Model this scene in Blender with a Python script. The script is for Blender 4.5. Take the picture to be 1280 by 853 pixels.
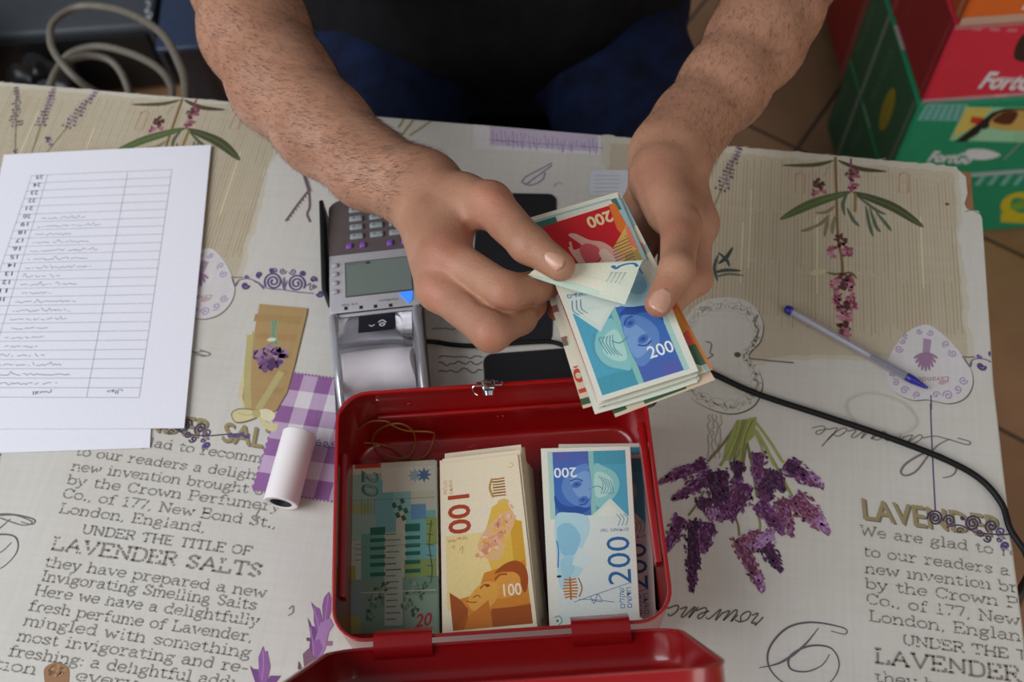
import bpy, bmesh, math, random
import numpy as np
from mathutils import Vector, Matrix
from mathutils.geometry import tessellate_polygon

for _o in list(bpy.data.objects):
    bpy.data.objects.remove(_o)
SC = bpy.context.scene
COL = SC.collection
PI = math.pi

# ------------------------------------------------------------------ camera
TZ = 0.75                       # height of the table top
FPX, TH, RO, CH = 1350.0, 0.50225, -0.0704, 0.852
_fw = Vector((0, math.sin(TH), -math.cos(TH)))
_rt = Vector((1, 0, 0)); _up = _rt.cross(_fw)
_c, _s = math.cos(RO), math.sin(RO)
CR = _c * _rt + _s * _up
CU = -_s * _rt + _c * _up
CW = _fw
CAM = Vector((0, 0, TZ + CH))
cd = bpy.data.cameras.new('camera'); cam = bpy.data.objects.new('camera', cd); COL.objects.link(cam)
cd.sensor_width = 36.0; cd.lens = FPX / 1280 * 36.0
cam.matrix_world = Matrix(((CR.x, CU.x, -CW.x, CAM.x), (CR.y, CU.y, -CW.y, CAM.y), (CR.z, CU.z, -CW.z, CAM.z), (0, 0, 0, 1)))
cd.clip_start = 0.02; cd.clip_end = 60
cd.dof.use_dof = True; cd.dof.focus_distance = 0.80; cd.dof.aperture_fstop = 6.3
SC.camera = cam

# ------------------------------------------------------------------ light
wd = bpy.data.worlds.new('world'); SC.world = wd; wd.use_nodes = True
bg = wd.node_tree.nodes['Background']; bg.inputs[0].default_value = (0.80, 0.88, 1.0, 1); bg.inputs[1].default_value = 0.22

def area(name, loc, target, sx, sy, power, col):
    l = bpy.data.lights.new(name, 'AREA'); l.shape = 'RECTANGLE'; l.size = sx; l.size_y = sy; l.energy = power; l.color = col
    o = bpy.data.objects.new(name, l); COL.objects.link(o); o.location = loc
    o.rotation_euler = (Vector(target) - Vector(loc)).to_track_quat('-Z', 'Y').to_euler()
    return o
area('shopfront_daylight', (-1.9, -0.1, 2.35), (0.0, 0.5, 0.75), 2.0, 1.8, 66, (0.93, 0.96, 1.0))
area('carton_fill', (1.7, -1.7, 1.35), (0.95, 1.1, 0.35), 1.0, 1.6, 17, (1.0, 0.95, 0.88))  # added fill to brighten the carton fronts, no opening known there
area('overhead_fill', (0.9, -0.8, 2.75), (0.4, 0.7, 0.5), 1.6, 1.0, 9, (1.0, 0.86, 0.70))  # added warm fill from above, not a known lamp of the room

SC.view_settings.view_transform = 'Standard'; SC.view_settings.look = 'None'
SC.view_settings.exposure = 0.0; SC.view_settings.gamma = 1.0; SC.view_settings.use_curve_mapping = False

# ------------------------------------------------------------------ helpers
def P(px, py, z=0.0):
    """point of the photograph on the horizontal plane z above the table top"""
    d = CR * ((px - 640) / FPX) - CU * ((py - 426.5) / FPX) + CW
    t = (CH - z) / -d.z
    return CAM + d * t
def U(px, py, z=0.0):
    p = P(px, py, z); return (p.x, p.y)
def lin(c):
    return c / 12.92 if c <= 0.04045 else ((c + 0.055) / 1.055) ** 2.4
def rgb(r, g=None, b=None):
    if g is None: r, g, b = r
    return (lin(r / 255), lin(g / 255), lin(b / 255), 1.0)

class NT:
    def __init__(self, name):
        self.m = bpy.data.materials.new(name); self.m.use_nodes = True
        self.n = self.m.node_tree.nodes; self.l = self.m.node_tree.links
        self.b = self.n['Principled BSDF']
    def node(self, t, **kw):
        n = self.n.new(t)
        for k, v in kw.items():
            if k.startswith('i_'): n.inputs[k[2:].replace('_', ' ')].default_value = v
            else: setattr(n, k, v)
        return n
    def link(self, a, b): self.l.new(a, b)
    def mix(self, fac, a, b, mode='MIX'):
        n = self.n.new('ShaderNodeMix'); n.data_type = 'RGBA'; n.blend_type = mode
        for s, v in ((0, fac), (6, a), (7, b)):
            if hasattr(v, 'is_output'): self.l.new(v, n.inputs[s])
            else: n.inputs[s].default_value = v
        return n.outputs[2]
    def ramp(self, src, stops):
        n = self.n.new('ShaderNodeValToRGB'); self.l.new(src, n.inputs[0])
        e = n.color_ramp.elements
        while len(e) < len(stops): e.new(0.5)
        for k, (p, c) in enumerate(stops): e[k].position = p; e[k].color = c
        return n.outputs[0]
    def bump(self, h, strength, dist):
        n = self.n.new('ShaderNodeBump'); n.inputs['Strength'].default_value = strength; n.inputs['Distance'].default_value = dist
        self.l.new(h, n.inputs['Height']); self.l.new(n.outputs[0], self.b.inputs['Normal'])

def simple(name, col, rough=0.5, metal=0.0, noise=0.0, nscale=60.0, bump=0.0, spec=0.5, coat=0.0):
    t = NT(name); t.b.inputs['Roughness'].default_value = rough; t.b.inputs['Metallic'].default_value = metal
    t.b.inputs['Specular IOR Level'].default_value = spec; t.b.inputs['Coat Weight'].default_value = coat
    tc = t.node('ShaderNodeTexCoord'); nz = t.node('ShaderNodeTexNoise'); nz.inputs['Scale'].default_value = nscale; nz.inputs['Detail'].default_value = 5
    t.link(tc.outputs['Object'], nz.inputs['Vector'])
    d = tuple(c * (1 - noise) for c in col[:3]) + (1,); u = tuple(min(1, c * (1 + noise)) for c in col[:3]) + (1,)
    t.link(t.ramp(nz.outputs[0], [(0.3, d), (0.7, u)]), t.b.inputs['Base Color'])
    if bump: t.bump(nz.outputs[0], 0.5, bump)
    return t.m

def ink_mat(name, rough=0.6, grain=0.06, gscale=700.0, spec=0.3):
    """printed surface: colours come with the mesh, paper grain from noise"""
    t = NT(name); t.b.inputs['Roughness'].default_value = rough; t.b.inputs['Specular IOR Level'].default_value = spec
    at = t.node('ShaderNodeAttribute', attribute_name='ink')
    tc = t.node('ShaderNodeTexCoord'); nz = t.node('ShaderNodeTexNoise'); nz.inputs['Scale'].default_value = gscale
    t.link(tc.outputs['Object'], nz.inputs['Vector'])
    g = t.ramp(nz.outputs[0], [(0.3, (1 - grain * 2,) * 3 + (1,)), (0.7, (1, 1, 1, 1))])
    t.link(t.mix(1.0, at.outputs['Color'], g, 'MULTIPLY'), t.b.inputs['Base Color'])
    return t.m

def link_mesh(name, me, mats=None, parent=None, smooth=False):
    o = bpy.data.objects.new(name, me); COL.objects.link(o)
    if mats:
        for m in (mats if isinstance(mats, (list, tuple)) else [mats]): me.materials.append(m)
    if smooth: me.polygons.foreach_set('use_smooth', [True] * len(me.polygons))
    if parent: o.parent = parent; o.matrix_parent_inverse = parent.matrix_world.inverted()
    return o
def from_bm(name, bm, mats=None, parent=None, smooth=False):
    me = bpy.data.meshes.new(name); bm.normal_update(); bm.to_mesh(me); bm.free()
    return link_mesh(name, me, mats, parent, smooth)
def auto_smooth(o, ang=35):
    me = o.data; me.polygons.foreach_set('use_smooth', [True] * len(me.polygons))
    bm = bmesh.new(); bm.from_mesh(me)
    for e in bm.edges:
        if len(e.link_faces) == 2 and e.calc_face_angle(0) > math.radians(ang): e.smooth = False
    bm.to_mesh(me); bm.free()
def empty(name, loc, label, cat, group=None, rz=0):
    o = bpy.data.objects.new(name, None); COL.objects.link(o); o.empty_display_size = 0.02
    o.location = loc; o.rotation_euler = (0, 0, rz)
    bpy.context.view_layer.update()
    return tag(o, label, cat, group)
def tag(o, label=None, cat=None, group=None, kind=None):
    if label: o['label'] = label
    if cat: o['category'] = cat
    if group: o['group'] = group
    if kind: o['kind'] = kind
    return o
def frame(o, x, y=None):
    x = Vector(x).normalized(); z = Vector((0, 0, 1)) if y is None else None
    if y is None: yv = z.cross(x).normalized()
    else: yv = Vector(y).normalized()
    zv = x.cross(yv).normalized(); yv = zv.cross(x)
    m = Matrix.Identity(4)
    for i in range(3): m[i][0] = x[i]; m[i][1] = yv[i]; m[i][2] = zv[i]; m[i][3] = o[i]
    return m
def add_box(bm, size, loc=(0, 0, 0), bevel=0.0, seg=2, mat=None, mi=0):
    r = bmesh.ops.create_cube(bm, size=1.0); vs = r['verts']
    for v in vs: v.co = Vector((v.co.x * size[0] + loc[0], v.co.y * size[1] + loc[1], v.co.z * size[2] + loc[2]))
    fs = set(f for v in vs for f in v.link_faces)
    if bevel:
        es = list(set(e for v in vs for e in v.link_edges))
        q = bmesh.ops.bevel(bm, geom=es, offset=bevel, segments=seg, affect='EDGES', profile=0.5)
        fs = set(q['faces']) | set(f for f in fs if f.is_valid); vs = list(set(v for f in fs for v in f.verts))
    for f in fs: f.material_index = mi
    if mat is not None:
        for v in vs: v.co = mat @ v.co
    return vs
def add_cyl(bm, a, b, r, r2=None, seg=24, caps=True, mi=0):
    a, b = Vector(a), Vector(b); r2 = r if r2 is None else r2
    w = (b - a).normalized(); u = w.orthogonal().normalized(); v = w.cross(u)
    A = [bm.verts.new(a + r * (math.cos(t) * u + math.sin(t) * v)) for t in [2 * PI * i / seg for i in range(seg)]]
    B = [bm.verts.new(b + r2 * (math.cos(t) * u + math.sin(t) * v)) for t in [2 * PI * i / seg for i in range(seg)]]
    for i in range(seg):
        f = bm.faces.new((A[i], A[(i + 1) % seg], B[(i + 1) % seg], B[i])); f.material_index = mi; f.smooth = True
    if caps:
        bm.faces.new(list(reversed(A))).material_index = mi; bm.faces.new(B).material_index = mi
    return A + B
def spline(pts, n=12, closed=False):
    p = [np.array(q, float) for q in pts]; N = len(p); out = []
    rng = range(N if closed else N - 1)
    for i in rng:
        if closed: a, b, c, d = p[(i - 1) % N], p[i], p[(i + 1) % N], p[(i + 2) % N]
        else: a, b, c, d = p[max(i - 1, 0)], p[i], p[i + 1], p[min(i + 2, N - 1)]
        for k in range(n):
            t = k / n
            out.append(0.5 * ((2 * b) + (-a + c) * t + (2 * a - 5 * b + 4 * c - d) * t * t + (-a + 3 * b - 3 * c + d) * t ** 3))
    if not closed: out.append(p[-1])
    return out
def add_tube(bm, pts, r, seg=10, mi=0, closed=False, caps=True):
    pts = [Vector(p) for p in pts]; n = len(pts); rings = []
    rr = r if isinstance(r, (list, tuple)) else [r] * n
    u = None
    for i in range(n):
        if closed: t = (pts[(i + 1) % n] - pts[i - 1]).normalized()
        else: t = (pts[min(i + 1, n - 1)] - pts[max(i - 1, 0)]).normalized()
        if u is None: u = t.orthogonal().normalized()
        u = (u - t * u.dot(t)).normalized(); v = t.cross(u)
        rings.append([bm.verts.new(pts[i] + rr[i] * (math.cos(a) * u + math.sin(a) * v)) for a in [2 * PI * k / seg for k in range(seg)]])
    for i in range(n if closed else n - 1):
        A, B = rings[i], rings[(i + 1) % n]
        for k in range(seg):
            f = bm.faces.new((A[k], A[(k + 1) % seg], B[(k + 1) % seg], B[k])); f.smooth = True; f.material_index = mi
    if caps and not closed:
        bm.faces.new(list(reversed(rings[0]))).material_index = mi; bm.faces.new(rings[-1]).material_index = mi
def rrect(x0, y0, x1, y1, r, n=6):
    out = []
    for cx, cy, a in ((x1 - r, y0 + r, -90), (x1 - r, y1 - r, 0), (x0 + r, y1 - r, 90), (x0 + r, y0 + r, 180)):
        for k in range(n + 1):
            t = math.radians(a + 90 * k / n); out.append((cx + r * math.cos(t), cy + r * math.sin(t)))
    return out

# ------------------------------------------------------------------ printing: flat coloured shapes laid on a surface
_font_cache = {}
def text_tris(s, shear=0.0, bold=0.0):
    key = (s, shear, bold)
    if key not in _font_cache:
        c = bpy.data.curves.new('t', 'FONT'); c.body = s; c.size = 1.0; c.shear = shear; c.offset = bold; c.resolution_u = 3
        o = bpy.data.objects.new('t', c); me = bpy.data.meshes.new_from_object(o)
        vs = np.array([v.co[:2] for v in me.vertices]) if len(me.vertices) else np.zeros((0, 2))
        me.calc_loop_triangles(); ts = [tuple(t.vertices) for t in me.loop_triangles]
        bpy.data.objects.remove(o); bpy.data.curves.remove(c); bpy.data.meshes.remove(me)
        _font_cache[key] = (vs, ts)
    return _font_cache[key]

class Ink:
    def __init__(self, dz=1.6e-6, z0=3e-5):
        self.V = []; self.T = []; self.C = []; self.Z = []; self.z = z0; self.dz = dz
    def _add(self, vs, ts, col):
        b = len(self.V); self.z += self.dz
        for v in vs: self.V.append((v[0], v[1], self.z))
        for t in ts: self.T.append((b + t[0], b + t[1], b + t[2])); self.C.append(col)
    def poly(self, pts, col):
        pts = [(float(p[0]), float(p[1])) for p in pts]
        ts = tessellate_polygon([[Vector((p[0], p[1], 0)) for p in pts]])
        self._add(pts, ts, col)
    def blob(self, pts, col, n=6): self.poly(spline(pts, n, True), col)
    def ell(self, c, rx, ry, col, rot=0.0, n=20):
        ca, sa = math.cos(rot), math.sin(rot)
        self.poly([(c[0] + rx * math.cos(t) * ca - ry * math.sin(t) * sa, c[1] + rx * math.cos(t) * sa + ry * math.sin(t) * ca) for t in [2 * PI * i / n for i in range(n)]], col)
    def strokes(self, lines, w, col):
        vs = []; ts = []
        for pts in lines:
            pts = [np.array(p[:2], float) for p in pts]; n = len(pts)
            if n < 2: continue
            for i in range(n):
                d = pts[min(i + 1, n - 1)] - pts[max(i - 1, 0)]; L = np.hypot(*d) or 1e-9
                nn = np.array((-d[1], d[0])) / L
                ww = (w(i / (n - 1)) if callable(w) else w) / 2
                vs += [pts[i] + nn * ww, pts[i] - nn * ww]
                if i < n - 1:
                    b = len(vs) - 2; ts += [(b, b + 1, b + 3), (b, b + 3, b + 2)]
        self._add(vs, ts, col)
    def stroke(self, pts, w, col, smooth=True, n=8, closed=False):
        if smooth: pts = spline(pts, n, closed)
        if closed: pts = list(pts) + [pts[0]]
        self.strokes([pts], w, col)
    def text(self, s, o, e, h, col, up=None, fit=True, shear=0.0, bold=0.0):
        """s runs along o->e (fitted to that length); h = cap height; up = 2D direction of glyph tops"""
        vs, ts = text_tris(s, shear, bold)
        if not len(vs): return
        o = np.array(o, float); e = np.array(e, float); d = e - o; L = np.hypot(*d); x = d / L
        y = np.array((-x[1], x[0])) if up is None else np.array(up, float) / np.hypot(*up)
        x0, x1 = vs[:, 0].min(), vs[:, 0].max()
        k = L / (x1 - x0) if fit else h / 0.73
        out = [o + x * ((v[0] - x0) * k) + y * (v[1] * h / 0.73) for v in vs]
        self._add(out, ts, col)
    def build(self, name, mat, mapf=None, parent=None, clip=None, sub=0.0, me_only=False):
        V = np.array(self.V, float).reshape(-1, 3); T = list(self.T); C = list(self.C)
        if sub:
            VL = [tuple(v) for v in V]; out = []; oc = []
            st = list(zip(T, C))
            while st:
                t, c = st.pop(); a, b, d = (VL[i] for i in t)
                e = [math.hypot(a[0] - b[0], a[1] - b[1]), math.hypot(b[0] - d[0], b[1] - d[1]), math.hypot(d[0] - a[0], d[1] - a[1])]
                m = max(e)
                if m <= sub: out.append(t); oc.append(c); continue
                k = e.index(m); i, j, l = t[k], t[(k + 1) % 3], t[(k + 2) % 3]
                p, q = VL[i], VL[j]; VL.append(((p[0] + q[0]) / 2, (p[1] + q[1]) / 2, p[2])); n = len(VL) - 1
                st += [((i, n, l), c), ((n, j, l), c)]
            V = np.array(VL); T = out; C = oc
        if clip is not None:
            keep = [k for k, t in enumerate(T) if clip(*(V[list(t), :2].mean(0)))]
            T = [T[k] for k in keep]; C = [C[k] for k in keep]
        # wind every triangle upwards
        TT = []
        for t in T:
            a, b, c = V[t[0]], V[t[1]], V[t[2]]
            TT.append(t if (b[0] - a[0]) * (c[1] - a[1]) - (b[1] - a[1]) * (c[0] - a[0]) > 0 else (t[0], t[2], t[1]))
        if mapf is not None: V = np.array([mapf(*v) for v in V])
        me = bpy.data.meshes.new(name); me.from_pydata(V.tolist(), [], TT); me.update()
        ca = me.color_attributes.new('ink', 'FLOAT_COLOR', 'CORNER')
        arr = np.repeat(np.array(C, np.float32).reshape(-1, 4), 3, axis=0)
        ca.data.foreach_set('color', arr.ravel())
        if me_only: me.materials.append(mat); return me
        return link_mesh(name, me, mat, parent)

def join_meshes(name, parts):
    """several meshes of one part -> ONE mesh (keeps 'ink' and material slots)"""
    bm = bmesh.new(); mats = []
    for me in parts:
        idx = []
        for m in me.materials:
            if m not in mats: mats.append(m)
            idx.append(mats.index(m))
        n0 = len(bm.faces); bm.from_mesh(me); bm.faces.ensure_lookup_table()
        for f in bm.faces[n0:]: f.material_index = idx[f.material_index] if idx else 0
    out = bpy.data.meshes.new(name); bm.to_mesh(out); bm.free()
    for m in mats: out.materials.append(m)
    return out

# ------------------------------------------------------------------ room
def PY(px, py, y):
    """point of the photograph on the vertical plane at world y"""
    d = CR * ((px - 640) / FPX) - CU * ((py - 426.5) / FPX) + CW
    return CAM + d * ((y - CAM.y) / d.y)
def tile_mat():
    t = NT('floor_tiles'); t.b.inputs['Roughness'].default_value = 0.45
    tc = t.node('ShaderNodeTexCoord'); mp = t.node('ShaderNodeMapping'); mp.inputs['Rotation'].default_value = (0, 0, math.radians(38)); mp.inputs['Scale'].default_value = (1, 1, 1)
    t.link(tc.outputs['Object'], mp.inputs['Vector'])
    br = t.node('ShaderNodeTexBrick', offset=0.0); br.inputs['Scale'].default_value = 1.0; br.inputs['Mortar Size'].default_value = 0.004; br.inputs['Brick Width'].default_value = 0.33; br.inputs['Row Height'].default_value = 0.33
    br.inputs['Color1'].default_value = rgb(172, 132, 96); br.inputs['Color2'].default_value = rgb(160, 120, 86); br.inputs['Mortar'].default_value = rgb(84, 66, 52)
    t.link(mp.outputs[0], br.inputs['Vector'])
    nz = t.node('ShaderNodeTexNoise'); nz.inputs['Scale'].default_value = 7; nz.inputs['Detail'].default_value = 6; t.link(tc.outputs['Object'], nz.inputs['Vector'])
    g = t.ramp(nz.outputs[0], [(0.3, (0.72, 0.7, 0.68, 1)), (0.7, (1, 1, 1, 1))])
    t.link(t.mix(1.0, br.outputs['Color'], g, 'MULTIPLY'), t.b.inputs['Base Color'])
    t.bump(br.outputs['Fac'], -0.4, 0.002)
    return t.m
bm = bmesh.new(); add_box(bm, (6.4, 5.6, 0.06), (0, 0.9, -0.03))
tag(from_bm('floor', bm, tile_mat()), kind='structure')
wm = simple('wall_paint', rgb(206, 198, 186), 0.85, noise=0.04, nscale=3, bump=0.001)
bm = bmesh.new(); add_box(bm, (6.4, 0.1, 2.9), (0, 3.7, 1.45)); tag(from_bm('wall_back', bm, wm), kind='structure')
bm = bmesh.new(); add_box(bm, (0.1, 5.6, 2.9), (3.2, 0.9, 1.45)); tag(from_bm('wall_right', bm, wm), kind='structure')

# ------------------------------------------------------------------ table
PSI = 0.19977
TM = Vector((math.cos(PSI), -math.sin(PSI), 0)); TN = Vector((math.sin(PSI), math.cos(PSI), 0))
def TL(m, n, z=0.0): return TM * m + TN * n + Vector((0, 0, TZ + z))
wood = simple('table_wood', rgb(150, 104, 66), 0.5, noise=0.18, nscale=18, bump=0.0006)
table = empty('table', TL(-0.3, 0.35) - Vector((0, 0, TZ)), 'wooden work table hidden under the lavender print tablecloth', 'table')
bm = bmesh.new(); R4 = Matrix.Rotation(-PSI, 4, 'Z')
add_box(bm, (1.235, 0.70, 0.026), (0, 0, 0), 0.003, mat=Matrix.Translation(TL(-0.2935, 0.349, -0.0145)) @ R4)
from_bm('tabletop', bm, wood, table)
bm = bmesh.new()
for s in (-1, 1): add_box(bm, (1.08, 0.02, 0.08), (0, s * 0.29, 0), 0.002, mat=Matrix.Translation(TL(-0.2935, 0.349, -0.069)) @ R4)
for s in (-1, 1): add_box(bm, (0.02, 0.56, 0.08), (s * 0.54, 0, 0), 0.002, mat=Matrix.Translation(TL(-0.2935, 0.349, -0.069)) @ R4)
from_bm('apron', bm, wood, table)
for a in (-0.55, 0.55):
    for b in (-0.30, 0.30):
        bm = bmesh.new(); add_box(bm, (0.045, 0.045, TZ - 0.029), (a, b, 0), 0.004, mat=Matrix.Translation(TL(-0.2935, 0.349, 0) + Vector((0, 0, -TZ + (TZ - 0.029) / 2))) @ R4)
        from_bm('leg', bm, wood, table)

# ------------------------------------------------------------------ tablecloth
cloth_px = [(1290, 905), (1278, 800), (1258, 640), (1240, 480), (1229, 300), (1227, 273), (1223, 264), (1209, 262), (1205, 255), (1209, 242), (1207, 221), (1194, 209), (1000, 191), (800, 174), (480, 147), (290, 128), (0, 103)]
CP = [U(*p) for p in cloth_px]
near = TL(0.33, 0.0); far_l = TL(-0.91, 0.7005); near_l = TL(-0.91, 0.0)
CP = [(near.x, near.y)] + CP[1:] + [(far_l.x, far_l.y), (near_l.x, near_l.y)]
CPA = np.array(CP)
def in_cloth(x, y):
    X, Y = CPA[:, 0], CPA[:, 1]; X2, Y2 = np.roll(X, -1), np.roll(Y, -1)
    c = ((Y > y) != (Y2 > y)) & (x < (X2 - X) * (y - Y) / (Y2 - Y + 1e-12) + X)
    return bool(c.sum() % 2)

def cloth_mat(name):
    t = NT(name); t.b.inputs['Roughness'].default_value = 0.62; t.b.inputs['Specular IOR Level'].default_value = 0.25
    at = t.node('ShaderNodeAttribute', attribute_name='ink')
    tc = t.node('ShaderNodeTexCoord'); mp = t.node('ShaderNodeMapping'); mp.inputs['Rotation'].default_value = (0, 0, PSI)
    t.link(tc.outputs['Object'], mp.inputs['Vector'])
    def noise(sc, vec, det=3):
        n = t.node('ShaderNodeTexNoise'); n.inputs['Scale'].default_value = sc; n.inputs['Detail'].default_value = det
        m2 = t.node('ShaderNodeMapping'); m2.inputs['Scale'].default_value = vec; t.link(mp.outputs[0], m2.inputs['Vector']); t.link(m2.outputs[0], n.inputs['Vector']); return n.outputs[0]
    a = t.ramp(noise(260, (1, 0.06, 1)), [(0.3, (0.86, 0.85, 0.83, 1)), (0.65, (1, 1, 1, 1))])
    b = t.ramp(noise(260, (0.06, 1, 1)), [(0.3, (0.88, 0.87, 0.85, 1)), (0.65, (1, 1, 1, 1))])
    c = t.ramp(noise(9, (1, 1, 1), 6), [(0.35, (0.93, 0.915, 0.89, 1)), (0.7, (1, 1, 1, 1))])
    x = t.mix(0.34, at.outputs['Color'], a, 'MULTIPLY'); x = t.mix(0.34, x, b, 'MULTIPLY'); x = t.mix(1.0, x, c, 'MULTIPLY')
    t.link(x, t.b.inputs['Base Color'])
    t.bump(noise(420, (1, 1, 1), 2), 0.12, 0.0004)
    return t.m
CLM = cloth_mat('printed_linen')
CLOTH = rgb(201, 198, 192)
ck = Ink(dz=4e-7)
TREP = (0.65256, -0.13707)
# --- typewriter letters (x-height 6, capitals 9)
GLY = {
'a': (6.4, '~.8,4.8 2.5,6 4.5,5 4.5,.8 6,.1', '~4.5,3.6 2,3.4 .6,1.8 2,0 4.5,1.2'), 'b': (6.6, '0,9 1.2,9 1.2,0', '~1.2,4.5 3.5,6 5.6,4.5 5.6,1.5 3.5,0 1.2,1.4'),
'c': (6, '~5.2,4.4 3.2,6 .9,4.6 .6,2 2.6,0 5.2,1.2', '5.2,6 5.2,4.2'), 'd': (6.8, '3.8,9 5.2,9 5.2,0 6.4,0', '~5.2,4.5 3,6 .9,4.5 .9,1.5 3,0 5.2,1.4'),
'e': (6.2, '.8,3.2 5.4,3.2', '~5.4,3.2 5,5.2 3,6 1,4.8 .7,2 2.8,0 5.3,1.1'), 'f': (5, '~5,8.2 3.8,9 2.4,8 2.2,6 2.2,0', '.4,6 4.4,6', '.6,0 4,0'),
'g': (6.4, '~3,6 1,4.2 3,2.2 5,4.2 3,6', '~1.6,2.2 1,1 4.8,.4 5,-1.6 2.8,-2.8 .6,-1.6 1.4,-.2', '4.6,5.4 6,6'), 'h': (6.8, '.2,9 1.3,9 1.3,0', '~1.3,4.4 3.4,6 5.2,4.6 5.2,0', '0,0 2.6,0', '4,0 6.4,0'),
'i': (3.8, '.4,6 1.8,6 1.8,0', '.3,0 3.3,0', '1.4,8.4 2.3,8.4'), 'k': (6.6, '.2,9 1.3,9 1.3,0', '0,0 2.6,0', '5.4,6 1.3,2.4', '2.8,3.8 5.6,0', '4.2,0 6.4,0', '4,6 6,6'),
'l': (3.8, '.4,9 1.8,9 1.8,0', '.3,0 3.3,0'), 'm': (9.4, '.2,6 1.2,6 1.2,0', '~1.2,4.6 2.8,6 4.6,4.6 4.6,0', '~4.6,4.6 6.2,6 8,4.6 8,0', '.2,0 2.2,0', '3.6,0 5.6,0', '7,0 9,0'),
'n': (6.8, '.2,6 1.3,6 1.3,0', '~1.3,4.4 3.4,6 5.2,4.6 5.2,0', '0,0 2.6,0', '4,0 6.4,0'), 'o': (6.2, '~3,6 .8,4.6 .8,1.4 3,0 5.2,1.4 5.2,4.6 3,6'),
'p': (6.6, '0,6 1.2,6 1.2,-3', '~1.2,4.5 3.5,6 5.6,4.5 5.6,1.5 3.5,0 1.2,1.4', '0,-3 2.6,-3'), 'r': (5.6, '.2,6 1.8,6 1.8,0', '~1.8,4 3.4,5.9 5,5.2', '.2,0 3.6,0'),
's': (5.6, '~4.6,4.4 2.8,6 .9,4.8 2.6,3.2 4.8,1.6 2.8,0 .7,1.4', '4.7,6 4.7,4.4', '.7,0 .7,1.6'), 't': (5, '~2,8 2,1.4 3,0 4.6,1', '.3,6 4.4,6'),
'u': (6.8, '~1.3,6 1.3,1.6 2.8,0 5.2,1.6', '.1,6 1.3,6', '4,6 5.2,6 5.2,0 6.4,0'), 'v': (6.2, '.8,6 3,0 5.3,6', '0,6 2,6', '4.2,6 6,6'),
'w': (8.6, '.8,6 2.4,0 4.2,5 6,0 7.7,6', '0,6 2,6', '6.6,6 8.4,6'), 'x': (6, '.6,6 5.2,0', '5.2,6 .6,0', '0,0 2,0', '4,0 6,0'), 'y': (6.2, '.8,6 3.2,0', '~5.3,6 3.2,0 1.6,-2.6 .3,-2.4', '0,6 2,6', '4.2,6 6,6'),
',': (3, '~1.4,.8 1.6,0 .8,-1.4'), '.': (3, '.9,0 1.9,0', '.9,.8 1.9,.8'), ':': (3, '1,.4 2,.4', '1,4.6 2,4.6'), '-': (5, '.8,3 4,3'), ' ': (4,), 
'1': (5, '1,7.6 2.6,9 2.6,0', '.8,0 4.4,0'), '7': (6, '.6,7.6 .6,9 5.4,9 2.4,0'),
'A': (8.4, '.8,0 4,9 7.2,0', '2,3.2 6,3.2', '0,0 2,0', '6,0 8.2,0'), 'B': (7, '1.2,9 1.2,0', '~1.2,9 5,9 5.6,7 4.6,4.9 1.2,4.8', '~1.2,4.8 5.4,4.6 6.2,2.4 5,0 1.2,0', '0,9 1.4,9', '0,0 1.4,0'),
'C': (7.4, '~6.4,6.6 4,9 1,7 1,2 4,0 6.6,2', '6.5,9 6.5,6.4'), 'D': (7.6, '1.4,9 1.4,0', '~1.4,9 4.4,9 6.6,7 6.6,2 4.4,0 1.4,0', '.2,9 2,9', '.2,0 2,0'), 'E': (7.2, '1.4,9 1.4,0', '.2,9 6,9 6,6.8', '1.4,4.6 4.4,4.6', '.2,0 6.4,0 6.4,2.4', '4.4,5.6 4.4,3.6'),
'F': (6.8, '1.4,9 1.4,0', '.2,9 6,9 6,6.8', '1.4,4.6 4.4,4.6', '.2,0 3.2,0', '4.4,5.6 4.4,3.6'), 'H': (8.4, '1.4,9 1.4,0', '6.8,9 6.8,0', '1.4,4.6 6.8,4.6', '.2,9 2.6,9', '.2,0 2.6,0', '5.6,9 8,9', '5.6,0 8,0'),
'I': (4, '1.9,9 1.9,0', '.4,9 3.4,9', '.4,0 3.4,0'), 'L': (6.8, '1.4,9 1.4,0', '.2,9 3,9', '.2,0 6,0 6,2.8'), 'N': (8.4, '1.4,0 1.4,9 6.8,0 6.8,9', '.2,9 1.4,9', '.2,0 2.6,0', '5.6,9 8,9'),
'O': (7.8, '~3.8,9 1,7 1,2 3.8,0 6.6,2 6.6,7 3.8,9'), 'P': (6.8, '1.4,9 1.4,0', '~1.4,9 5,9 6.2,6.8 5,4.4 1.4,4.4', '.2,9 1.6,9', '.2,0 3.2,0'), 'R': (7.6, '1.4,9 1.4,0', '~1.4,9 5,9 6,7 5,4.8 1.4,4.6', '3.8,4.6 6.4,0 7.4,0', '.2,9 1.6,9', '.2,0 2.8,0'),
'S': (6.6, '~5.4,6.8 3.2,9 1,7 3,4.8 5.6,2.6 3.2,0 .9,2', '5.5,9 5.5,6.8', '.8,0 .8,2.2'), 'T': (7.6, '3.8,9 3.8,0', '.6,6.8 .6,9 7,9 7,6.8', '2.4,0 5.2,0'), 'U': (8.2, '~1.4,9 1.4,2.4 4,0 6.6,2.4 6.6,9', '.2,9 2.6,9', '5.4,9 8,9'),
'V': (8.2, '1,9 4,0 7.2,9', '0,9 2.2,9', '6,9 8.2,9'), 'W': (10.6, '1,9 3,0 5.2,8 7.4,0 9.6,9', '0,9 2.2,9', '8.4,9 10.4,9')}
def glyph_lines(s, table=GLY):
    x = 0; out = []
    for ch in s:
        g = table.get(ch, (5,))
        for st in g[1:]:
            sm = st[0] == '~'; pts = [tuple(float(q) for q in p.split(',')) for p in st.lstrip('~').split()]
            if sm: pts = [tuple(p) for p in spline(pts, 5)]
            out.append([(x + p[0], p[1]) for p in pts])
        x += g[0]
    return out, x
_rng = random.Random(4)
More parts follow.
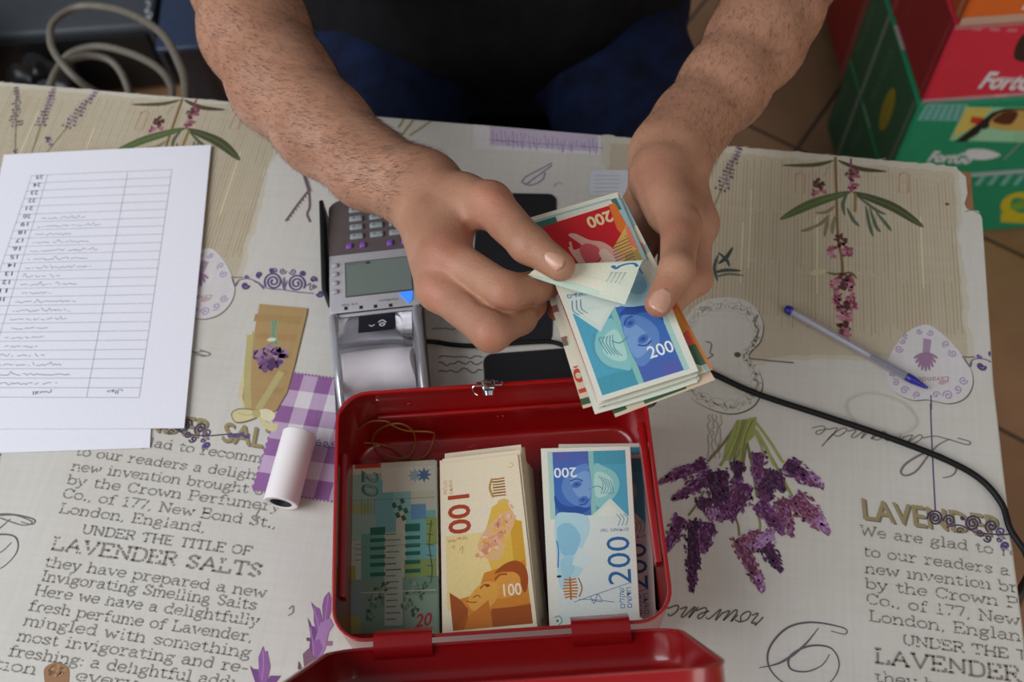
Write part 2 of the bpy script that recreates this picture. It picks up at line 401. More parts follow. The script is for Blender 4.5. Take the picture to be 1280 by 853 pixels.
def type_line(s, a, b, unit, wid, col, dx=0, dy=0):
    """typewriter line from pixel a to pixel b (baseline); unit = metres per glyph unit of height"""
    A = np.array(U(*a)); B = np.array(U(*b)); d = B - A; L = np.hypot(*d); xd = d / L; yd = np.array((-xd[1], xd[0]))
    lines, tot = glyph_lines(s); k = L / tot; out = []
    for ln in lines:
        j = _rng.uniform(-0.12, 0.12)
        q = [A + xd * (p[0] * k) + yd * ((p[1] + j) * unit) + np.array((dx, dy)) for p in ln]; seg = []
        for u_, v_ in zip(q, q[1:]):                       # worn type: short gaps where the ink is missing
            m = max(1, int(np.hypot(*(v_ - u_)) / 0.0011))
            for s_ in range(m):
                a_, b_ = u_ + (v_ - u_) * s_ / m, u_ + (v_ - u_) * (s_ + 1) / m
                if _rng.random() < 0.13:
                    if len(seg) > 1: out.append(seg)
                    seg = [b_]; continue
                if not seg: seg = [a_]
                seg.append(b_)
        if len(seg) > 1: out.append(seg)
    ck.strokes(out, wid, col)
TYPE_COL = rgb(138, 135, 128)
LINES = [('We are glad to recommend', (98, 546), (362, 584)), ('to our readers a delightful', (93, 569), (356, 605)), ('new invention brought out', (88, 588), (350, 622)), ('by the Crown Perfumery', (82, 605), (350, 640)),
         ('Co., of 177, New Bond St.,', (77, 622), (345, 661)), ('London, England,', (73, 641), (256, 666)), ('they have prepared a new', (54, 708), (332, 748)), ('Invigorating Smelling Salts', (50, 726), (320, 763)),
         ('Here we have a delightfully', (42, 744), (323, 783)), ('fresh perfume of Lavender,', (34, 763), (315, 803)), ('mingled with something', (28, 782), (313, 823)), ('most invigorating and re-', (20, 801), (310, 842)),
         ('freshing: a delightful addi-', (9, 820), (304, 862)), ('tion to every', (-10, 836), (170, 862))]
REPS = [(0, 0), TREP]
# --- burlap patches with corduroy lines, ragged edge
for dx, dy in REPS:
    q = np.array([U(*p) for p in [(1196, 207), (1203, 240), (1199, 300), (1208, 345), (1211, 400), (1217, 440), (1216, 458), (1160, 461), (1105, 452), (1050, 449), (985, 451), (945, 456), (900, 452), (850, 446), (806, 440), (792, 330), (770, 250), (752, 200), (754, 168)]])
    if dx == 0: q = q - np.array(TREP)
    rr = random.Random(7); pts = []
    for i in range(len(q)):
        a, b = q[i], q[(i + 1) % len(q)]; n = max(2, int(np.hypot(*(b - a)) / 0.006))
        for k in range(n): pts.append(a + (b - a) * k / n + np.array((rr.uniform(-1, 1), rr.uniform(-1, 1))) * 0.0016)
    ck.poly(pts, rgb(194, 188, 172))
    ctr = q.mean(0); ck.poly([ctr + (p - ctr) * np.array((0.965, 0.94)) for p in pts], rgb(184, 174, 154))
    lines = [[], []]
    o = np.array(U(1214, 452)) - (np.array(TREP) if dx == 0 else 0)
    for k in range(90):
        b0 = o + np.array((TM.x, TM.y)) * (-0.0033 * k - 0.006); h0 = rr.uniform(0.012, 0.03); h1 = 0.205 - rr.uniform(0, 0.012)
        n2 = np.array((TN.x, TN.y))
        for a in range(3):
            y0 = h0 + (h1 - h0) * a / 3 + (rr.uniform(0, 0.004) if rr.random() < 0.3 else 0); y1 = h0 + (h1 - h0) * (a + 1) / 3
            lines[rr.randrange(2)].append([b0 + n2 * y0, b0 + n2 * y1])
    ck.strokes(lines[0], 0.0012, rgb(168, 153, 126)); ck.strokes(lines[1], 0.0010, rgb(174, 161, 135))
    for _ in range(5):   # paler and rosier worn stripes
        k = rr.randrange(10, 80); b0 = o + np.array((TM.x, TM.y)) * (-0.0033 * k - 0.0045)
        ck.strokes([[b0 + n2 * rr.uniform(0.02, 0.08), b0 + n2 * rr.uniform(0.12, 0.19)]], 0.0016, rr.choice([rgb(206, 198, 170), rgb(196, 172, 158), rgb(204, 196, 166)]))

def R2(fn):
    """draw a motif traced on the right-hand repeat at both repeats"""
    for dx, dy in REPS[::-1]:
        s = np.array((0, 0)) if dx else -np.array(TREP)
        fn(lambda x, y, s=s: tuple(np.array(U(x, y)) + s))
def L2(fn):
    for dx, dy in REPS:
        fn(lambda x, y, s=np.array((dx, dy)): tuple(np.array(U(x, y)) + s))
def leaf(u, pts, w, col, vein=None):
    c = [np.array(u(*p)) for p in pts]; c = spline(c, 8); n = len(c)
    ck.strokes([c], lambda t: w * (math.sin(PI * min(1, t * 0.97 + 0.03)) ** 0.7) + 0.0002, col)
    if vein: ck.strokes([c[2:-1]], 0.0007, vein)
def petals(u, cx, cy, rx, ry, n, cols, seed, size=0.003):
    r = random.Random(seed); z0 = ck.z
    for k in range(n):
        a = r.uniform(0, 2 * PI); q = math.sqrt(r.random()); c = u(cx + rx * q * math.cos(a), cy + ry * q * math.sin(a))
        ck.z = z0 + (k % 8) * ck.dz
        ck.ell(c, size * r.uniform(0.6, 1.2), size * r.uniform(0.35, 0.7), r.choice(cols), r.uniform(0, PI), 7)
    ck.z = z0 + 9 * ck.dz
PINK = [rgb(150, 84, 104), rgb(168, 104, 122), rgb(128, 66, 84), rgb(182, 124, 140)]
DARK = [rgb(84, 52, 50), rgb(104, 60, 62), rgb(70, 50, 40)]
def botanical(u):
    c = lambda x, y: u(930 + x * 0.2578, 180 + y * 0.2579)
    brown = rgb(120, 98, 62)
    ck.stroke([c(443, 62), c(447, 200), c(455, 440), c(474, 560), c(478, 640)], 0.0027, brown)
    leaf(c, [(435, 80), (340, 102), (182, 104)], 0.0046, rgb(88, 84, 56)); leaf(c, [(455, 80), (560, 120), (695, 134)], 0.0052, rgb(78, 70, 50))
    leaf(c, [(515, 232), (330, 290), (172, 368)], 0.0098, rgb(84, 100, 60), rgb(120, 128, 84)); leaf(c, [(530, 235), (720, 305), (872, 405)], 0.0105, rgb(70, 78, 50), rgb(110, 120, 84))
    for a in ([(500, 240), (480, 290), (488, 350)], [(500, 310), (530, 370), (562, 402)], [(590, 300), (610, 400), (628, 452)], [(610, 310), (640, 400), (664, 428)], [(640, 330), (690, 390), (715, 424)], [(545, 250), (640, 320), (690, 342)]):
        leaf(c, a, 0.0034, rgb(84, 98, 78))
    for a in ([(412, 345), (380, 380), (335, 408)], [(405, 350), (400, 400), (388, 452)], [(440, 350), (430, 400), (428, 440)], [(440, 300), (400, 330), (345, 334)], [(350, 395), (310, 415), (272, 424)]):
        leaf(c, a, 0.0036, rgb(128, 122, 92))
    ck.stroke([c(540, 240), c(538, 330)], 0.003, rgb(132, 116, 62)); ck.stroke([c(425, 85), c(385, 160)], 0.0007, rgb(150, 140, 110)); ck.stroke([c(518, 70), c(522, 235)], 0.0022, rgb(130, 70, 84))
    petals(c, 365, 200, 22, 30, 16, DARK, 1); petals(c, 345, 240, 14, 20, 10, PINK, 2, 0.0025); petals(c, 388, 230, 8, 16, 6, PINK, 12, 0.0022)
    petals(c, 524, 150, 32, 34, 22, DARK + PINK[:1], 3); petals(c, 530, 205, 18, 22, 12, PINK, 4)
    petals(c, 470, 470, 26, 32, 18, DARK, 5); petals(c, 432, 525, 24, 26, 14, PINK, 6); petals(c, 505, 525, 26, 26, 14, PINK, 7)
    leaf(c, [(480, 625), (440, 632), (400, 622)], 0.0026, rgb(110, 100, 60)); leaf(c, [(480, 628), (520, 628), (548, 655)], 0.003, rgb(110, 100, 60)); leaf(c, [(400, 618), (350, 622), (325, 632)], 0.006, rgb(196, 188, 150))
    petals(c, 482, 650, 36, 24, 22, DARK, 8); petals(c, 445, 680, 26, 30, 16, PINK, 9); petals(c, 520, 685, 26, 30, 16, PINK, 10); petals(c, 482, 690, 14, 16, 8, DARK, 11)
    petals(c, 455, 765, 28, 46, 26, PINK, 13); petals(c, 520, 770, 28, 46, 26, PINK, 14); petals(c, 487, 790, 22, 26, 14, DARK, 15); petals(c, 488, 835, 34, 34, 24, PINK, 16)
    petals(c, 485, 885, 26, 20, 16, DARK, 17); petals(c, 492, 925, 30, 28, 22, PINK + DARK[1:2], 18)
    for x in (248, 750):
        ck.stroke([c(x + 4, 145), c(x, 235), c(x + 44, 240), c(x + 48, 150), c(x + 24, 138), c(x + 2, 150)], 0.0012, rgb(176, 140, 108), smooth=False)
    ck.stroke([c(798, 140), c(800, 235)], 0.001, rgb(184, 154, 122)); ck.stroke([c(752, 190), c(798, 186)], 0.001, rgb(184, 154, 122))
    ck.ell(c(985, 292), 0.0019, 0.0015, rgb(70, 62, 52)); ck.stroke([c(1075, 328), c(1110, 322), c(1145, 342)], 0.0008, rgb(90, 80, 70))
R2(botanical)
def sprigs(u):
    g = rgb(124, 116, 76); cols = [rgb(122, 100, 130), rgb(146, 124, 152), rgb(102, 84, 108), rgb(84, 72, 88)]
    for (base, tip, s, cc) in (((19, 192), (21, 110), 1, [rgb(96, 88, 94), rgb(116, 106, 114)]), ((39, 193), (68, 108), 2, cols), ((56, 194), (122, 112), 3, cols)):
        b, t = np.array(u(*base)), np.array(u(*tip)); d = (t - b); n = np.array((-d[1], d[0])); L = np.hypot(*d); n = n / L
        ck.stroke([b, b + d * 0.5, b + d * 0.97], 0.0012, g); r = random.Random(s)
        for k in range(13):
            f = 0.42 + 0.58 * k / 12; w = 0.0062 * (1.1 - 0.75 * k / 12); z0 = ck.z
            for j in range(5):
                ck.z = z0 + j * ck.dz * 0.3
                p = b + d * f + n * r.uniform(-w, w); ck.ell(p, 0.0019, 0.0011, r.choice(cc), r.uniform(0, PI), 7)
            ck.z = z0 + ck.dz
    petals(u, 62, 176, 5, 6, 10, cols, 5, 0.0024); petals(u, 20, 190, 3, 3, 5, cols, 6, 0.002)
L2(sprigs)
def dark_sprig(u):
    leaf(u, [(897, 352), (893, 335), (898, 318)], 0.003, rgb(74, 84, 80)); leaf(u, [(898, 330), (908, 322), (916, 309)], 0.0036, rgb(62, 70, 66)); leaf(u, [(898, 316), (908, 325), (912, 334)], 0.003, rgb(70, 78, 74))
    leaf(u, [(893, 341), (908, 338), (927, 339)], 0.0036, rgb(70, 78, 70)); leaf(u, [(893, 347), (910, 343), (931, 345)], 0.0026, rgb(104, 110, 96))
R2(dark_sprig)
# --- lace heart doily
def doily(u):
    c = lambda x, y: u(840 + x * 0.2812, 360 + y * 0.2812)
    out = [(340, 300), (392, 235), (402, 150), (350, 70), (250, 42), (120, 70), (40, 180), (20, 330), (60, 460), (140, 525), (260, 560), (360, 525), (400, 440), (385, 370)]
    ck.blob([c(x + 5, y + 6) for x, y in out], rgb(100, 96, 88)); ck.blob([c(*p) for p in out], rgb(198, 196, 188))
    lace = rgb(176, 172, 162)
    for sc, w in ((0.93, 0.0009), (0.8, 0.0007)):
        pts = spline([(210 + (x - 210) * sc, 300 + (y - 300) * sc) for x, y in out], 8, True)
        pts = [(x + 9 * math.cos(k * 1.3), y + 9 * math.sin(k * 1.3)) for k, (x, y) in enumerate(pts)]
        ck.stroke([c(*p) for p in pts], w, lace, closed=True, n=3)
    r = random.Random(9); dots = []
    pts = spline([(210 + (x - 210) * 0.86, 300 + (y - 300) * 0.86) for x, y in out], 14, True)
    for x, y in pts: dots.append([c(x + r.uniform(-12, 12), y + r.uniform(-12, 12)), c(x + r.uniform(-12, 12) + 5, y + r.uniform(-12, 12) + 6)])
    ck.strokes(dots, 0.0009, rgb(164, 158, 142))
    ck.ell(c(291, 298), 0.003, 0.0028, rgb(92, 82, 60)); ck.stroke([c(340, 314), c(440, 325), c(542, 334)], 0.0014, rgb(112, 104, 92))
    for q in ([(380, 120), (368, 165), (385, 190), (360, 240)], [(150, 240), (175, 250), (170, 290), (182, 300), (150, 320)]): ck.stroke([c(*p) for p in q], 0.0014, rgb(116, 110, 98))
    for k in range(6): ck.stroke([c(120 + k * 9, 100 - (k % 3) * 8), c(126 + k * 9, 84), c(131 + k * 9, 104)], 0.0006, rgb(140, 132, 120))
R2(doily)
# --- porcelain heart tag with scrolls
LIL = rgb(166, 148, 178); LIL2 = rgb(128, 108, 148)
def curl(u, x, y, r, turns, a0, col, w=0.0012, sgn=1):
    n = int(turns * 14); pts = []
    for k in range(n + 1):
        t = k / n; a = a0 + sgn * t * turns * 2 * PI; q = r * (1 - 0.8 * t); pts.append(u(x + q * math.cos(a), y + q * math.sin(a)))
    ck.stroke(pts, w, col, n=2); ck.ell(pts[-1], w * 0.75, w * 0.75, col, n=8)
def heart(u):
    c = lambda x, y: u(1080 + x * 0.1406, 390 + y * 0.1406)
    out = [(520, 118), (600, 130), (720, 220), (860, 370), (950, 520), (960, 660), (890, 770), (760, 815), (610, 790), (550, 780), (430, 785), (300, 730), (210, 640), (190, 530), (220, 410), (300, 270), (400, 170)]
    ck.blob([c(x + 9, y + 9) for x, y in out], rgb(104, 96, 84)); ck.blob([c(*p) for p in out], rgb(206, 203, 205))
    for x, y, r, t, a, s in ((490, 175, 28, 1.1, 0, 1), (590, 185, 30, 1.2, 3, -1), (370, 215, 26, 1, 1, 1), (345, 262, 26, 1, 3, -1), (310, 330, 36, 1.3, 0, 1), (730, 290, 34, 1.1, 2, 1), (790, 370, 38, 1.3, 4, -1), (880, 610, 40, 1.3, 0, 1), (830, 690, 38, 1.2, 2, -1), (745, 745, 46, 1.4, 3, 1), (640, 740, 34, 1.1, 0, -1), (470, 740, 34, 1.2, 2, 1), (360, 700, 38, 1.3, 0, -1), (280, 630, 34, 1.2, 4, 1), (245, 560, 28, 1.1, 1, -1)):
        curl(c, x, y, r, t, a, LIL, 0.0013, s)
    v = rgb(150, 118, 148)
    ck.poly([c(525, 235), c(600, 250), (c(585, 370)), c(520, 370)], rgb(162, 140, 164))
    for k in range(9):
        a = -1.25 + 2.5 * k / 8; ck.stroke([c(555 - 8 * math.sin(a), 360), c(550 + 60 * math.sin(a), 360 + 80 * math.cos(a)), c(548 + 110 * math.sin(a), 380 + 150 * math.cos(a) * (0.6 + 0.4 * math.cos(a)))], lambda t: 0.0005 + 0.0028 * t * (1.15 - t) * 2.4, v)
    a, b = c(755, 578), c(470, 582)
    ck.text('Lavande', a, b, 0.006, rgb(158, 116, 120), shear=0.3); ck.ell(c(700, 625), 0.0042, 0.0024, rgb(190, 160, 168), 0.3, 12)
    ck.stroke([c(595, 740), c(598, 870)], 0.0011, rgb(84, 66, 110)); ck.stroke([u(1163, 505), u(1165, 560), u(1169, 638)], 0.0011, rgb(92, 74, 116))
R2(heart)
# --- scroll crests
PUR = rgb(112, 92, 140); PUR2 = rgb(88, 72, 124)
def crest(u):
    c = lambda x, y: u(230 + x * 0.15625, 300 + y * 0.15625)
    ck.stroke([c(375, 300), c(420, 302), c(470, 300)], 0.0011, rgb(100, 92, 90)); ck.stroke([c(385, 310), c(410, 370), c(440, 320)], 0.0011, rgb(100, 92, 90)); ck.stroke([c(400, 375), c(450, 320), c(540, 318), c(640, 375), c(700, 395), c(790, 400), c(900, 418), c(1040, 430)], 0.0012, LIL2)
    for x, y, r, t, a, s, w in ((490, 365, 32, 1.0, 0, 1, 0.0024), (500, 295, 18, 0.9, 0, 1, 0.0016), (605, 280, 26, 1.1, 1.5, 1, 0.002), (715, 335, 72, 2.2, 2.6, 1, 0.0018), (900, 350, 72, 2.2, 0.6, -1, 0.0018), (725, 250, 26, 1.1, 2.5, 1, 0.0014), (790, 250, 28, 1.2, 0, 1, 0.0013), (870, 255, 28, 1.2, 3, -1, 0.0013), (945, 272, 24, 1.1, 0.4, -1, 0.0016), (1035, 320, 28, 1.1, 0.5, -1, 0.0018), (1090, 430, 30, 1.0, 3, -1, 0.0022), (1040, 370, 20, 1, 0, 1, 0.0012)):
        curl(c, x, y, r, t, a, PUR2 if w > 0.0017 else PUR, w, s)
    for x, y in ((700, 248), (955, 270)): ck.ell(c(x, y), 0.0022, 0.0032, PUR2, 0.3, 10)
    ck.stroke([c(800, 300), c(805, 400)], 0.0016, PUR); ck.stroke([c(780, 320), c(800, 390), c(825, 330)], 0.0012, PUR); ck.stroke([c(560, 330), c(600, 350), c(640, 395)], 0.0016, PUR)
    ck.stroke([c(980, 370), c(1010, 350), c(1010, 400), c(1060, 375)], 0.0011, PUR)
L2(crest)
# --- LAVENDER SALTS heading and second crest
def heading(u):
    sh = rgb(120, 112, 96); ol = rgb(152, 138, 100)
    a, b, a2, b2 = u(1079, 649), u(1255, 672.5), u(1274, 676), u(1374, 692)
    for off, col in ((0.0014, sh), (0.0, ol)):
        o = np.array((off, -off))
        ck.text('LAVENDER', np.array(a) + o, np.array(b) + o, 0.0188, col, up=np.array(u(1080, 620)) - np.array(u(1083, 650)), bold=0.012)
        ck.text('SALTS', np.array(a2) + o, np.array(b2) + o, 0.0188, col, up=np.array(u(1080, 620)) - np.array(u(1083, 650)), bold=0.012)
    c = lambda x, y: u(1000 + x * 0.2345, 500 + y * 0.2345)
    dk = rgb(70, 60, 88)
    for x, y, r, t, an, s, w in ((720, 632, 42, 2.2, 3, 1, 0.0016), (795, 645, 32, 1.6, 3, 1, 0.0015), (865, 630, 12, 0.9, 0, 1, 0.0016), (920, 660, 42, 2.2, 0, -1, 0.0016), (850, 700, 20, 1, 0, -1, 0.0012), (1020, 675, 34, 1.6, 2, 1, 0.0018), (960, 710, 22, 1.2, 0, 1, 0.0014), (1000, 740, 22, 1.2, 3, -1, 0.0014), (1070, 705, 26, 1.2, 2, 1, 0.0014), (1095, 780, 24, 1.0, 2, 1, 0.0022), (690, 610, 14, 1, 0, 1, 0.0012), (1060, 745, 16, 1, 0, 1, 0.0012)):
        curl(c, x, y, r, t, an, dk if x < 1040 else PUR2, w, s)
    ck.stroke([c(780, 680), c(850, 670), c(930, 705), c(1000, 715), c(1080, 720), c(1180, 712), c(1260, 712), c(1330, 735)], 0.0012, dk)
    for k in range(4): curl(c, 1210 + 34 * k, 715 + 6 * (k % 2), 17, 1.2, k, PUR2, 0.0012, (-1) ** k)
R2(heading)
# --- typewriter text
for i, (s, a, b) in enumerate(LINES):
    for dx, dy in REPS: type_line(s, a, b, 0.00092, 0.00115, TYPE_COL, dx, dy)
for dx, dy in REPS:
    type_line('UNDER THE TITLE OF', (101, 667), (314, 695), 0.00082, 0.0013, TYPE_COL, dx, dy)
    type_line('LAVENDER SALTS', (62, 687), (326, 722), 0.00118, 0.0019, rgb(138, 133, 124), dx, dy)
# --- script words printed upside down
CUR = {'e': (4.2, '~0,1 2.4,2.4 2.2,3.8 1.2,3.6 .8,1.2 2,0 4.2,1.4'), 'n': (5.2, '~0,0 .9,3.9 1,0 2.6,3.7 3.5,3.4 3.4,.4 5.2,1.3'), 'u': (5, '~0,1.4 .9,3.9 .7,.5 1.8,.1 3.4,3.8 3.2,.4 5,1.4'), 'a': (4.8, '~3.2,3.5 1.4,3.8 .4,1 1.5,0 3.2,3.7 3,.4 4.8,1.4'),
       'd': (5, '~3,3.4 1.4,3.8 .4,1 1.5,0 3,3 4,9', '~3.6,6 3,.4 5,1.4'), 'v': (4.4, '~0,1.2 .9,3.9 1.2,.1 3,3.6 4.4,3.2'), 'o': (4.4, '~2.4,3.8 .7,2.8 .7,.6 2,0 3.2,1.6 2.4,3.8 4.4,3.2'), 'c': (3.8, '~2.8,3.1 1.8,3.9 .5,2 1.4,0 3.8,1.4'), 'r': (3.8, '~0,1.4 1,4.4 1.4,3.6 2.6,3.7 2.2,.4 3.8,1.2')}
def cursive(u, s, a, b, unit, col, w=0.0011):
    A = np.array(u(*a)); B = np.array(u(*b)); d = B - A; L = np.hypot(*d); xd = d / L; yd = np.array((-xd[1], xd[0]))
    lines, tot = glyph_lines(s, CUR); k = L / tot
    ck.strokes([[A + xd * (p[0] * k + p[1] * unit * 0.55) + yd * (p[1] * unit) for p in spline(ln, 2)] for ln in lines], w, col)
SCR = rgb(120, 114, 108)
def lavande(u):
    c = lambda x, y: u(1000 + x * 0.2345, 500 + y * 0.2345)
    cursive(u, 'avande', (1156, 545), (1017, 532), 0.0021, SCR, 0.0009)
    ck.stroke([c(840, 205), c(905, 225), c(890, 240), c(800, 215), c(720, 195), c(655, 205)], 0.001, SCR); ck.stroke([c(800, 210), c(740, 240), c(690, 290), c(620, 380), c(560, 405), c(538, 380), c(580, 330), c(690, 280), c(800, 320), c(832, 370), c(810, 405), c(760, 418)], lambda t: 0.0008 + 0.001 * math.sin(PI * t), SCR)
R2(lavande)
def provence(u):
    c = lambda x, y: u(820 + x * 0.3905, 520 + y * 0.3905)
    cursive(u, 'rouvence', (957, 767), (822, 755), 0.0023, rgb(100, 96, 90), 0.0011)
    ck.stroke([c(560, 690), c(605, 700), (c(600, 680)), c(500, 662), c(420, 680), c(365, 740), c(360, 800), c(400, 850), c(470, 880), c(550, 860), c(586, 800), c(560, 745), c(490, 738), c(430, 770), c(430, 810), c(480, 820), c(530, 800), c(555, 765)], lambda t: 0.0006 + 0.001 * math.sin(PI * 2 * t) ** 2, rgb(100, 92, 100))
    ck.stroke([c(520, 680), c(470, 740), c(400, 790), c(330, 808)], lambda t: 0.0006 + 0.0013 * math.sin(PI * t) ** 2, rgb(106, 94, 104))
R2(provence)
# --- gingham patch
def gingham(u):
    O = np.array(u(362, 467)); X = np.array(u(446, 478)) - O; Y = np.array(u(316, 612)) - O
    Z = 1.35
    def q(a, b): return tuple(O + X * a + Y * b)
    ck.poly([q(0, 0), q(Z, 0), q(Z, 1), q(0, 1)], rgb(220, 214, 220))
    n = 7
    for k in range(4): ck.poly([q(0, (2 * k + 0.0) / n), q(Z, (2 * k) / n), q(Z, (2 * k + 1) / n), q(0, (2 * k + 1) / n)], rgb(190, 164, 194))
    xs = 0.215
    for k in range(4): ck.poly([q(k * xs * 2, 0), q(k * xs * 2 + xs, 0), q(k * xs * 2 + xs, 1), q(k * xs * 2, 1)], rgb(190, 164, 194))
    for k in range(4):
        for j in range(4): ck.poly([q(k * xs * 2, 2 * j / n), q(k * xs * 2 + xs, 2 * j / n), q(k * xs * 2 + xs, (2 * j + 1) / n), q(k * xs * 2, (2 * j + 1) / n)], rgb(144, 98, 152))
    for k in range(26):
        ck.poly([q(k * 0.052, 0), q(k * 0.052 + 0.026, -0.02), q(k * 0.052 + 0.052, 0)], rgb(150, 104, 160)); ck.poly([q(k * 0.052, 1), q(k * 0.052 + 0.026, 1.02), q(k * 0.052 + 0.052, 1)], rgb(150, 104, 160))
    for k in range(20): ck.poly([q(0, k * 0.05), q(-0.03, k * 0.05 + 0.025), q(0, k * 0.05 + 0.05)], rgb(150, 104, 160))
    for k in range(9): curl(u, 372 + k * 9, 553 + k * 0.6, 4.5, 1.2, k * 1.7, PUR2, 0.0009, (-1) ** k)
L2(gingham)
# --- burlap sachet with lavender posy and ribbon
def sachet(u):
    c = lambda x, y: u(270 + x * 0.3285, 360 + y * 0.3283)
    ck.poly([c(*p) for p in [(140, 165), (112, 188), (118, 250), (90, 370), (84, 420), (110, 470), (150, 480)]], rgb(206, 196, 160))
    bag = [(166, 62), (348, 78), (345, 100), (300, 290), (270, 400), (228, 470), (160, 478), (118, 465), (100, 420), (112, 330), (146, 170)]
    ck.poly([c(x + 4, y + 2) for x, y in bag], rgb(96, 84, 62)); ck.poly([c(*p) for p in bag], rgb(172, 144, 100))
    for k in range(5): ck.poly([c(150 + 10 * k, 100 + 70 * k), c(330 - 18 * k, 110 + 68 * k), c(322 - 18 * k, 140 + 66 * k), c(144 + 9 * k, 128 + 68 * k)], rgb(166 + 3 * (k % 2), 136, 92))
    for k in range(5): ck.stroke([c(212 + 6 * k, 125), c(214 + 3 * k, 170), c(205 + 8 * k, 215)], 0.0016, rgb(110, 140, 112) if k % 2 else rgb(132, 160, 128))
    petals(c, 208, 262, 62, 36, 70, [rgb(118, 84, 124), rgb(94, 62, 104), rgb(140, 106, 144), rgb(160, 128, 152)], 31, 0.0042); petals(c, 200, 295, 34, 22, 26, [rgb(88, 58, 98), rgb(118, 84, 124)], 32, 0.004)
    ck.ell(c(212, 198), 0.004, 0.002, rgb(216, 214, 190))
    rb = rgb(206, 196, 150); rb2 = rgb(180, 170, 118); rb3 = rgb(218, 212, 178)
    ck.stroke([c(132, 180), c(120, 320), c(122, 460)], 0.0062, rb2); ck.stroke([c(250, 320), (c(200, 400)), c(160, 465)], 0.0062, rb2)
    ck.blob([c(*p) for p in [(58, 480), (90, 460), (150, 468), (165, 490), (120, 512), (75, 515)]], rgb(120, 108, 72)); ck.blob([c(*p) for p in [(62, 480), (92, 464), (148, 470), (160, 488), (118, 506), (76, 510)]], rb)
    ck.blob([c(*p) for p in [(150, 475), (190, 462), (225, 480), (215, 505), (180, 505), (158, 495)]], rb3); ck.blob([c(*p) for p in [(165, 490), (200, 515), (235, 520), (225, 548), (195, 540), (168, 512)]], rb)
    ck.blob([c(*p) for p in [(140, 470), (165, 468), (168, 492), (142, 492)]], rb2); ck.stroke([c(85, 478), c(115, 486), c(140, 484)], 0.0008, rb2)
L2(sachet)
# --- twig, stamps, postcard, small marks
def small_left(u):
    ck.stroke([u(374, 195), u(379, 215), u(386, 238)], 0.0030, rgb(118, 98, 106)); ck.stroke([u(386, 238), u(372, 256), u(357, 277)], 0.0022, rgb(118, 98, 104)); ck.stroke([u(386, 236), u(387, 258), u(384, 268), u(388, 278)], 0.0022, rgb(118, 98, 104))
    tw = []
    for k in range(14): tw.append([u(372 + k * 1.0, 198 + k * 3), u(378 + k * 1.0, 201 + k * 3)])
    for k in range(9): tw.append([u(384 - k * 3, 241 + k * 4), u(386 - k * 3, 244 + k * 4)])
    ck.strokes(tw, 0.0006, rgb(80, 66, 70))
    ck.stroke([u(243, 441), u(254, 440), u(263, 443), u(254, 446), u(243, 443)], 0.0008, rgb(130, 120, 130))
    ck.poly([u(592, 156), u(752, 170), u(752, 195), u(590, 187)], rgb(208, 204, 206)); r = random.Random(3)
    ck.poly([u(612, 158), u(748, 170), u(748, 190), u(612, 182)], rgb(186, 174, 196))
    ck.strokes([[u(x, 160 + (x - 600) * 0.09 + r.uniform(0, 8)), u(x + r.uniform(-3, 3), 178 + (x - 600) * 0.07 + r.uniform(-2, 6))] for x in range(616, 748, 5)], 0.0013, rgb(162, 148, 178))
    ck.strokes([[u(x, 174 + (x - 600) * 0.07), u(x + r.uniform(6, 16), 176 + (x - 600) * 0.07)] for x in range(612, 740, 9)], 0.001, rgb(150, 132, 168))
    pen = rgb(136, 122, 160)
    ck.stroke([u(652, 228), u(656, 222), u(690, 204)], 0.0012, pen, False); ck.stroke([u(652, 228), u(664, 232), u(678, 225), u(681, 216)], 0.0012, pen); ck.stroke([u(656, 232), u(690, 207)], 0.0012, pen); ck.ell(u(667, 224), 0.0011, 0.0011, pen, n=8); ck.stroke([u(692, 234), u(698, 228), u(703, 231)], 0.001, rgb(176, 168, 186))
    ck.poly([u(738, 213), u(800, 213), u(800, 246), u(736, 244)], rgb(202, 206, 214))
    ck.strokes([[u(742, 220 + 5 * k), u(775, 220 + 5 * k)] for k in range(5)], 0.0008, rgb(160, 166, 178))
    for a, b in (((500, 172), (517, 150)), ((512, 170), (540, 151)), ((498, 160), (505, 149))): ck.stroke([u(*a), u(*b)], 0.0018, rgb(148, 148, 88))
    for k in range(3): ck.strokes([spline([u(x, 446 + 9 * k + r.uniform(-3, 3)) for x in range(548, 606, 5)], 4)], 0.0011, rgb(110, 104, 96))
    ck.strokes([spline([u(x, 412 + r.uniform(-3, 3)) for x in range(540, 600, 5)], 4)], 0.001, rgb(120, 114, 104))
    ck.blob([u(56, 853), u(56, 836), u(70, 829), u(85, 835), u(86, 853), u(84, 880), u(58, 880)], rgb(150, 112, 80)); petals(u, 70, 838, 12, 7, 18, [rgb(110, 78, 54), rgb(168, 132, 96), rgb(130, 96, 66)], 8, 0.0022)
    ck.stroke([u(0, 645), u(20, 645), u(40, 653), u(28, 657), u(0, 648)], 0.001, SCR); 
    ck.stroke([u(326, 634), u(320, 646), u(322, 652)], 0.001, TYPE_COL); ck.stroke([u(361, 762), u(366, 758), u(366, 766), u(360, 770)], 0.001, rgb(140, 134, 140))
for s in [(0, 0)]: small_left(lambda x, y: U(x, y))
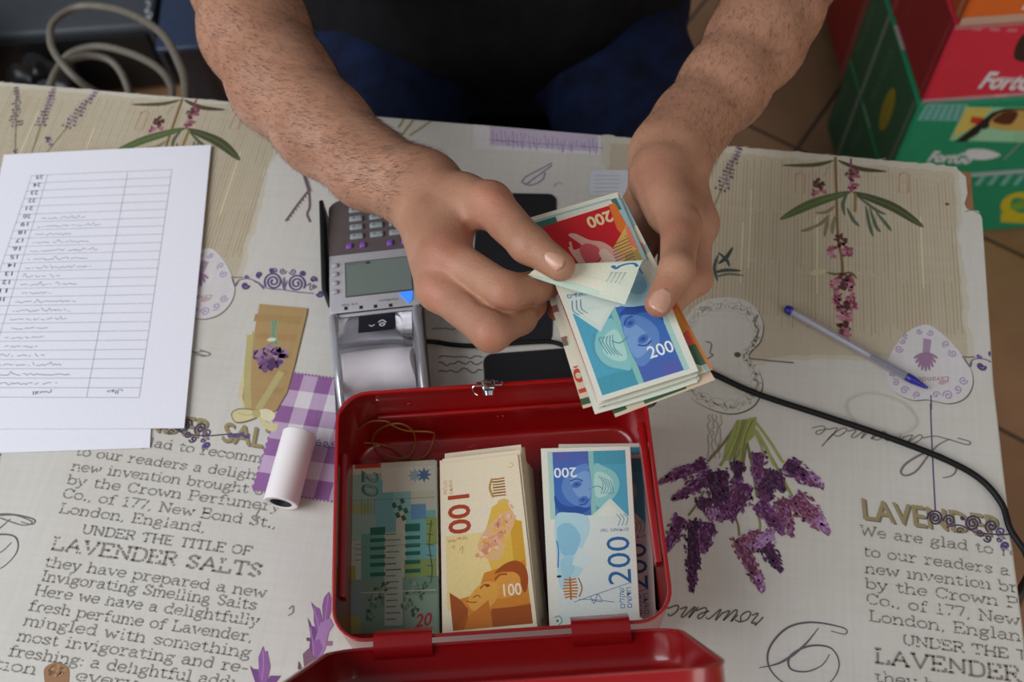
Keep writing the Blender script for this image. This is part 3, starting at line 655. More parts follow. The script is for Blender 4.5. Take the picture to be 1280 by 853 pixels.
def iris(u):
    c = lambda x, y: u(300 + x * 0.1442, 730 + y * 0.1442)
    v1, v2, v3 = rgb(140, 92, 150), rgb(116, 74, 130), rgb(164, 122, 174)
    for pts, col in (([(200, 540), (160, 640), (165, 760), (150, 860), (230, 880), (262, 720), (235, 580), (215, 600)], v1), ([(85, 710), (110, 740), (155, 745), (175, 860), (140, 880)], v2), ([(230, 860), (262, 800), (355, 800), (310, 860), (270, 900)], v2),
                     ([(770, 70), (730, 120), (712, 200), (720, 330), (760, 330), (785, 250), (795, 150)], v1), ([(615, 160), (650, 200), (690, 220), (715, 330), (712, 450), (670, 440), (640, 330), (640, 250)], v1), ([(585, 290), (620, 370), (655, 375), (690, 480), (650, 640), (600, 580), (612, 450)], v2),
                     ([(700, 340), (780, 300), (810, 360), (770, 420), (740, 560), (700, 640), (640, 640), (640, 520)], v3), ([(640, 500), (690, 480), (720, 560), (680, 640), (620, 640)], v1), ([(545, 610), (600, 560), (650, 640), (700, 640), (640, 720), (560, 760)], rgb(126, 92, 112)), ([(510, 670), (530, 720), (540, 760), (500, 740)], rgb(104, 80, 100)), ([(575, 470), (600, 470), (605, 500), (580, 500)], rgb(104, 76, 96)), ([(740, 500), (800, 500), (795, 540), (750, 540)], rgb(150, 110, 140))):
        ck.poly([c(*p) for p in pts], col)
    for q in ([(200, 580), (205, 700), (190, 840)], [(765, 100), (750, 220), (740, 320)], [(640, 210), (670, 320), (690, 430)], [(610, 380), (630, 500), (640, 620)]): ck.stroke([c(*p) for p in q], 0.0009, v3)
L2(iris)
# --- lavender bunch
def bunch(u):
    c = lambda x, y: u(810 + x * 0.2814, 510 + y * 0.2814)
    for k in range(4): ck.strokes([spline([c(270 + 17 * k + random.Random(k * 50 + j).uniform(-7, 7), 30 + 14 * j) for j in range(15)], 3)], 0.0007, rgb(150, 144, 132))
    gr = [rgb(132, 142, 72), rgb(152, 160, 92), rgb(110, 118, 66), rgb(120, 112, 78)]
    for i, (a, b) in enumerate((((440, 60), (320, 260)), ((420, 65), (360, 240)), ((450, 60), (375, 260)), ((400, 70), (265, 240)), ((455, 70), (640, 395)), ((470, 55), (600, 245)), ((430, 120), (485, 400)), ((440, 90), (405, 330)), ((440, 100), (375, 370)), ((480, 100), (560, 260)), ((250, 370), (180, 480)), ((385, 480), (405, 570)), ((490, 480), (495, 560)), ((460, 80), (520, 230)))):
        ck.stroke([c(*a), c((a[0] + b[0]) / 2 + 6, (a[1] + b[1]) / 2), c(*b)], 0.0022 if i < 10 else 0.0016, gr[i % 4])
    ck.poly([c(392, 60), c(482, 42), c(470, 130), c(330, 250), c(345, 170)], rgb(146, 154, 86))
    for k in range(7): ck.stroke([c(400 + 11 * k, 55), c(385 + 8 * k, 130), c(335 + 14 * k, 235)], 0.0012, gr[k % 4])
    A = [rgb(106, 62, 106), rgb(126, 80, 130), rgb(90, 48, 90), rgb(142, 98, 150), rgb(114, 64, 92)]
    D = [rgb(78, 44, 80), rgb(92, 54, 92), rgb(64, 40, 66), rgb(104, 62, 104)]; Lg = [rgb(168, 128, 178), rgb(150, 108, 158), rgb(186, 150, 192), rgb(130, 86, 128)]; Rd = [rgb(132, 78, 104), rgb(150, 96, 122), rgb(112, 62, 86), rgb(150, 104, 152)]
    sp = (((400, 235), (400, 350), 60, D), ((540, 270), (500, 400), 80, D), ((520, 330), (540, 410), 90, D), ((265, 245), (45, 335), 66, A), ((300, 290), (110, 410), 74, A), ((300, 275), (345, 490), 130, D), ((260, 400), (250, 460), 90, D), ((310, 430), (330, 500), 110, A), ((440, 335), (365, 500), 100, A), ((490, 195), (485, 335), 74, A), ((560, 290), (600, 375), 70, D), ((600, 245), (775, 355), 86, A), ((620, 250), (690, 300), 80, D), ((640, 390), (800, 555), 100, Rd), ((590, 400), (640, 570), 80, Rd), ((490, 410), (600, 560), 88, A), ((150, 480), (80, 640), 74, A), ((210, 490), (195, 815), 84, D), ((270, 505), (245, 640), 84, A), ((400, 570), (505, 815), 80, Rd), ((490, 545), (475, 640), 84, Rd), ((560, 560), (470, 610), 74, Lg), ((520, 610), (590, 725), 66, D), ((290, 450), (280, 500), 60, Lg), ((745, 490), (800, 555), 50, Lg), ((720, 290), (770, 350), 36, Lg), ((490, 740), (508, 810), 36, Lg))
    for i, (a, b, w, cols) in enumerate(sp):
        r = random.Random(100 + i); a = np.array(a, float); b = np.array(b, float); d = b - a; L = np.hypot(*d); n = np.array((-d[1], d[0])) / L; z0 = ck.z
        prof = [(t_, w / 2 * (0.45 + 0.75 * math.sin(PI * min(1, 0.25 + 0.72 * t_)) - 0.35 * t_) * 0.62) for t_ in (0.06, 0.25, 0.5, 0.75, 0.9)]
        dk_ = tuple(v_ * 0.75 for v_ in cols[min(2, len(cols) - 1)][:3]) + (1.0,)
        ck.blob([c(*(a + d * t_ + n * q_)) for t_, q_ in prof] + [c(*(a + d * t_ - n * q_)) for t_, q_ in prof[::-1]], dk_, 4); z0 = ck.z
        for k in range(int(26 + L * w / 190)):
            t = r.random() ** 0.9; ww = w / 2 * (0.45 + 0.75 * math.sin(PI * min(1, 0.25 + 0.72 * t)) - 0.35 * t)
            p = a + d * t + n * r.uniform(-ww, ww); ck.z = z0 + (k % 8) * ck.dz * 0.5
            ang = math.atan2(-d[1], d[0]) + r.uniform(-0.7, 0.7); h = r.uniform(0.0019, 0.0032)
            q = c(*p); e = np.array((math.cos(ang), math.sin(ang))); f = np.array((-e[1], e[0])); q = np.array(q)
            ck.poly([q - e * h * 0.6, q + f * h * 0.42, q + e * h, q - f * h * 0.42], r.choice(cols))
        ck.z = z0 + 5 * ck.dz
R2(bunch)
ck.stroke([U(1062, 500), U(1090, 492), U(1130, 505), U(1146, 530), U(1120, 545), U(1080, 535), U(1060, 515)], 0.0016, rgb(192, 187, 178), closed=True)

# cloth body: printed top, rounded hems hanging a little over the far and right edges
base = Ink(z0=0.0); base.poly(CP, CLOTH)
b_me = base.build('base', CLM, mapf=lambda x, y, z: (x, y, TZ), sub=0.05, me_only=True)
p_me = ck.build('print', CLM, mapf=lambda x, y, z: (x, y, TZ + z), sub=0.02, clip=in_cloth, me_only=True)
hem = bmesh.new(); ring = [Vector((x, y, TZ)) for x, y in CP]; n = len(ring); cen = sum(ring, Vector()) / n
prof = [(0.0, 0.0), (0.0012, -0.0006), (0.002, -0.002), (0.0024, -0.008), (0.0022, -0.022), (0.003, -0.034)]
rows = []
for (o, dz) in prof:
    row = []
    for i in range(n):
        t = (ring[(i + 1) % n] - ring[i - 1]); nn = Vector((t.y, -t.x, 0)).normalized()
        torn = 4 <= i <= 11
        row.append(hem.verts.new(ring[i] + nn * (o * (0.2 if torn else 1)) + Vector((0, 0, dz * (0.04 if torn else 1)))))
    rows.append(row)
for a, b in zip(rows, rows[1:]):
    for i in range(n): hem.faces.new((a[i], b[i], b[(i + 1) % n], a[(i + 1) % n]))
hem.normal_update(); h_me = bpy.data.meshes.new('hem'); hl = hem.loops.layers.float_color.new('ink')
for f in hem.faces:
    f.smooth = True
    for l in f.loops: l[hl] = CLOTH
hem.to_mesh(h_me); hem.free(); h_me.materials.append(CLM)
cloth_o = link_mesh('tablecloth', join_meshes('tablecloth', [b_me, p_me, h_me]))
tag(cloth_o, 'cream linen tablecloth printed with lavender flowers, script and old adverts', 'tablecloth')

# ------------------------------------------------------------------ person: one skin surface grown from smooth-blended limbs
def V3(px, py, z):
    p = P(px, py, z); return np.array((p.x, p.y, p.z))
def smin(a, b, k):
    h = np.maximum(k - np.abs(a - b), 0.0) / k
    return np.minimum(a, b) - h * h * k * 0.25
def cone(p, a, b, ra, rb, flat=None):
    ab = b - a; L2_ = ab @ ab + 1e-12
    q = p - a
    t = np.clip((q @ ab) / L2_, 0, 1)
    e = q - t[:, None] * ab
    if flat is not None:                       # flat = (unit normal, factor): squeeze along the normal
        nrm, fac = flat
        e = e + np.outer(e @ nrm, nrm) * (1.0 / fac - 1.0)
    return np.sqrt((e * e).sum(1)) - (ra + (rb - ra) * t)
def chain(p, pts, rad, k=0.004):
    d = None
    for i in range(len(pts) - 1):
        c = cone(p, pts[i], pts[i + 1], rad[i], rad[i + 1])
        d = c if d is None else smin(d, c, k)
    return d
def surface_nets(f, lo, hi, h, block=10):
    lo = np.array(lo, float); nb = np.ceil((np.array(hi) - lo) / (h * block)).astype(int); N = nb * block + 1
    ii = np.stack(np.meshgrid(*[np.arange(n) for n in nb], indexing='ij'), -1).reshape(-1, 3)
    cc = lo + (ii + 0.5) * block * h
    dc = f(cc); D = np.empty(N, np.float32)
    half = block * h * 0.5 * math.sqrt(3) * 1.25 + 0.012
    g = np.arange(block + 1); loc = np.stack(np.meshgrid(g, g, g, indexing='ij'), -1).reshape(-1, 3)
    D.fill(1.0)
    for b, d in zip(ii, dc):
        if d < 0: s = b * block; D[s[0]:s[0] + block + 1, s[1]:s[1] + block + 1, s[2]:s[2] + block + 1] = -1.0
    act = ii[np.abs(dc) < half]
    for c0 in range(0, len(act), 160):
        ch = act[c0:c0 + 160]
        pts = (lo + (ch[:, None, :] * block + loc[None]) * h).reshape(-1, 3)
        dv = f(pts).reshape(len(ch), block + 1, block + 1, block + 1)
        for b, d in zip(ch, dv):
            s = b * block; D[s[0]:s[0] + block + 1, s[1]:s[1] + block + 1, s[2]:s[2] + block + 1] = d
    S = D < 0
    c = np.zeros(np.array(N) - 1, np.int8)
    for a in (0, 1):
        for b in (0, 1):
            for d in (0, 1): c += S[a:N[0] - 1 + a, b:N[1] - 1 + b, d:N[2] - 1 + d]
    ai = np.argwhere((c > 0) & (c < 8)); idx = -np.ones(np.array(N) - 1, np.int64); idx[tuple(ai.T)] = np.arange(len(ai))
    acc = np.zeros((len(ai), 3)); cnt = np.zeros(len(ai))
    corners = [(a, b, d) for a in (0, 1) for b in (0, 1) for d in (0, 1)]
    for i, A in enumerate(corners):
        for B in corners[i + 1:]:
            if sum(abs(x - y) for x, y in zip(A, B)) != 1: continue
            A_, B_ = np.array(A), np.array(B)
            da = D[tuple((ai + A_).T)].astype(float); db = D[tuple((ai + B_).T)].astype(float)
            m = (da < 0) != (db < 0); t = np.where(m, da / np.where(m, da - db, 1), 0)
            acc[m] += A_ + t[m, None] * (B_ - A_); cnt[m] += 1
    verts = lo + (ai + acc / cnt[:, None]) * h
    F = []
    for ax in range(3):
        u, v = (ax + 1) % 3, (ax + 2) % 3
        sl0 = [slice(None)] * 3; sl1 = [slice(None)] * 3; sl0[ax] = slice(0, -1); sl1[ax] = slice(1, None)
        e = np.argwhere(S[tuple(sl0)] != S[tuple(sl1)])
        ok = (e[:, u] > 0) & (e[:, v] > 0) & (e[:, u] < N[u] - 1) & (e[:, v] < N[v] - 1); e = e[ok]
        U_ = np.zeros(3, int); U_[u] = 1; V_ = np.zeros(3, int); V_[v] = 1
        q = np.stack([idx[tuple((e - U_ - V_).T)], idx[tuple((e - V_).T)], idx[tuple(e.T)], idx[tuple((e - U_).T)]], 1)
        ins = S[tuple(e.T)]
        F.append(np.where(ins[:, None], q, q[:, ::-1]))
    F = np.concatenate(F); F = F[(F >= 0).all(1)]
    return verts, F
def unit(v): return v / np.linalg.norm(v)

# --- joints, traced from the photograph with their heights above the table
# the man's right arm (left in the photo): pinches the lifted note
LA = dict(
    elbow=V3(300, -78, 0.110), fa=[V3(304, -25, 0.118), V3(318, 40, 0.122), V3(352, 104, 0.126), V3(405, 162, 0.134), V3(462, 210, 0.142), V3(529, 240, 0.150)], fr=[0.0480, 0.0465, 0.0430, 0.0370, 0.0310, 0.0268],
    thumb=[V3(545, 240, 0.163), V3(612, 256, 0.198), V3(660, 305, 0.214), V3(700, 333, 0.2135)], tr=[0.0190, 0.0170, 0.0134, 0.0108],
    index=[V3(556, 319, 0.186), V3(631, 366, 0.204), V3(667, 361, 0.186), V3(692, 354, 0.180)], ir=[0.0155, 0.0142, 0.0118, 0.0092],
    middle=[V3(550, 360, 0.179), V3(614, 415, 0.199), V3(649, 397, 0.178), V3(668, 382, 0.162)], mr=[0.0158, 0.0138, 0.0122, 0.0096],
    ring=[V3(557, 366, 0.148), V3(606, 415, 0.166), V3(640, 395, 0.150), V3(655, 375, 0.138)], rr=[0.0135, 0.0108, 0.0096, 0.0082],
    pinky=[V3(566, 350, 0.130), V3(598, 395, 0.140), V3(622, 380, 0.128), V3(636, 362, 0.118)], pr=[0.0120, 0.0096, 0.0086, 0.0074])
# the man's left arm (right in the photo): carries the bundle on the fingers, thumb on top
RA = dict(
    elbow=V3(1002, -85, 0.100), fa=[V3(992, -40, 0.106), V3(966, 10, 0.112), V3(945, 52, 0.116), V3(905, 108, 0.124), V3(864, 156, 0.132), V3(838, 195, 0.140)], fr=[0.0430, 0.0425, 0.0405, 0.0350, 0.0295, 0.0270],
    thumb=[V3(826, 216, 0.158), V3(851, 284, 0.182), V3(846, 338, 0.207), V3(823, 380, 0.2055)], tr=[0.0195, 0.0150, 0.0120, 0.0098],
    index=[V3(868, 280, 0.150), V3(871, 350, 0.150), V3(838, 378, 0.150), V3(805, 385, 0.152)], ir=[0.0140, 0.0112, 0.0098, 0.0086],
    middle=[V3(846, 288, 0.134), V3(836, 366, 0.128), V3(786, 388, 0.136), V3(742, 394, 0.150)], mr=[0.0136, 0.0110, 0.0098, 0.0088],
    ring=[V3(818, 284, 0.126), V3(782, 352, 0.122), V3(732, 380, 0.138), V3(697, 388, 0.158)], rr=[0.0130, 0.0106, 0.0094, 0.0080],
    pinky=[V3(795, 268, 0.122), V3(758, 318, 0.118), V3(728, 344, 0.126), V3(706, 362, 0.138)], pr=[0.0116, 0.0092, 0.0082, 0.0072])
def arm_field(A, left):
    wrist = A['fa'][-1]
    groove = []
    if left:
        palm = [(wrist, A['index'][0], 0.026, 0.0165), (wrist, A['middle'][0], 0.0245, 0.0165), (wrist, A['ring'][0], 0.0215, 0.0145), (wrist, A['pinky'][0], 0.019, 0.0125),
                (A['index'][0], A['pinky'][0], 0.0140, 0.012), (A['thumb'][0], A['index'][0], 0.0145, 0.0135), (wrist, A['thumb'][0], 0.0265, 0.020), ((A['thumb'][0] + A['thumb'][1]) / 2, A['index'][0], 0.0155, 0.0135)]
        # (a, b, amplitude, width): + cuts a crease, - raises a vein, tendon or knuckle
        groove = [(V3(566, 358, 0.192), V3(600, 377, 0.204), 0.0014, 0.0030), (V3(600, 377, 0.206), V3(630, 391, 0.204), 0.0016, 0.0030), (V3(630, 391, 0.204), V3(664, 381, 0.186), 0.0014, 0.0030), (V3(588, 284, 0.196), V3(606, 292, 0.196), 0.0022, 0.004), (V3(648, 288, 0.222), V3(664, 310, 0.224), 0.0009, 0.0022), (V3(654, 284, 0.222), V3(669, 304, 0.222), 0.0009, 0.0022),
                  (V3(622, 350, 0.226), V3(634, 352, 0.226), 0.0008, 0.003), (V3(553, 318, 0.204), V3(553, 318, 0.204), -0.0022, 0.010), (V3(540, 364, 0.188), V3(540, 364, 0.188), -0.0022, 0.010),
                  (V3(617, 246, 0.218), V3(617, 246, 0.218), -0.0018, 0.009), (V3(530, 250, 0.178), V3(550, 306, 0.202), -0.0012, 0.0045), (V3(524, 262, 0.172), V3(536, 345, 0.186), -0.0012, 0.0045),
                  (V3(560, 230, 0.185), V3(604, 244, 0.214), -0.0014, 0.005), (V3(470, 190, 0.172), V3(520, 218, 0.178), -0.0010, 0.005), (V3(525, 205, 0.168), V3(535, 222, 0.172), -0.0022, 0.010)]
    else:
        palm = [(wrist, A['index'][0], 0.0245, 0.0165), (wrist, A['middle'][0], 0.0245, 0.015), (wrist, A['ring'][0], 0.0235, 0.0145), (wrist, A['pinky'][0], 0.0225, 0.0135),
                (A['index'][0], A['pinky'][0], 0.0140, 0.0125), (A['thumb'][0], A['index'][0], 0.017, 0.013), (wrist, A['thumb'][0], 0.0255, 0.0205), (V3(822, 226, 0.158), V3(836, 264, 0.170), 0.0205, 0.0165)]
        groove = [(V3(884, 280, 0.178), V3(868, 330, 0.178), 0.0028, 0.0035), (V3(830, 334, 0.224), V3(856, 340, 0.222), 0.0008, 0.0022), (V3(836, 345, 0.222), V3(858, 350, 0.220), 0.0007, 0.0022),
                  (V3(796, 206, 0.168), V3(806, 180, 0.160), 0.0010, 0.003), (V3(793, 214, 0.170), V3(818, 292, 0.180), 0.0010, 0.004), (V3(850, 284, 0.200), V3(850, 284, 0.200), -0.0014, 0.010),
                  (V3(828, 150, 0.160), V3(820, 185, 0.164), -0.0012, 0.005), (V3(868, 320, 0.176), V3(852, 368, 0.184), 0.0018, 0.003)]
    def f(p):
        d = None
        pts = [A['elbow']] + A['fa']; rad = [A['fr'][0]] + A['fr']
        for i in range(len(pts) - 1):
            c = cone(p, pts[i], pts[i + 1], rad[i], rad[i + 1]); d = c if d is None else smin(d, c, 0.018)
        base = None
        for a, b, ra, rb in palm:
            c = cone(p, a, b, ra, rb); base = c if base is None else smin(base, c, 0.010)
        base = smin(d, base, 0.022)
        out = None
        for nm, rn, kk, kj in (('thumb', 'tr', 0.014, 0.006), ('index', 'ir', 0.009, 0.005), ('middle', 'mr', 0.009, 0.005), ('ring', 'rr', 0.008, 0.005), ('pinky', 'pr', 0.008, 0.005)):
            fg = chain(p, A[nm], A[rn], kj)
            # swell the finger pads and joints a little
            for j, am in ((1, 0.0007), (2, 0.0004)):
                q = ((p - A[nm][j]) ** 2).sum(1); fg = fg - am * np.exp(-q / (0.008 ** 2))
            c = smin(base, fg, kk); out = c if out is None else smin(out, c, 0.0022)
        for a, b, am, w in groove:
            ab = b - a; q = p - a; t = np.clip((q @ ab) / (ab @ ab + 1e-12), 0, 1); e = q - t[:, None] * ab
            out = out + am * np.exp(-(e * e).sum(1) / (w * w))
        return out
    return f
SH_L = np.array((-0.205, 1.02, TZ + 0.36)); SH_R = np.array((0.245, 1.02, TZ + 0.36))
HIP = np.array((0.01, 1.10, TZ - 0.20)); CHEST = np.array((0.02, 1.05, TZ + 0.26)); NECK = np.array((0.02, 1.02, TZ + 0.42)); HEAD = np.array((0.02, 0.955, TZ + 0.575))
def torso_field(p):
    d = chain(p, [HIP, (HIP + CHEST) / 2, CHEST, NECK], [0.135, 0.125, 0.135, 0.06], 0.05)
    for s, sh, A in ((-1, SH_L, LA), (1, SH_R, RA)):
        d = smin(d, cone(p, CHEST + np.array((s * 0.06, 0, 0)), sh, 0.105, 0.062), 0.06)
        d = smin(d, chain(p, [sh, (sh + A['elbow']) / 2, A['elbow'] , A['fa'][0]], [0.060, 0.052, A['fr'][0] * 0.93, A['fr'][0] * 0.93], 0.02), 0.03)
        hip = HIP + np.array((s * 0.10, -0.02, 0.0)); knee = np.array((0.02 + s * 0.20, 0.60, TZ - 0.205)); ank = np.array((0.02 + s * 0.17, 0.62, 0.10))
        d = smin(d, chain(p, [hip, knee, ank], [0.085, 0.058, 0.042], 0.03), 0.05)
    d = smin(d, cone(p, NECK, HEAD - np.array((0, 0, 0.05)), 0.056, 0.052), 0.02)
    # head: skull, jaw, nose, brow, lips, chin, ears
    up = unit(np.array((0, -0.42, 0.9))); fr = unit(np.array((0, -0.9, -0.42))); sd = np.array((1.0, 0, 0))
    def h(x, y, z): return HEAD + sd * x + fr * y + up * z
    d = smin(d, cone(p, h(0, -0.025, 0.035), h(0, 0.015, 0.03), 0.078, 0.072), 0.02)
    d = smin(d, cone(p, h(0, 0.02, -0.02), h(0, 0.045, -0.075), 0.062, 0.034), 0.025)
    d = smin(d, cone(p, h(0, 0.086, 0.018), h(0, 0.106, -0.020), 0.007, 0.012), 0.010)
    d = smin(d, cone(p, h(-0.035, 0.078, 0.03), h(0.035, 0.078, 0.03), 0.010, 0.010), 0.012)
    d = smin(d, cone(p, h(-0.018, 0.084, -0.052), h(0.018, 0.084, -0.052), 0.007, 0.007), 0.008)
    d = smin(d, cone(p, h(0, 0.075, -0.090), h(0, 0.078, -0.092), 0.017, 0.016), 0.012)
    for s in (-1, 1):
        d = smin(d, cone(p, h(s * 0.078, -0.012, 0.012), h(s * 0.075, -0.006, -0.018), 0.016, 0.011), 0.006)
        q = ((p - h(s * 0.031, 0.088, 0.010)) ** 2).sum(1); d = d + 0.010 * np.exp(-q / (0.014 ** 2))
    return d
vl, fl = surface_nets(arm_field(LA, True), (-0.34, 0.30, TZ + 0.045), (0.10, 0.90, TZ + 0.26), 0.0017)
vr, fr_ = surface_nets(arm_field(RA, False), (-0.02, 0.30, TZ + 0.03), (0.36, 0.90, TZ + 0.26), 0.0017)
vt, ft = surface_nets(torso_field, (-0.42, 0.42, 0.03), (0.46, 1.30, TZ + 0.75), 0.0075)

SKIN = NT('skin'); t = SKIN
t.b.inputs['Roughness'].default_value = 0.48; t.b.inputs['Specular IOR Level'].default_value = 0.35
t.b.inputs['Subsurface Weight'].default_value = 0.12; t.b.inputs['Subsurface Radius'].default_value = (0.006, 0.0022, 0.0012); t.b.inputs['Subsurface Scale'].default_value = 1.0
at = t.node('ShaderNodeAttribute', attribute_name='flush'); tc = t.node('ShaderNodeTexCoord')
n1 = t.node('ShaderNodeTexNoise'); n1.inputs['Scale'].default_value = 26; n1.inputs['Detail'].default_value = 4; t.link(tc.outputs['Object'], n1.inputs['Vector'])
n2 = t.node('ShaderNodeTexNoise'); n2.inputs['Scale'].default_value = 420; n2.inputs['Detail'].default_value = 3; t.link(tc.outputs['Object'], n2.inputs['Vector'])
vo = t.node('ShaderNodeTexVoronoi', feature='DISTANCE_TO_EDGE'); vo.inputs['Scale'].default_value = 620; t.link(tc.outputs['Object'], vo.inputs['Vector'])
c0 = t.ramp(n1.outputs[0], [(0.3, rgb(155, 110, 86)), (0.7, rgb(177, 131, 105))])
c1 = t.mix(at.outputs['Fac'], c0, rgb(182, 104, 84))
t.link(t.mix(0.35, c1, t.ramp(n2.outputs[0], [(0.3, (0.8, 0.76, 0.74, 1)), (0.7, (1, 1, 1, 1))]), 'MULTIPLY'), t.b.inputs['Base Color'])
mm = t.node('ShaderNodeMath', operation='ADD'); t.link(n2.outputs[0], mm.inputs[0]); t.link(vo.outputs[0], mm.inputs[1]); t.bump(mm.outputs[0], 0.35, 0.0009)
V = np.concatenate([vl, vr, vt]); F = np.concatenate([fl, fr_ + len(vl), ft + len(vl) + len(vr)])
body = bpy.data.meshes.new('person'); body.from_pydata(V.tolist(), [], F.tolist()); body.update()
fl_at = body.attributes.new('flush', 'FLOAT', 'POINT'); w = np.zeros(len(V))
for c, rad, am in [(V3(553, 318, 0.20), 0.016, 0.8), (V3(542, 366, 0.19), 0.015, 0.8), (V3(618, 250, 0.215), 0.018, 0.75), (V3(632, 368, 0.222), 0.015, 0.5), (V3(611, 424, 0.208), 0.015, 0.5), (V3(596, 296, 0.19), 0.014, 0.8),
                   (V3(700, 332, 0.20), 0.012, 0.6), (V3(826, 379, 0.206), 0.014, 0.7), (V3(852, 290, 0.2), 0.018, 0.35), (V3(697, 388, 0.158), 0.020, 1.0), (V3(870, 350, 0.16), 0.015, 0.4), (V3(816, 228, 0.18), 0.02, 0.25)]:
    w = np.maximum(w, 0.55 * am * np.exp(-((V - c) ** 2).sum(1) / rad ** 2))
fl_at.data.foreach_set('value', w.astype(np.float32))
person = link_mesh('person', body, SKIN.m, smooth=True)
tag(person, 'seated person in black shirt and navy jeans counting a bundle of banknotes', 'person')
sm = person.modifiers.new('smooth', 'SMOOTH'); sm.factor = 0.5; sm.iterations = 2

# nails: curved plates lying on the fingertips
nail_m = simple('nail', rgb(192, 146, 126), 0.28, noise=0.05, nscale=300, spec=0.55)
def nail(c, along, nrm, ln, wd, name='fingernail'):
    a = unit(np.array(along)); n = np.array(nrm, float); n = unit(n - a * (n @ a)); s = np.cross(n, a)
    bm = bmesh.new(); g = []
    for i in range(9):
        row = []
        for j in range(9):
            u = i / 8 * 2 - 1; v = j / 8 * 2 - 1
            # superellipse outline: square root end, rounded free edge
            k = (1 - max(0, u) ** 3 * 0.38 - max(0, -u) ** 4 * 0.30)
            sv = v * k
            p = np.array(c) + a * (u * ln / 2 - 0.0012 * u * u * (v * v)) + s * (sv * wd / 2) - n * (wd * 0.30 * sv * sv + 0.0012 * max(0, u) ** 2 + 0.0006 * max(0, -u) ** 2)
            row.append(bm.verts.new(p))
        g.append(row)
    for i in range(8):
        for j in range(8): bm.faces.new((g[i][j], g[i + 1][j], g[i + 1][j + 1], g[i][j + 1])).smooth = True
    bmesh.ops.recalc_face_normals(bm, faces=bm.faces[:])
    o = from_bm(name, bm, nail_m, person); md = o.modifiers.new('t', 'SOLIDIFY'); md.thickness = 0.0007; md.offset = 0
    return o
cam_n = np.array(CAM)
def nail_on(tip, prev, r, back, ln, wd, tilt=(0, 0, 0), name='fingernail'):
    a = unit(tip - prev); n = unit(cam_n - tip) + np.array(tilt); n = unit(n - a * (n @ a))
    return nail(tip - a * back + n * (r + 0.0004), a, n, ln, wd, name)
nail_on(LA['thumb'][3], LA['thumb'][2], 0.0112, 0.0040, 0.0180, 0.0132, (0.10, 0.04, 0), 'thumbnail')
nail_on(RA['thumb'][3], RA['thumb'][2], 0.0102, -0.001, 0.0180, 0.0145, (0.05, 0.0, 0), 'thumbnail')
nail_on(RA['ring'][3], RA['ring'][2], 0.0080, 0.0, 0.0120, 0.0105, (-0.3, -1.2, 0))

# arm hair: fine dark strands lying along the forearms, thinner on the hands
def hair(A, vv, ff, count, seed):
    r = np.random.default_rng(seed)
    vn = np.zeros_like(vv); a, b, c = vv[ff[:, 0]], vv[ff[:, 1]], vv[ff[:, 2]]; fn = np.cross(b - a, c - a)
    for k in range(4): np.add.at(vn, ff[:, k], fn)
    vn /= np.linalg.norm(vn, axis=1)[:, None] + 1e-12
    pts = np.array([A['elbow']] + A['fa']); best = np.full(len(vv), 9.0); dirv = np.zeros_like(vv); tt = np.zeros(len(vv))
    for i in range(len(pts) - 1):
        ab = pts[i + 1] - pts[i]; t_ = np.clip(((vv - pts[i]) @ ab) / (ab @ ab), 0, 1); d = np.linalg.norm(vv - pts[i] - t_[:, None] * ab, axis=1)
        m = d < best; best[m] = d[m]; dirv[m] = unit(ab); tt[m] = i + t_[m]
    wrist = A['fa'][-1]; dw = np.linalg.norm(vv - wrist, axis=1); beyond = (tt >= len(pts) - 1 - 1e-6)
    pr = np.where(beyond, np.clip(0.22 - dw * 4.0, 0, 1) , 1.0)
    pr = pr * np.clip(0.55 + 0.5 * vn[:, 2], 0.1, 1)
    pick = r.choice(len(vv), count, p=pr / pr.sum()); verts = []; faces = []
    for i in pick:
        p, n, d = vv[i], vn[i], dirv[i]; d = unit(d - n * (d @ n) + r.normal(0, 0.22, 3) + np.cross(n, d) * 0.45); L = r.uniform(0.004, 0.0085); s = unit(np.cross(n, d)); wd = r.uniform(0.00006, 0.00010)
        b0 = len(verts)
        for k, (t_, lift) in enumerate(((0, 0), (0.4, 0.16), (0.75, 0.22), (1, 0.2))):
            q = p + d * L * t_ + n * (L * lift + 0.0001); ww = wd * (1 - 0.75 * t_)
            verts += [q + s * ww, q - s * ww, q + n * ww * 1.2]
        for k in range(3):
            o = b0 + 3 * k
            faces += [(o, o + 3, o + 4, o + 1), (o + 1, o + 4, o + 5, o + 2), (o + 2, o + 5, o + 3, o)]
    return verts, faces
h1, g1 = hair(LA, vl, fl, 10500, 1); h2, g2 = hair(RA, vr, fr_, 6500, 2)
hm = bpy.data.meshes.new('arm_hair'); hm.from_pydata([tuple(v) for v in h1 + h2], [], g1 + [tuple(i + len(h1) for i in q) for q in g2]); hm.update()
ho = link_mesh('arm_hair', hm, simple('dark_hair', rgb(50, 35, 27), 0.5), person); tag(ho, kind='stuff')

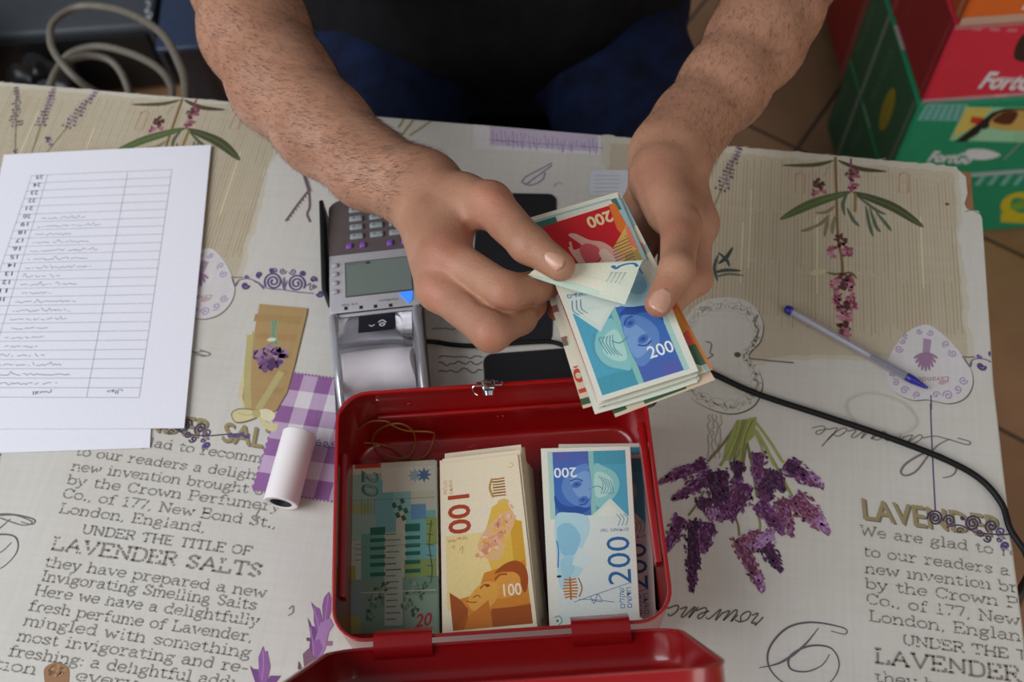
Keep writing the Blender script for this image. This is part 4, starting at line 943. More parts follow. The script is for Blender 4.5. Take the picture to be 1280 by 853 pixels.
# clothing and head hair follow the same fields
def cloth_from(name, field, lo, hi, h, mat, smooth_it=3):
    v, f = surface_nets(field, lo, hi, h); me = bpy.data.meshes.new(name); me.from_pydata(v.tolist(), [], f.tolist()); me.update()
    o = link_mesh(name, me, mat, person, smooth=True); m = o.modifiers.new('s', 'SMOOTH'); m.iterations = smooth_it
    return o
def fold(p, amp, f1, f2): return amp * (np.sin(p[:, 0] * f1 + 5 * np.sin(p[:, 2] * f2 * 0.4)) * np.sin(p[:, 2] * f2 + p[:, 1] * f1 * 0.7))
def shirt_field(p):
    d = chain(p, [HIP + np.array((0, 0, 0.02)), (HIP + CHEST) / 2, CHEST, NECK - np.array((0, 0, 0.03))], [0.160, 0.152, 0.148, 0.085], 0.05)
    d = smin(d, cone(p, HIP + np.array((-0.105, -0.01, 0.06)), HIP + np.array((0.105, -0.01, 0.06)), 0.150, 0.150), 0.04)
    d = smin(d, cone(p, HIP + np.array((-0.05, -0.10, 0.12)), HIP + np.array((0.06, -0.10, 0.12)), 0.10, 0.10), 0.06)
    for s, sh, A in ((-1, SH_L, LA), (1, SH_R, RA)):
        d = smin(d, cone(p, CHEST + np.array((s * 0.06, 0, 0)), sh, 0.115, 0.074), 0.06)
        d = smin(d, cone(p, sh, sh + (A['elbow'] - sh) * 0.62, 0.074, 0.068), 0.03)
    d = d + fold(p, 0.0035, 24, 18)
    d = np.maximum(d, -(p[:, 2] - (TZ - 0.235)))
    return np.maximum(d, -(np.linalg.norm(p - (NECK + np.array((0, -0.01, 0.06))), axis=1) - 0.085))
def jeans_field(p):
    d = cone(p, HIP + np.array((-0.125, 0, 0.0)), HIP + np.array((0.11, 0, 0.0)), 0.150, 0.150)
    for s in (-1, 1):
        hip = HIP + np.array((s * 0.125, -0.02, 0.0)); knee = np.array((0.02 + s * 0.20, 0.60, TZ - 0.205)); ank = np.array((0.02 + s * 0.17, 0.63, 0.09))
        d = smin(d, cone(p, hip, knee, 0.108, 0.084), 0.03); d = smin(d, cone(p, knee, ank, 0.082, 0.066), 0.02)
    d = d + fold(p, 0.004, 38, 30)
    return np.maximum(np.maximum(d, -(p[:, 2] - 0.06)), p[:, 2] - (TZ - 0.06))
def cloth_weave(name, a, b, sc, rough):
    t = NT(name); t.b.inputs['Roughness'].default_value = rough; t.b.inputs['Specular IOR Level'].default_value = 0.15
    tc = t.node('ShaderNodeTexCoord'); n = t.node('ShaderNodeTexNoise'); n.inputs['Scale'].default_value = sc; n.inputs['Detail'].default_value = 6; t.link(tc.outputs['Object'], n.inputs['Vector'])
    t.link(t.ramp(n.outputs[0], [(0.3, a), (0.7, b)]), t.b.inputs['Base Color']); t.bump(n.outputs[0], 0.3, 0.002); return t.m
cloth_from('shirt', shirt_field, (-0.42, 0.75, TZ - 0.30), (0.46, 1.35, TZ + 0.50), 0.009, cloth_weave('black_jersey', rgb(14, 14, 16), rgb(22, 22, 25), 40, 0.85))
cloth_from('jeans', jeans_field, (-0.46, 0.42, 0.03), (0.48, 1.34, TZ + 0.05), 0.010, cloth_weave('navy_denim', rgb(10, 15, 32), rgb(17, 29, 60), 30, 0.8))
def hair_field(p):
    up = unit(np.array((0, -0.42, 0.9))); fr = unit(np.array((0, -0.9, -0.42)))
    c = HEAD + up * 0.04 - fr * 0.02
    d = np.linalg.norm((p - c), axis=1) - 0.089 + fold(p, 0.002, 160, 140)
    return np.maximum(d, ((p - HEAD) @ fr) * 0.9 - ((p - HEAD) @ up) * 0.75 - 0.0)
cloth_from('hair', hair_field, HEAD - 0.14, HEAD + 0.16, 0.005, simple('black_hair', rgb(24, 19, 17), 0.6, noise=0.3, nscale=200, bump=0.002), 1)
up = unit(np.array((0, -0.42, 0.9))); fr = unit(np.array((0, -0.9, -0.42)))
for s in (-1, 1):
    bm = bmesh.new(); c = HEAD + np.array((s * 0.031, 0, 0)) + fr * 0.0735 + up * 0.010
    bmesh.ops.create_uvsphere(bm, u_segments=20, v_segments=12, radius=0.0115, matrix=Matrix.Translation(Vector(c)))
    for f in bm.faces: f.smooth = True
    from_bm('eye', bm, simple('eye_white', rgb(226, 220, 212), 0.2), person)
    bm = bmesh.new(); add_tube(bm, [Vector(HEAD + np.array((s * x, 0, 0)) + fr * y + up * z) for x, y, z in ((0.014, 0.091, 0.034), (0.030, 0.0905, 0.039), (0.048, 0.080, 0.034))], [0.003, 0.004, 0.002], 8)
    from_bm('eyebrow', bm, bpy.data.materials['black_hair'], person)
    bm = bmesh.new(); k = np.array((0.02 + s * 0.17, 0.60, 0.0))
    add_tube(bm, [Vector(k + np.array(q)) for q in ((0, 0.09, 0.035), (0, 0.05, 0.045), (0, -0.02, 0.05), (s * 0.008, -0.10, 0.036), (s * 0.01, -0.16, 0.030), (s * 0.01, -0.19, 0.024))], [0.026, 0.036, 0.042, 0.042, 0.034, 0.016], 16)
    for v in bm.verts: v.co.z = max(v.co.z, 0.001) if v.co.z < 0.02 else v.co.z
    from_bm('shoe', bm, simple('shoe_leather', rgb(38, 34, 32), 0.5, noise=0.2), person)
# chair under the person
chm = simple('black_plastic', rgb(22, 22, 24), 0.45, noise=0.15)
chair = empty('chair', (0.02, 1.12, 0), 'black plastic chair the person counting money sits on', 'chair')
bm = bmesh.new(); add_box(bm, (0.46, 0.44, 0.035), (0.02, 1.10, 0.374), 0.015, 3); from_bm('seat', bm, chm, chair)
bm = bmesh.new(); add_box(bm, (0.44, 0.03, 0.42), (0.02, 1.345, 0.62), 0.012, 3); from_bm('backrest', bm, chm, chair)
for s in (-1, 1):
    for yy in (0.90, 1.33):
        bm = bmesh.new(); add_cyl(bm, (0.02 + s * 0.215, yy, 0.0), (0.02 + s * 0.205, yy, 0.370), 0.016, 0.02); from_bm('leg', bm, chm, chair)

# ------------------------------------------------------------------ cash box
q = [P(420, 492, 0.095), P(808, 468, 0.095), P(838, 775, 0.095), P(416, 806, 0.095)]
BC = sum(q, Vector()) / 4; BC.z = TZ
BXd = ((q[1] - q[0]) + (q[2] - q[3])).normalized(); BXd.z = 0; BXd.normalize(); BYd = Vector((0, 0, 1)).cross(BXd)
BW, BL, BH = 0.2400, 0.1935, 0.095
BMAT = Matrix.Identity(4)
for i in range(3): BMAT[i][0] = BXd[i]; BMAT[i][1] = BYd[i]; BMAT[i][2] = (0, 0, 1)[i]; BMAT[i][3] = BC[i]
BMAT[2][3] = TZ + 0.0008
red = simple('red_enamel', rgb(146, 10, 14), 0.28, noise=0.05, nscale=25, spec=0.5, coat=0.35)
chrome = simple('chrome', rgb(205, 205, 208), 0.14, metal=1.0, noise=0.05)
cash = empty('cash_box', (BC.x, BC.y, TZ), 'open red metal cash box with three piles of banknotes, on the tablecloth', 'cash box')
def tray(bm, w, l, h, r, th, lip=0.0016, inset=0.0, n=7):
    """open rounded tray: outside, rolled rim, inside, floor"""
    prof = [(0.004, 0.0), (0.0005, 0.0015), (0.0, 0.005), (0.0, h - lip * 1.5), (-lip * 0.4, h - lip), (-lip * 0.4, h - lip * 0.3), (lip * 0.2, h), (th + lip * 0.2, h - 0.0002), (th + lip * 0.6, h - lip), (th, h - lip * 2.2), (th, 0.007), (th + 0.001, 0.0035), (th + 0.005, th)]
    rows = []
    for ins, z in prof:
        ring = rrect(-w / 2 + ins, -l / 2 + ins, w / 2 - ins, l / 2 - ins, max(0.002, r - ins), n)
        rows.append([bm.verts.new((x, y, z)) for x, y in ring])
    m = len(rows[0])
    for a, b in zip(rows, rows[1:]):
        for i in range(m): bm.faces.new((a[i], a[(i + 1) % m], b[(i + 1) % m], b[i])).smooth = True
    bm.faces.new(list(reversed(rows[0]))); bm.faces.new(rows[-1])
bm = bmesh.new(); tray(bm, BW, BL, BH, 0.024, 0.0014); bm.transform(BMAT)
body_box = from_bm('body', bm, red, cash); auto_smooth(body_box, 50)
# pressed ledge along the far wall, side rails, rivets
bm = bmesh.new(); add_box(bm, (BW - 0.052, 0.0035, 0.006), (0, BL / 2 - 0.0032, 0.052), 0.0012, 2, BMAT); auto_smooth(from_bm('ledge', bm, red, cash))
for s in (-1, 1):
    bm = bmesh.new(); add_box(bm, (0.0055, 0.112, 0.013), (s * (BW / 2 - 0.0046), 0.004 if s > 0 else -0.006, BH - 0.016), 0.0012, 2, BMAT); auto_smooth(from_bm('tray_rail', bm, red, cash))
for x, z in ((-0.090, 0.082), (-0.066, 0.072), (-0.066, 0.044), (0.004, 0.036), (0.008, 0.036)):
    bm = bmesh.new(); bmesh.ops.create_uvsphere(bm, u_segments=12, v_segments=8, radius=0.0017, matrix=BMAT @ Matrix.Translation((x, BL / 2 - 0.0018, z)) @ Matrix.Diagonal((1, 0.5, 1, 1)))
    for f in bm.faces: f.smooth = True
    from_bm('rivet', bm, red if x != -0.090 else chrome, cash)
# latch on the far rim
bm = bmesh.new(); add_box(bm, (0.017, 0.0016, 0.020), (-0.002, BL / 2 + 0.0012, BH - 0.009), 0.0005, 1, BMAT); add_box(bm, (0.0105, 0.009, 0.006), (-0.001, BL / 2 - 0.003, BH + 0.0025), 0.002, 3, BMAT)
add_cyl(bm, BMAT @ Vector((-0.001, BL / 2 - 0.0075, BH + 0.0025)), BMAT @ Vector((-0.001, BL / 2 - 0.0105, BH + 0.001)), 0.0052, 0.0046, 20)
add_tube(bm, [BMAT @ Vector(p) for p in spline([(-0.006, BL / 2 - 0.004, BH + 0.005), (-0.0125, BL / 2 - 0.004, BH + 0.0045), (-0.013, BL / 2 - 0.007, BH + 0.001), (-0.010, BL / 2 - 0.009, BH - 0.001)], 6)], 0.0008, 8)
add_tube(bm, [BMAT @ Vector(p) for p in spline([(0.004, BL / 2 - 0.004, BH + 0.005), (0.009, BL / 2 - 0.004, BH + 0.005), (0.0095, BL / 2 - 0.001, BH + 0.003)], 6)], 0.0008, 8)
o = from_bm('latch', bm, chrome, cash); auto_smooth(o)
o['label'] = 'small chrome latch catch'
# lid, opened back past upright
LIDA = math.radians(109.5)
HZ = BH - 0.002
HM = BMAT @ Matrix.Translation((0, -BL / 2 - 0.002, HZ)) @ Matrix.Rotation(LIDA, 4, 'X') @ Matrix.Translation((0, BL / 2 + 0.002, 0))
bm = bmesh.new(); tray(bm, BW + 0.004, BL + 0.004, 0.027, 0.026, 0.0014)
bm.transform(HM @ Matrix.Translation((0, 0, 0.029)) @ Matrix.Rotation(PI, 4, 'Y'))
lid = from_bm('lid', bm, red, cash); auto_smooth(lid, 50)
bm = bmesh.new(); add_tube(bm, [HM @ Vector(p) for p in spline([(-0.045, 0.01, 0.029), (-0.042, 0.01, 0.041), (-0.02, 0.01, 0.046), (0.02, 0.01, 0.046), (0.042, 0.01, 0.041), (0.045, 0.01, 0.029)], 6)], 0.003, 10)
ho_ = from_bm('handle', bm, chrome, lid)
for x in (-0.070, 0.068):
    bm = bmesh.new()
    pr = [(0.010, BH - 0.012), (0.0045, BH - 0.001), (0.0, BH + 0.0022), (-0.006, BH + 0.0022), (-0.011, BH - 0.001), (-0.0145, BH - 0.007), (-0.0150, BH - 0.012)]
    rows = [[bm.verts.new(BMAT @ Vector((x + sx * 0.0205, -BL / 2 + y, z + off))) for sx in (-1, 1)] for off in (0, -0.0014) for y, z in pr]
    k = len(pr)
    for i in range(k - 1):
        bm.faces.new((rows[i][0], rows[i][1], rows[i + 1][1], rows[i + 1][0])); bm.faces.new((rows[k + i][1], rows[k + i][0], rows[k + i + 1][0], rows[k + i + 1][1]))
        for s in (0, 1): bm.faces.new((rows[i][s], rows[i + 1][s], rows[k + i + 1][s], rows[k + i][s]))
    for i in (0, k - 1): bm.faces.new((rows[i][0], rows[i][1], rows[k + i][1], rows[k + i][0]))
    bmesh.ops.recalc_face_normals(bm, faces=bm.faces[:]); auto_smooth(from_bm('hinge', bm, red, cash), 40)

# ------------------------------------------------------------------ banknotes
NOTE = ink_mat('banknote_paper', 0.62, 0.05, 900.0, 0.25)
CREAM = rgb(226, 218, 196)
def art200(k):
    B1, B2, Tl = rgb(66, 110, 184), rgb(88, 128, 190), rgb(84, 164, 190)
    R = lambda x0, y0, x1, y1, c: k.poly([(x0, y0), (x1, y0), (x1, y1), (x0, y1)], c)
    R(0, 0, 71, 150, rgb(222, 222, 208)); R(8, 6, 67, 90, rgb(212, 222, 216)); R(5, 88, 9, 147, rgb(170, 205, 196))
    R(9, 90, 37.5, 146.5, B1); R(37.5, 90, 41.5, 146.5, rgb(138, 192, 184)); R(41.5, 88, 67, 146.5, Tl); R(9, 134, 37.5, 146.5, rgb(80, 104, 176)); R(41.5, 134, 67, 146.5, rgb(76, 154, 174)); R(12, 139, 22, 146.5, rgb(92, 100, 172))
    # portrait: hair, two-tone face, eyes, collar triangle
    k.blob([(9, 108), (14, 101), (22, 98), (33, 99), (36, 95), (26, 90), (17, 89), (10, 98)], rgb(48, 84, 156))
    k.blob([(18, 124), (26, 132), (37.4, 133), (37.4, 100), (28, 98), (19, 104), (15, 114)], rgb(98, 138, 198)); k.blob([(22, 120), (29, 127), (37.3, 127), (37.3, 106), (28, 106)], rgb(124, 162, 210))
    k.blob([(41.5, 133), (50, 132), (58, 126), (61, 116), (57, 106), (50, 100), (41.5, 99)], rgb(138, 196, 196)); k.blob([(42, 126), (50, 126), (56, 118), (52, 108), (42, 106)], rgb(176, 216, 206))
    for c in ((27, 117), (31.5, 103.5)): k.ell(c, 4.4, 3.0, rgb(84, 122, 190), 0.4); k.ell(c, 2.8, 1.8, rgb(68, 104, 176), 0.3); k.ell(c, 1.2, 1.0, rgb(50, 80, 152))
    k.stroke([(22, 120), (27, 122), (32, 120)], 1.2, rgb(52, 84, 160)); k.stroke([(28, 99), (33, 100), (36, 104)], 1.2, rgb(52, 84, 160)); k.stroke([(36, 112), (43, 115), (48, 112)], 0.8, rgb(92, 150, 170))
    for a in range(5): k.stroke([(45 + 2.2 * a, 124 - a), (48 + 2 * a, 117 - 2 * a), (46 + 1.8 * a, 108)], 0.55, rgb(84, 142, 162))
    k.stroke([(58, 104), (62, 112), (61, 122), (55, 131)], 0.9, rgb(92, 160, 176))
    k.poly([(53, 104), (36, 88), (68, 86)], rgb(206, 222, 212)); k.poly([(52, 100), (41, 89), (62, 88)], rgb(218, 226, 214))
    k.blob([(9, 90), (20, 93), (34, 89), (35, 76), (28, 60), (30, 48), (18, 34), (10, 32), (8, 60)], rgb(176, 212, 220)); k.blob([(10, 80), (20, 84), (28, 72), (22, 58), (12, 60)], rgb(140, 192, 214)); k.blob([(11, 52), (19, 58), (22, 46), (14, 38)], rgb(158, 204, 218)); k.poly([(26, 64), (38, 54), (30, 46), (20, 50)], rgb(204, 222, 220))
    k.stroke([(9, 70), (10, 62), (9, 48)], 1.0, rgb(70, 110, 172)); k.ell((9.5, 41), 2, 1, rgb(34, 50, 84))
    k.text('200', (27.5, 132), (9.5, 132), 9, rgb(236, 240, 240), bold=0.01)
    k.text('200', (66, 32), (66, 71), 19, rgb(48, 104, 158), up=(-1, 0))
    for x, s in ((60, 'םילקש'), (65.5, 'םישדח')): k.text(s, (x, 13), (x, 29), 4.4, rgb(62, 112, 162), up=(-1, 0))
    k.text('םייתאמ ינש', (66, 78), (44, 78), 3.0, rgb(80, 110, 140)); 
    for j in range(3): k.stroke([(58 + 3 * j, 80), (60 + 3 * j, 86), (57 + 3 * j, 90)], 0.6, rgb(110, 140, 160))
    for j in range(7): k.stroke([(12 + 0.4 * abs(j - 3), 24 + 2.4 * j), (18, 24 + 2.2 * j + 0.6), (24 - 0.4 * abs(j - 3), 24 + 2.4 * j)], 1.25, rgb(190, 120, 46))
    k.stroke([(18, 22), (18, 40)], 1.4, rgb(178, 110, 44)); k.stroke([(24.5, 24), (27, 31), (24.5, 39)], 1.0, rgb(160, 104, 54))
    k.stroke([(20, 20), (34, 24), (66, 33)], 0.5, rgb(90, 112, 164)); k.stroke([(24, 22), (36, 21), (52, 18)], 0.5, rgb(90, 112, 164)); k.stroke([(33, 24), (36, 18), (39, 25), (42, 19), (34, 21)], 0.5, rgb(90, 112, 164))
    k.stroke([(7, 3), (10, 6), (8, 10), (4, 9)], 0.7, rgb(90, 150, 160)); k.ell((6.5, 6.5), 1, 1, rgb(70, 120, 150))
def art200_back(k):
    R = lambda x0, y0, x1, y1, c: k.poly([(x0, y0), (x1, y0), (x1, y1), (x0, y1)], c)
    R(0, 0, 71, 150, rgb(222, 218, 196)); k.blob([(5, 150), (66, 150), (70, 144), (40, 140), (10, 146)], rgb(192, 214, 196)); R(0, 92, 19, 150, rgb(212, 218, 198))
    k.stroke([(19, 113), (16, 115.5), (14, 112.5), (10, 109.5), (5, 109), (1.5, 113)], 2.4, rgb(62, 110, 166)); k.ell((18.5, 113), 1.8, 1.6, rgb(62, 110, 166))
    for j in range(4): k.strokes([[(7.5 + 3 * j + 0.4 * q, 120 + 2.1 * q), (9.2 + 3 * j, 120.8 + 2.1 * q)] for q in range(6)], 0.9, rgb(110, 136, 130))
    k.stroke([(5, 128), (20, 130), (40, 126)], 0.4, rgb(200, 206, 190))
def art100(k):
    R = lambda x0, y0, x1, y1, c: k.poly([(x0, y0), (x1, y0), (x1, y1), (x0, y1)], c)
    Y = lambda t: 142 * (1 - t)
    R(0, 0, 71, 142, rgb(228, 216, 188)); R(4, Y(0.86), 68, Y(0.44), rgb(226, 204, 140))
    k.poly([(34, Y(0.5)), (44, Y(0.30)), (56, Y(0.26)), (67, Y(0.44)), (68, Y(0.66)), (40, Y(0.66))], rgb(218, 178, 74)); k.poly([(58, Y(0.38)), (68, Y(0.40)), (68, Y(0.66)), (58, Y(0.64))], rgb(206, 156, 50))
    k.blob([(30, Y(0.52)), (38, Y(0.42)), (48, Y(0.36)), (60, Y(0.33)), (62, Y(0.40)), (54, Y(0.50)), (48, Y(0.60)), (38, Y(0.60))], rgb(220, 176, 120))
    r = random.Random(5); z0 = k.z
    for j in range(60):
        k.z = z0 + (j % 8) * k.dz; t = r.random(); c = (32 + 26 * t + r.uniform(-7, 7), Y(0.58 - 0.24 * t + r.uniform(-0.035, 0.035)))
        k.ell(c, r.uniform(1.4, 3), r.uniform(1, 2.2), r.choice([rgb(224, 170, 150), rgb(232, 192, 172), rgb(214, 150, 120), rgb(222, 170, 84), rgb(206, 138, 92)]), r.uniform(0, 3), 8)
    k.z = z0 + 9 * k.dz
    k.poly([(6, Y(0.76)), (14, Y(0.80)), (22, Y(0.79)), (30, Y(0.74)), (34, Y(0.67)), (67, Y(0.62)), (68, Y(0.968)), (8, Y(0.968))], rgb(206, 130, 46))
    k.blob([(42, Y(0.68)), (50, Y(0.635)), (60, Y(0.62)), (67, Y(0.66)), (68, Y(0.74)), (64, Y(0.80)), (60, Y(0.70)), (50, Y(0.675))], rgb(160, 76, 26))
    k.blob([(46, Y(0.70)), (56, Y(0.68)), (62, Y(0.72)), (58, Y(0.80)), (46, Y(0.82)), (38, Y(0.78))], rgb(218, 150, 64)); k.blob([(20, Y(0.82)), (24, Y(0.77)), (30, Y(0.735)), (36, Y(0.72)), (44, Y(0.74)), (42, Y(0.82)), (34, Y(0.87)), (24, Y(0.87))], rgb(222, 160, 70))
    k.stroke([(30, Y(0.755)), (34, Y(0.735)), (38, Y(0.745))], 1.1, rgb(150, 74, 28)); k.ell((36, Y(0.742)), 1.7, 1.2, rgb(140, 66, 26)); k.stroke([(24, Y(0.80)), (28, Y(0.79)), (30, Y(0.805))], 0.9, rgb(160, 84, 34)); k.stroke([(19, Y(0.815)), (23, Y(0.825)), (27, Y(0.825))], 0.9, rgb(160, 84, 34)); k.stroke([(42, Y(0.715)), (46, Y(0.69)), (52, Y(0.69))], 1.6, rgb(166, 84, 30))
    k.poly([(6, Y(0.76)), (15, Y(0.81)), (20, Y(0.86)), (18, Y(0.968)), (8, Y(0.968))], rgb(158, 80, 34)); k.poly([(18, Y(0.90)), (38, Y(0.88)), (68, Y(0.86)), (68, Y(0.968)), (10, Y(0.968))], rgb(170, 90, 36)); R(38, Y(0.968), 68, Y(0.87), rgb(158, 80, 34))
    k.poly([(20, Y(0.90)), (36, Y(0.82)), (38, Y(0.968)), (16, Y(0.968))], rgb(196, 116, 44))
    k.text('100', (48, Y(0.808)), (62, Y(0.808)), 9.5, rgb(238, 228, 208), bold=0.01)
    k.text('100', (7, Y(0.205)), (7, Y(0.435)), 19, rgb(168, 66, 36), up=(1, 0), bold=0.02)
    for x, s in ((3, 'םילקש'), (8, 'םישדח')): k.text(s, (x, Y(0.11)), (x, Y(0.195)), 3.2, rgb(206, 140, 76), up=(1, 0))
    k.text('ISRAEL', (12, Y(0.465)), (5, Y(0.465)), 2.0, rgb(150, 110, 80)); k.text('לארשי', (22, Y(0.455)), (13, Y(0.455)), 2.4, rgb(150, 110, 80)); k.stroke([(8, Y(0.51)), (11, Y(0.5)), (10, Y(0.52))], 0.7, rgb(206, 150, 110)); k.stroke([(15, Y(0.53)), (18, Y(0.51)), (17, Y(0.55))], 0.7, rgb(206, 150, 110))
    for j in range(7): k.stroke([(46, Y(0.135 + 0.017 * j)), (51, Y(0.137 + 0.0165 * j)), (57, Y(0.135 + 0.017 * j))], 1.25, rgb(120, 88, 40) if j % 2 else rgb(170, 110, 40))
    k.stroke([(46, Y(0.13)), (43.5, Y(0.185)), (46, Y(0.245))], 2.0, rgb(178, 140, 70)); k.stroke([(63, Y(0.045)), (66, Y(0.06)), (64, Y(0.075)), (60, Y(0.07))], 0.6, rgb(206, 170, 110)); k.ell((54, Y(0.28)), 5, 3, rgb(214, 180, 90))
def art20(k):
    L = 129.0
    R = lambda x0, t0, x1, t1, c: k.poly([(71 * x0, L * (1 - t1)), (71 * x1, L * (1 - t1)), (71 * x1, L * (1 - t0)), (71 * x0, L * (1 - t0))], c)
    R(0, 0, 1, 1, rgb(196, 196, 172)); R(0, 0.06, 0.36, 0.5, rgb(148, 178, 166)); R(0.3, 0.1, 0.53, 0.42, rgb(122, 174, 172)); R(0.38, 0.03, 0.98, 0.18, rgb(206, 204, 186)); R(0.5, 0.18, 0.7, 0.3, rgb(140, 184, 182)); R(0.64, 0.30, 0.98, 0.6, rgb(122, 180, 176)); R(0.7, 0.26, 0.87, 0.35, rgb(104, 150, 182)); R(0.87, 0.34, 0.99, 0.5, rgb(154, 168, 92)); R(0.62, 0.58, 0.98, 0.7, rgb(146, 166, 98)); R(0.02, 0.46, 0.24, 0.68, rgb(178, 190, 176)); R(0, 0.6, 0.08, 0.72, rgb(164, 162, 86)); R(0.14, 0.42, 0.4, 0.68, rgb(110, 160, 144)); R(0.0, 0.68, 1, 0.99, rgb(128, 158, 134)); R(0.0, 0.70, 0.18, 0.9, rgb(134, 156, 152)); R(0.0, 0.88, 0.14, 0.99, rgb(166, 160, 96)); R(0.62, 0.78, 0.98, 0.99, rgb(150, 172, 148)); R(0.02, 0.24, 0.24, 0.30, rgb(160, 168, 112))
    R(0.40, 0.42, 0.60, 0.94, rgb(186, 194, 176))
    for x0, x1, ts in ((0.24, 0.41, (0.385, 0.45, 0.495, 0.545, 0.59, 0.645)), (0.63, 0.80, (0.375, 0.445, 0.49, 0.535, 0.585, 0.635))):
        for j, t in enumerate(ts): R(x0, t, x1, t + (0.045 if j == 0 else 0.022), rgb(44, 112, 92))
    for a in range(3):
        for b in range(4):
            if (a + b) % 2 == 0: k.poly([(71 * (0.48 + 0.045 * a + 0.02 * b), L * (1 - (0.25 + 0.03 * b - 0.012 * a))), (71 * (0.52 + 0.045 * a + 0.02 * b), L * (1 - (0.24 + 0.03 * b - 0.012 * a))), (71 * (0.545 + 0.045 * a + 0.02 * b), L * (1 - (0.27 + 0.03 * b - 0.012 * a))), (71 * (0.50 + 0.045 * a + 0.02 * b), L * (1 - (0.28 + 0.03 * b - 0.012 * a)))], rgb(66, 100, 74))
    k.text('20', (10, L * 0.965), (10, L * 0.80), 14, rgb(76, 110, 104), up=(1, 0), shear=0.2, bold=0.015); k.text('20', (12, L * 0.96), (12, L * 0.805), 11, rgb(126, 160, 152), up=(1, 0), shear=0.2)
    for j in range(5): k.strokes([[(10 + 2.6 * j, L * (0.79 - 0.02 * (j % 2))), (10 + 2.6 * j, L * 0.69)]], 0.9, rgb(120, 150, 126))
    for cx, col in ((53, rgb(150, 170, 176)), (60.5, rgb(84, 112, 150))):
        k.poly([(cx + (7 if j % 2 == 0 else 3.4) * 0.92 * math.cos(PI * j / 8), L * 0.915 + (7 if j % 2 == 0 else 3.4) * 0.92 * math.sin(PI * j / 8)) for j in range(16)], col)
    r = random.Random(8)
    for j in range(15): t = 0.43 + 0.034 * j; k.strokes([[(29.5, L * (1 - t)), (29.5 + r.uniform(7, 12), L * (1 - t))]], 0.8, rgb(110, 120, 104) if j not in (5, 6) else rgb(70, 84, 78))
    for j in range(4): k.strokes([[(5, L * (0.52 - 0.03 * j)), (14, L * (0.52 - 0.03 * j))]], 0.9, rgb(130, 148, 138))
    for cx, cy, w in ((24, 0.24, 7), (22, 0.18, 9), (30, 0.27, 5), (50, 0.26, 8), (56, 0.22, 6), (46, 0.17, 7), (60, 0.27, 4), (18, 0.12, 6), (52, 0.13, 5)):
        z0 = k.z
        for j in range(9): k.z = z0 + (j % 6) * k.dz; k.ell((cx + r.uniform(-w, w) * 0.6, L * cy + r.uniform(-w, w) * 0.6), r.uniform(0.8, 2.2), r.uniform(0.6, 1.6), r.choice([rgb(86, 116, 90), rgb(104, 132, 108), rgb(116, 142, 122), rgb(72, 98, 80), rgb(150, 170, 150)]), r.uniform(0, 3), 7)
        k.z = z0 + 6 * k.dz
    k.stroke([(66, L * 0.64), (64, L * 0.5), (66, L * 0.36), (64.5, L * 0.28)], 0.8, rgb(80, 96, 66)); k.strokes([[(62, L * (0.62 - 0.06 * j)), (67, L * (0.615 - 0.06 * j))] for j in range(6)], 0.7, rgb(90, 104, 76))
    k.strokes([[(10, L * 0.245), (69, L * 0.243)]], 0.8, rgb(196, 198, 178)); k.strokes([[(2, L * 0.78), (69, L * 0.775)], [(2, L * 0.5), (69, L * 0.505)]], 0.4, rgb(120, 138, 118))
    k.text('20', (52, L * 0.045), (66, L * 0.055), 9, rgb(190, 60, 70), shear=0.3, bold=0.02)
    R(0.06, 0.0, 0.36, 0.025, rgb(186, 62, 46)); R(0.0, 0.975, 0.36, 1.0, rgb(180, 58, 46))
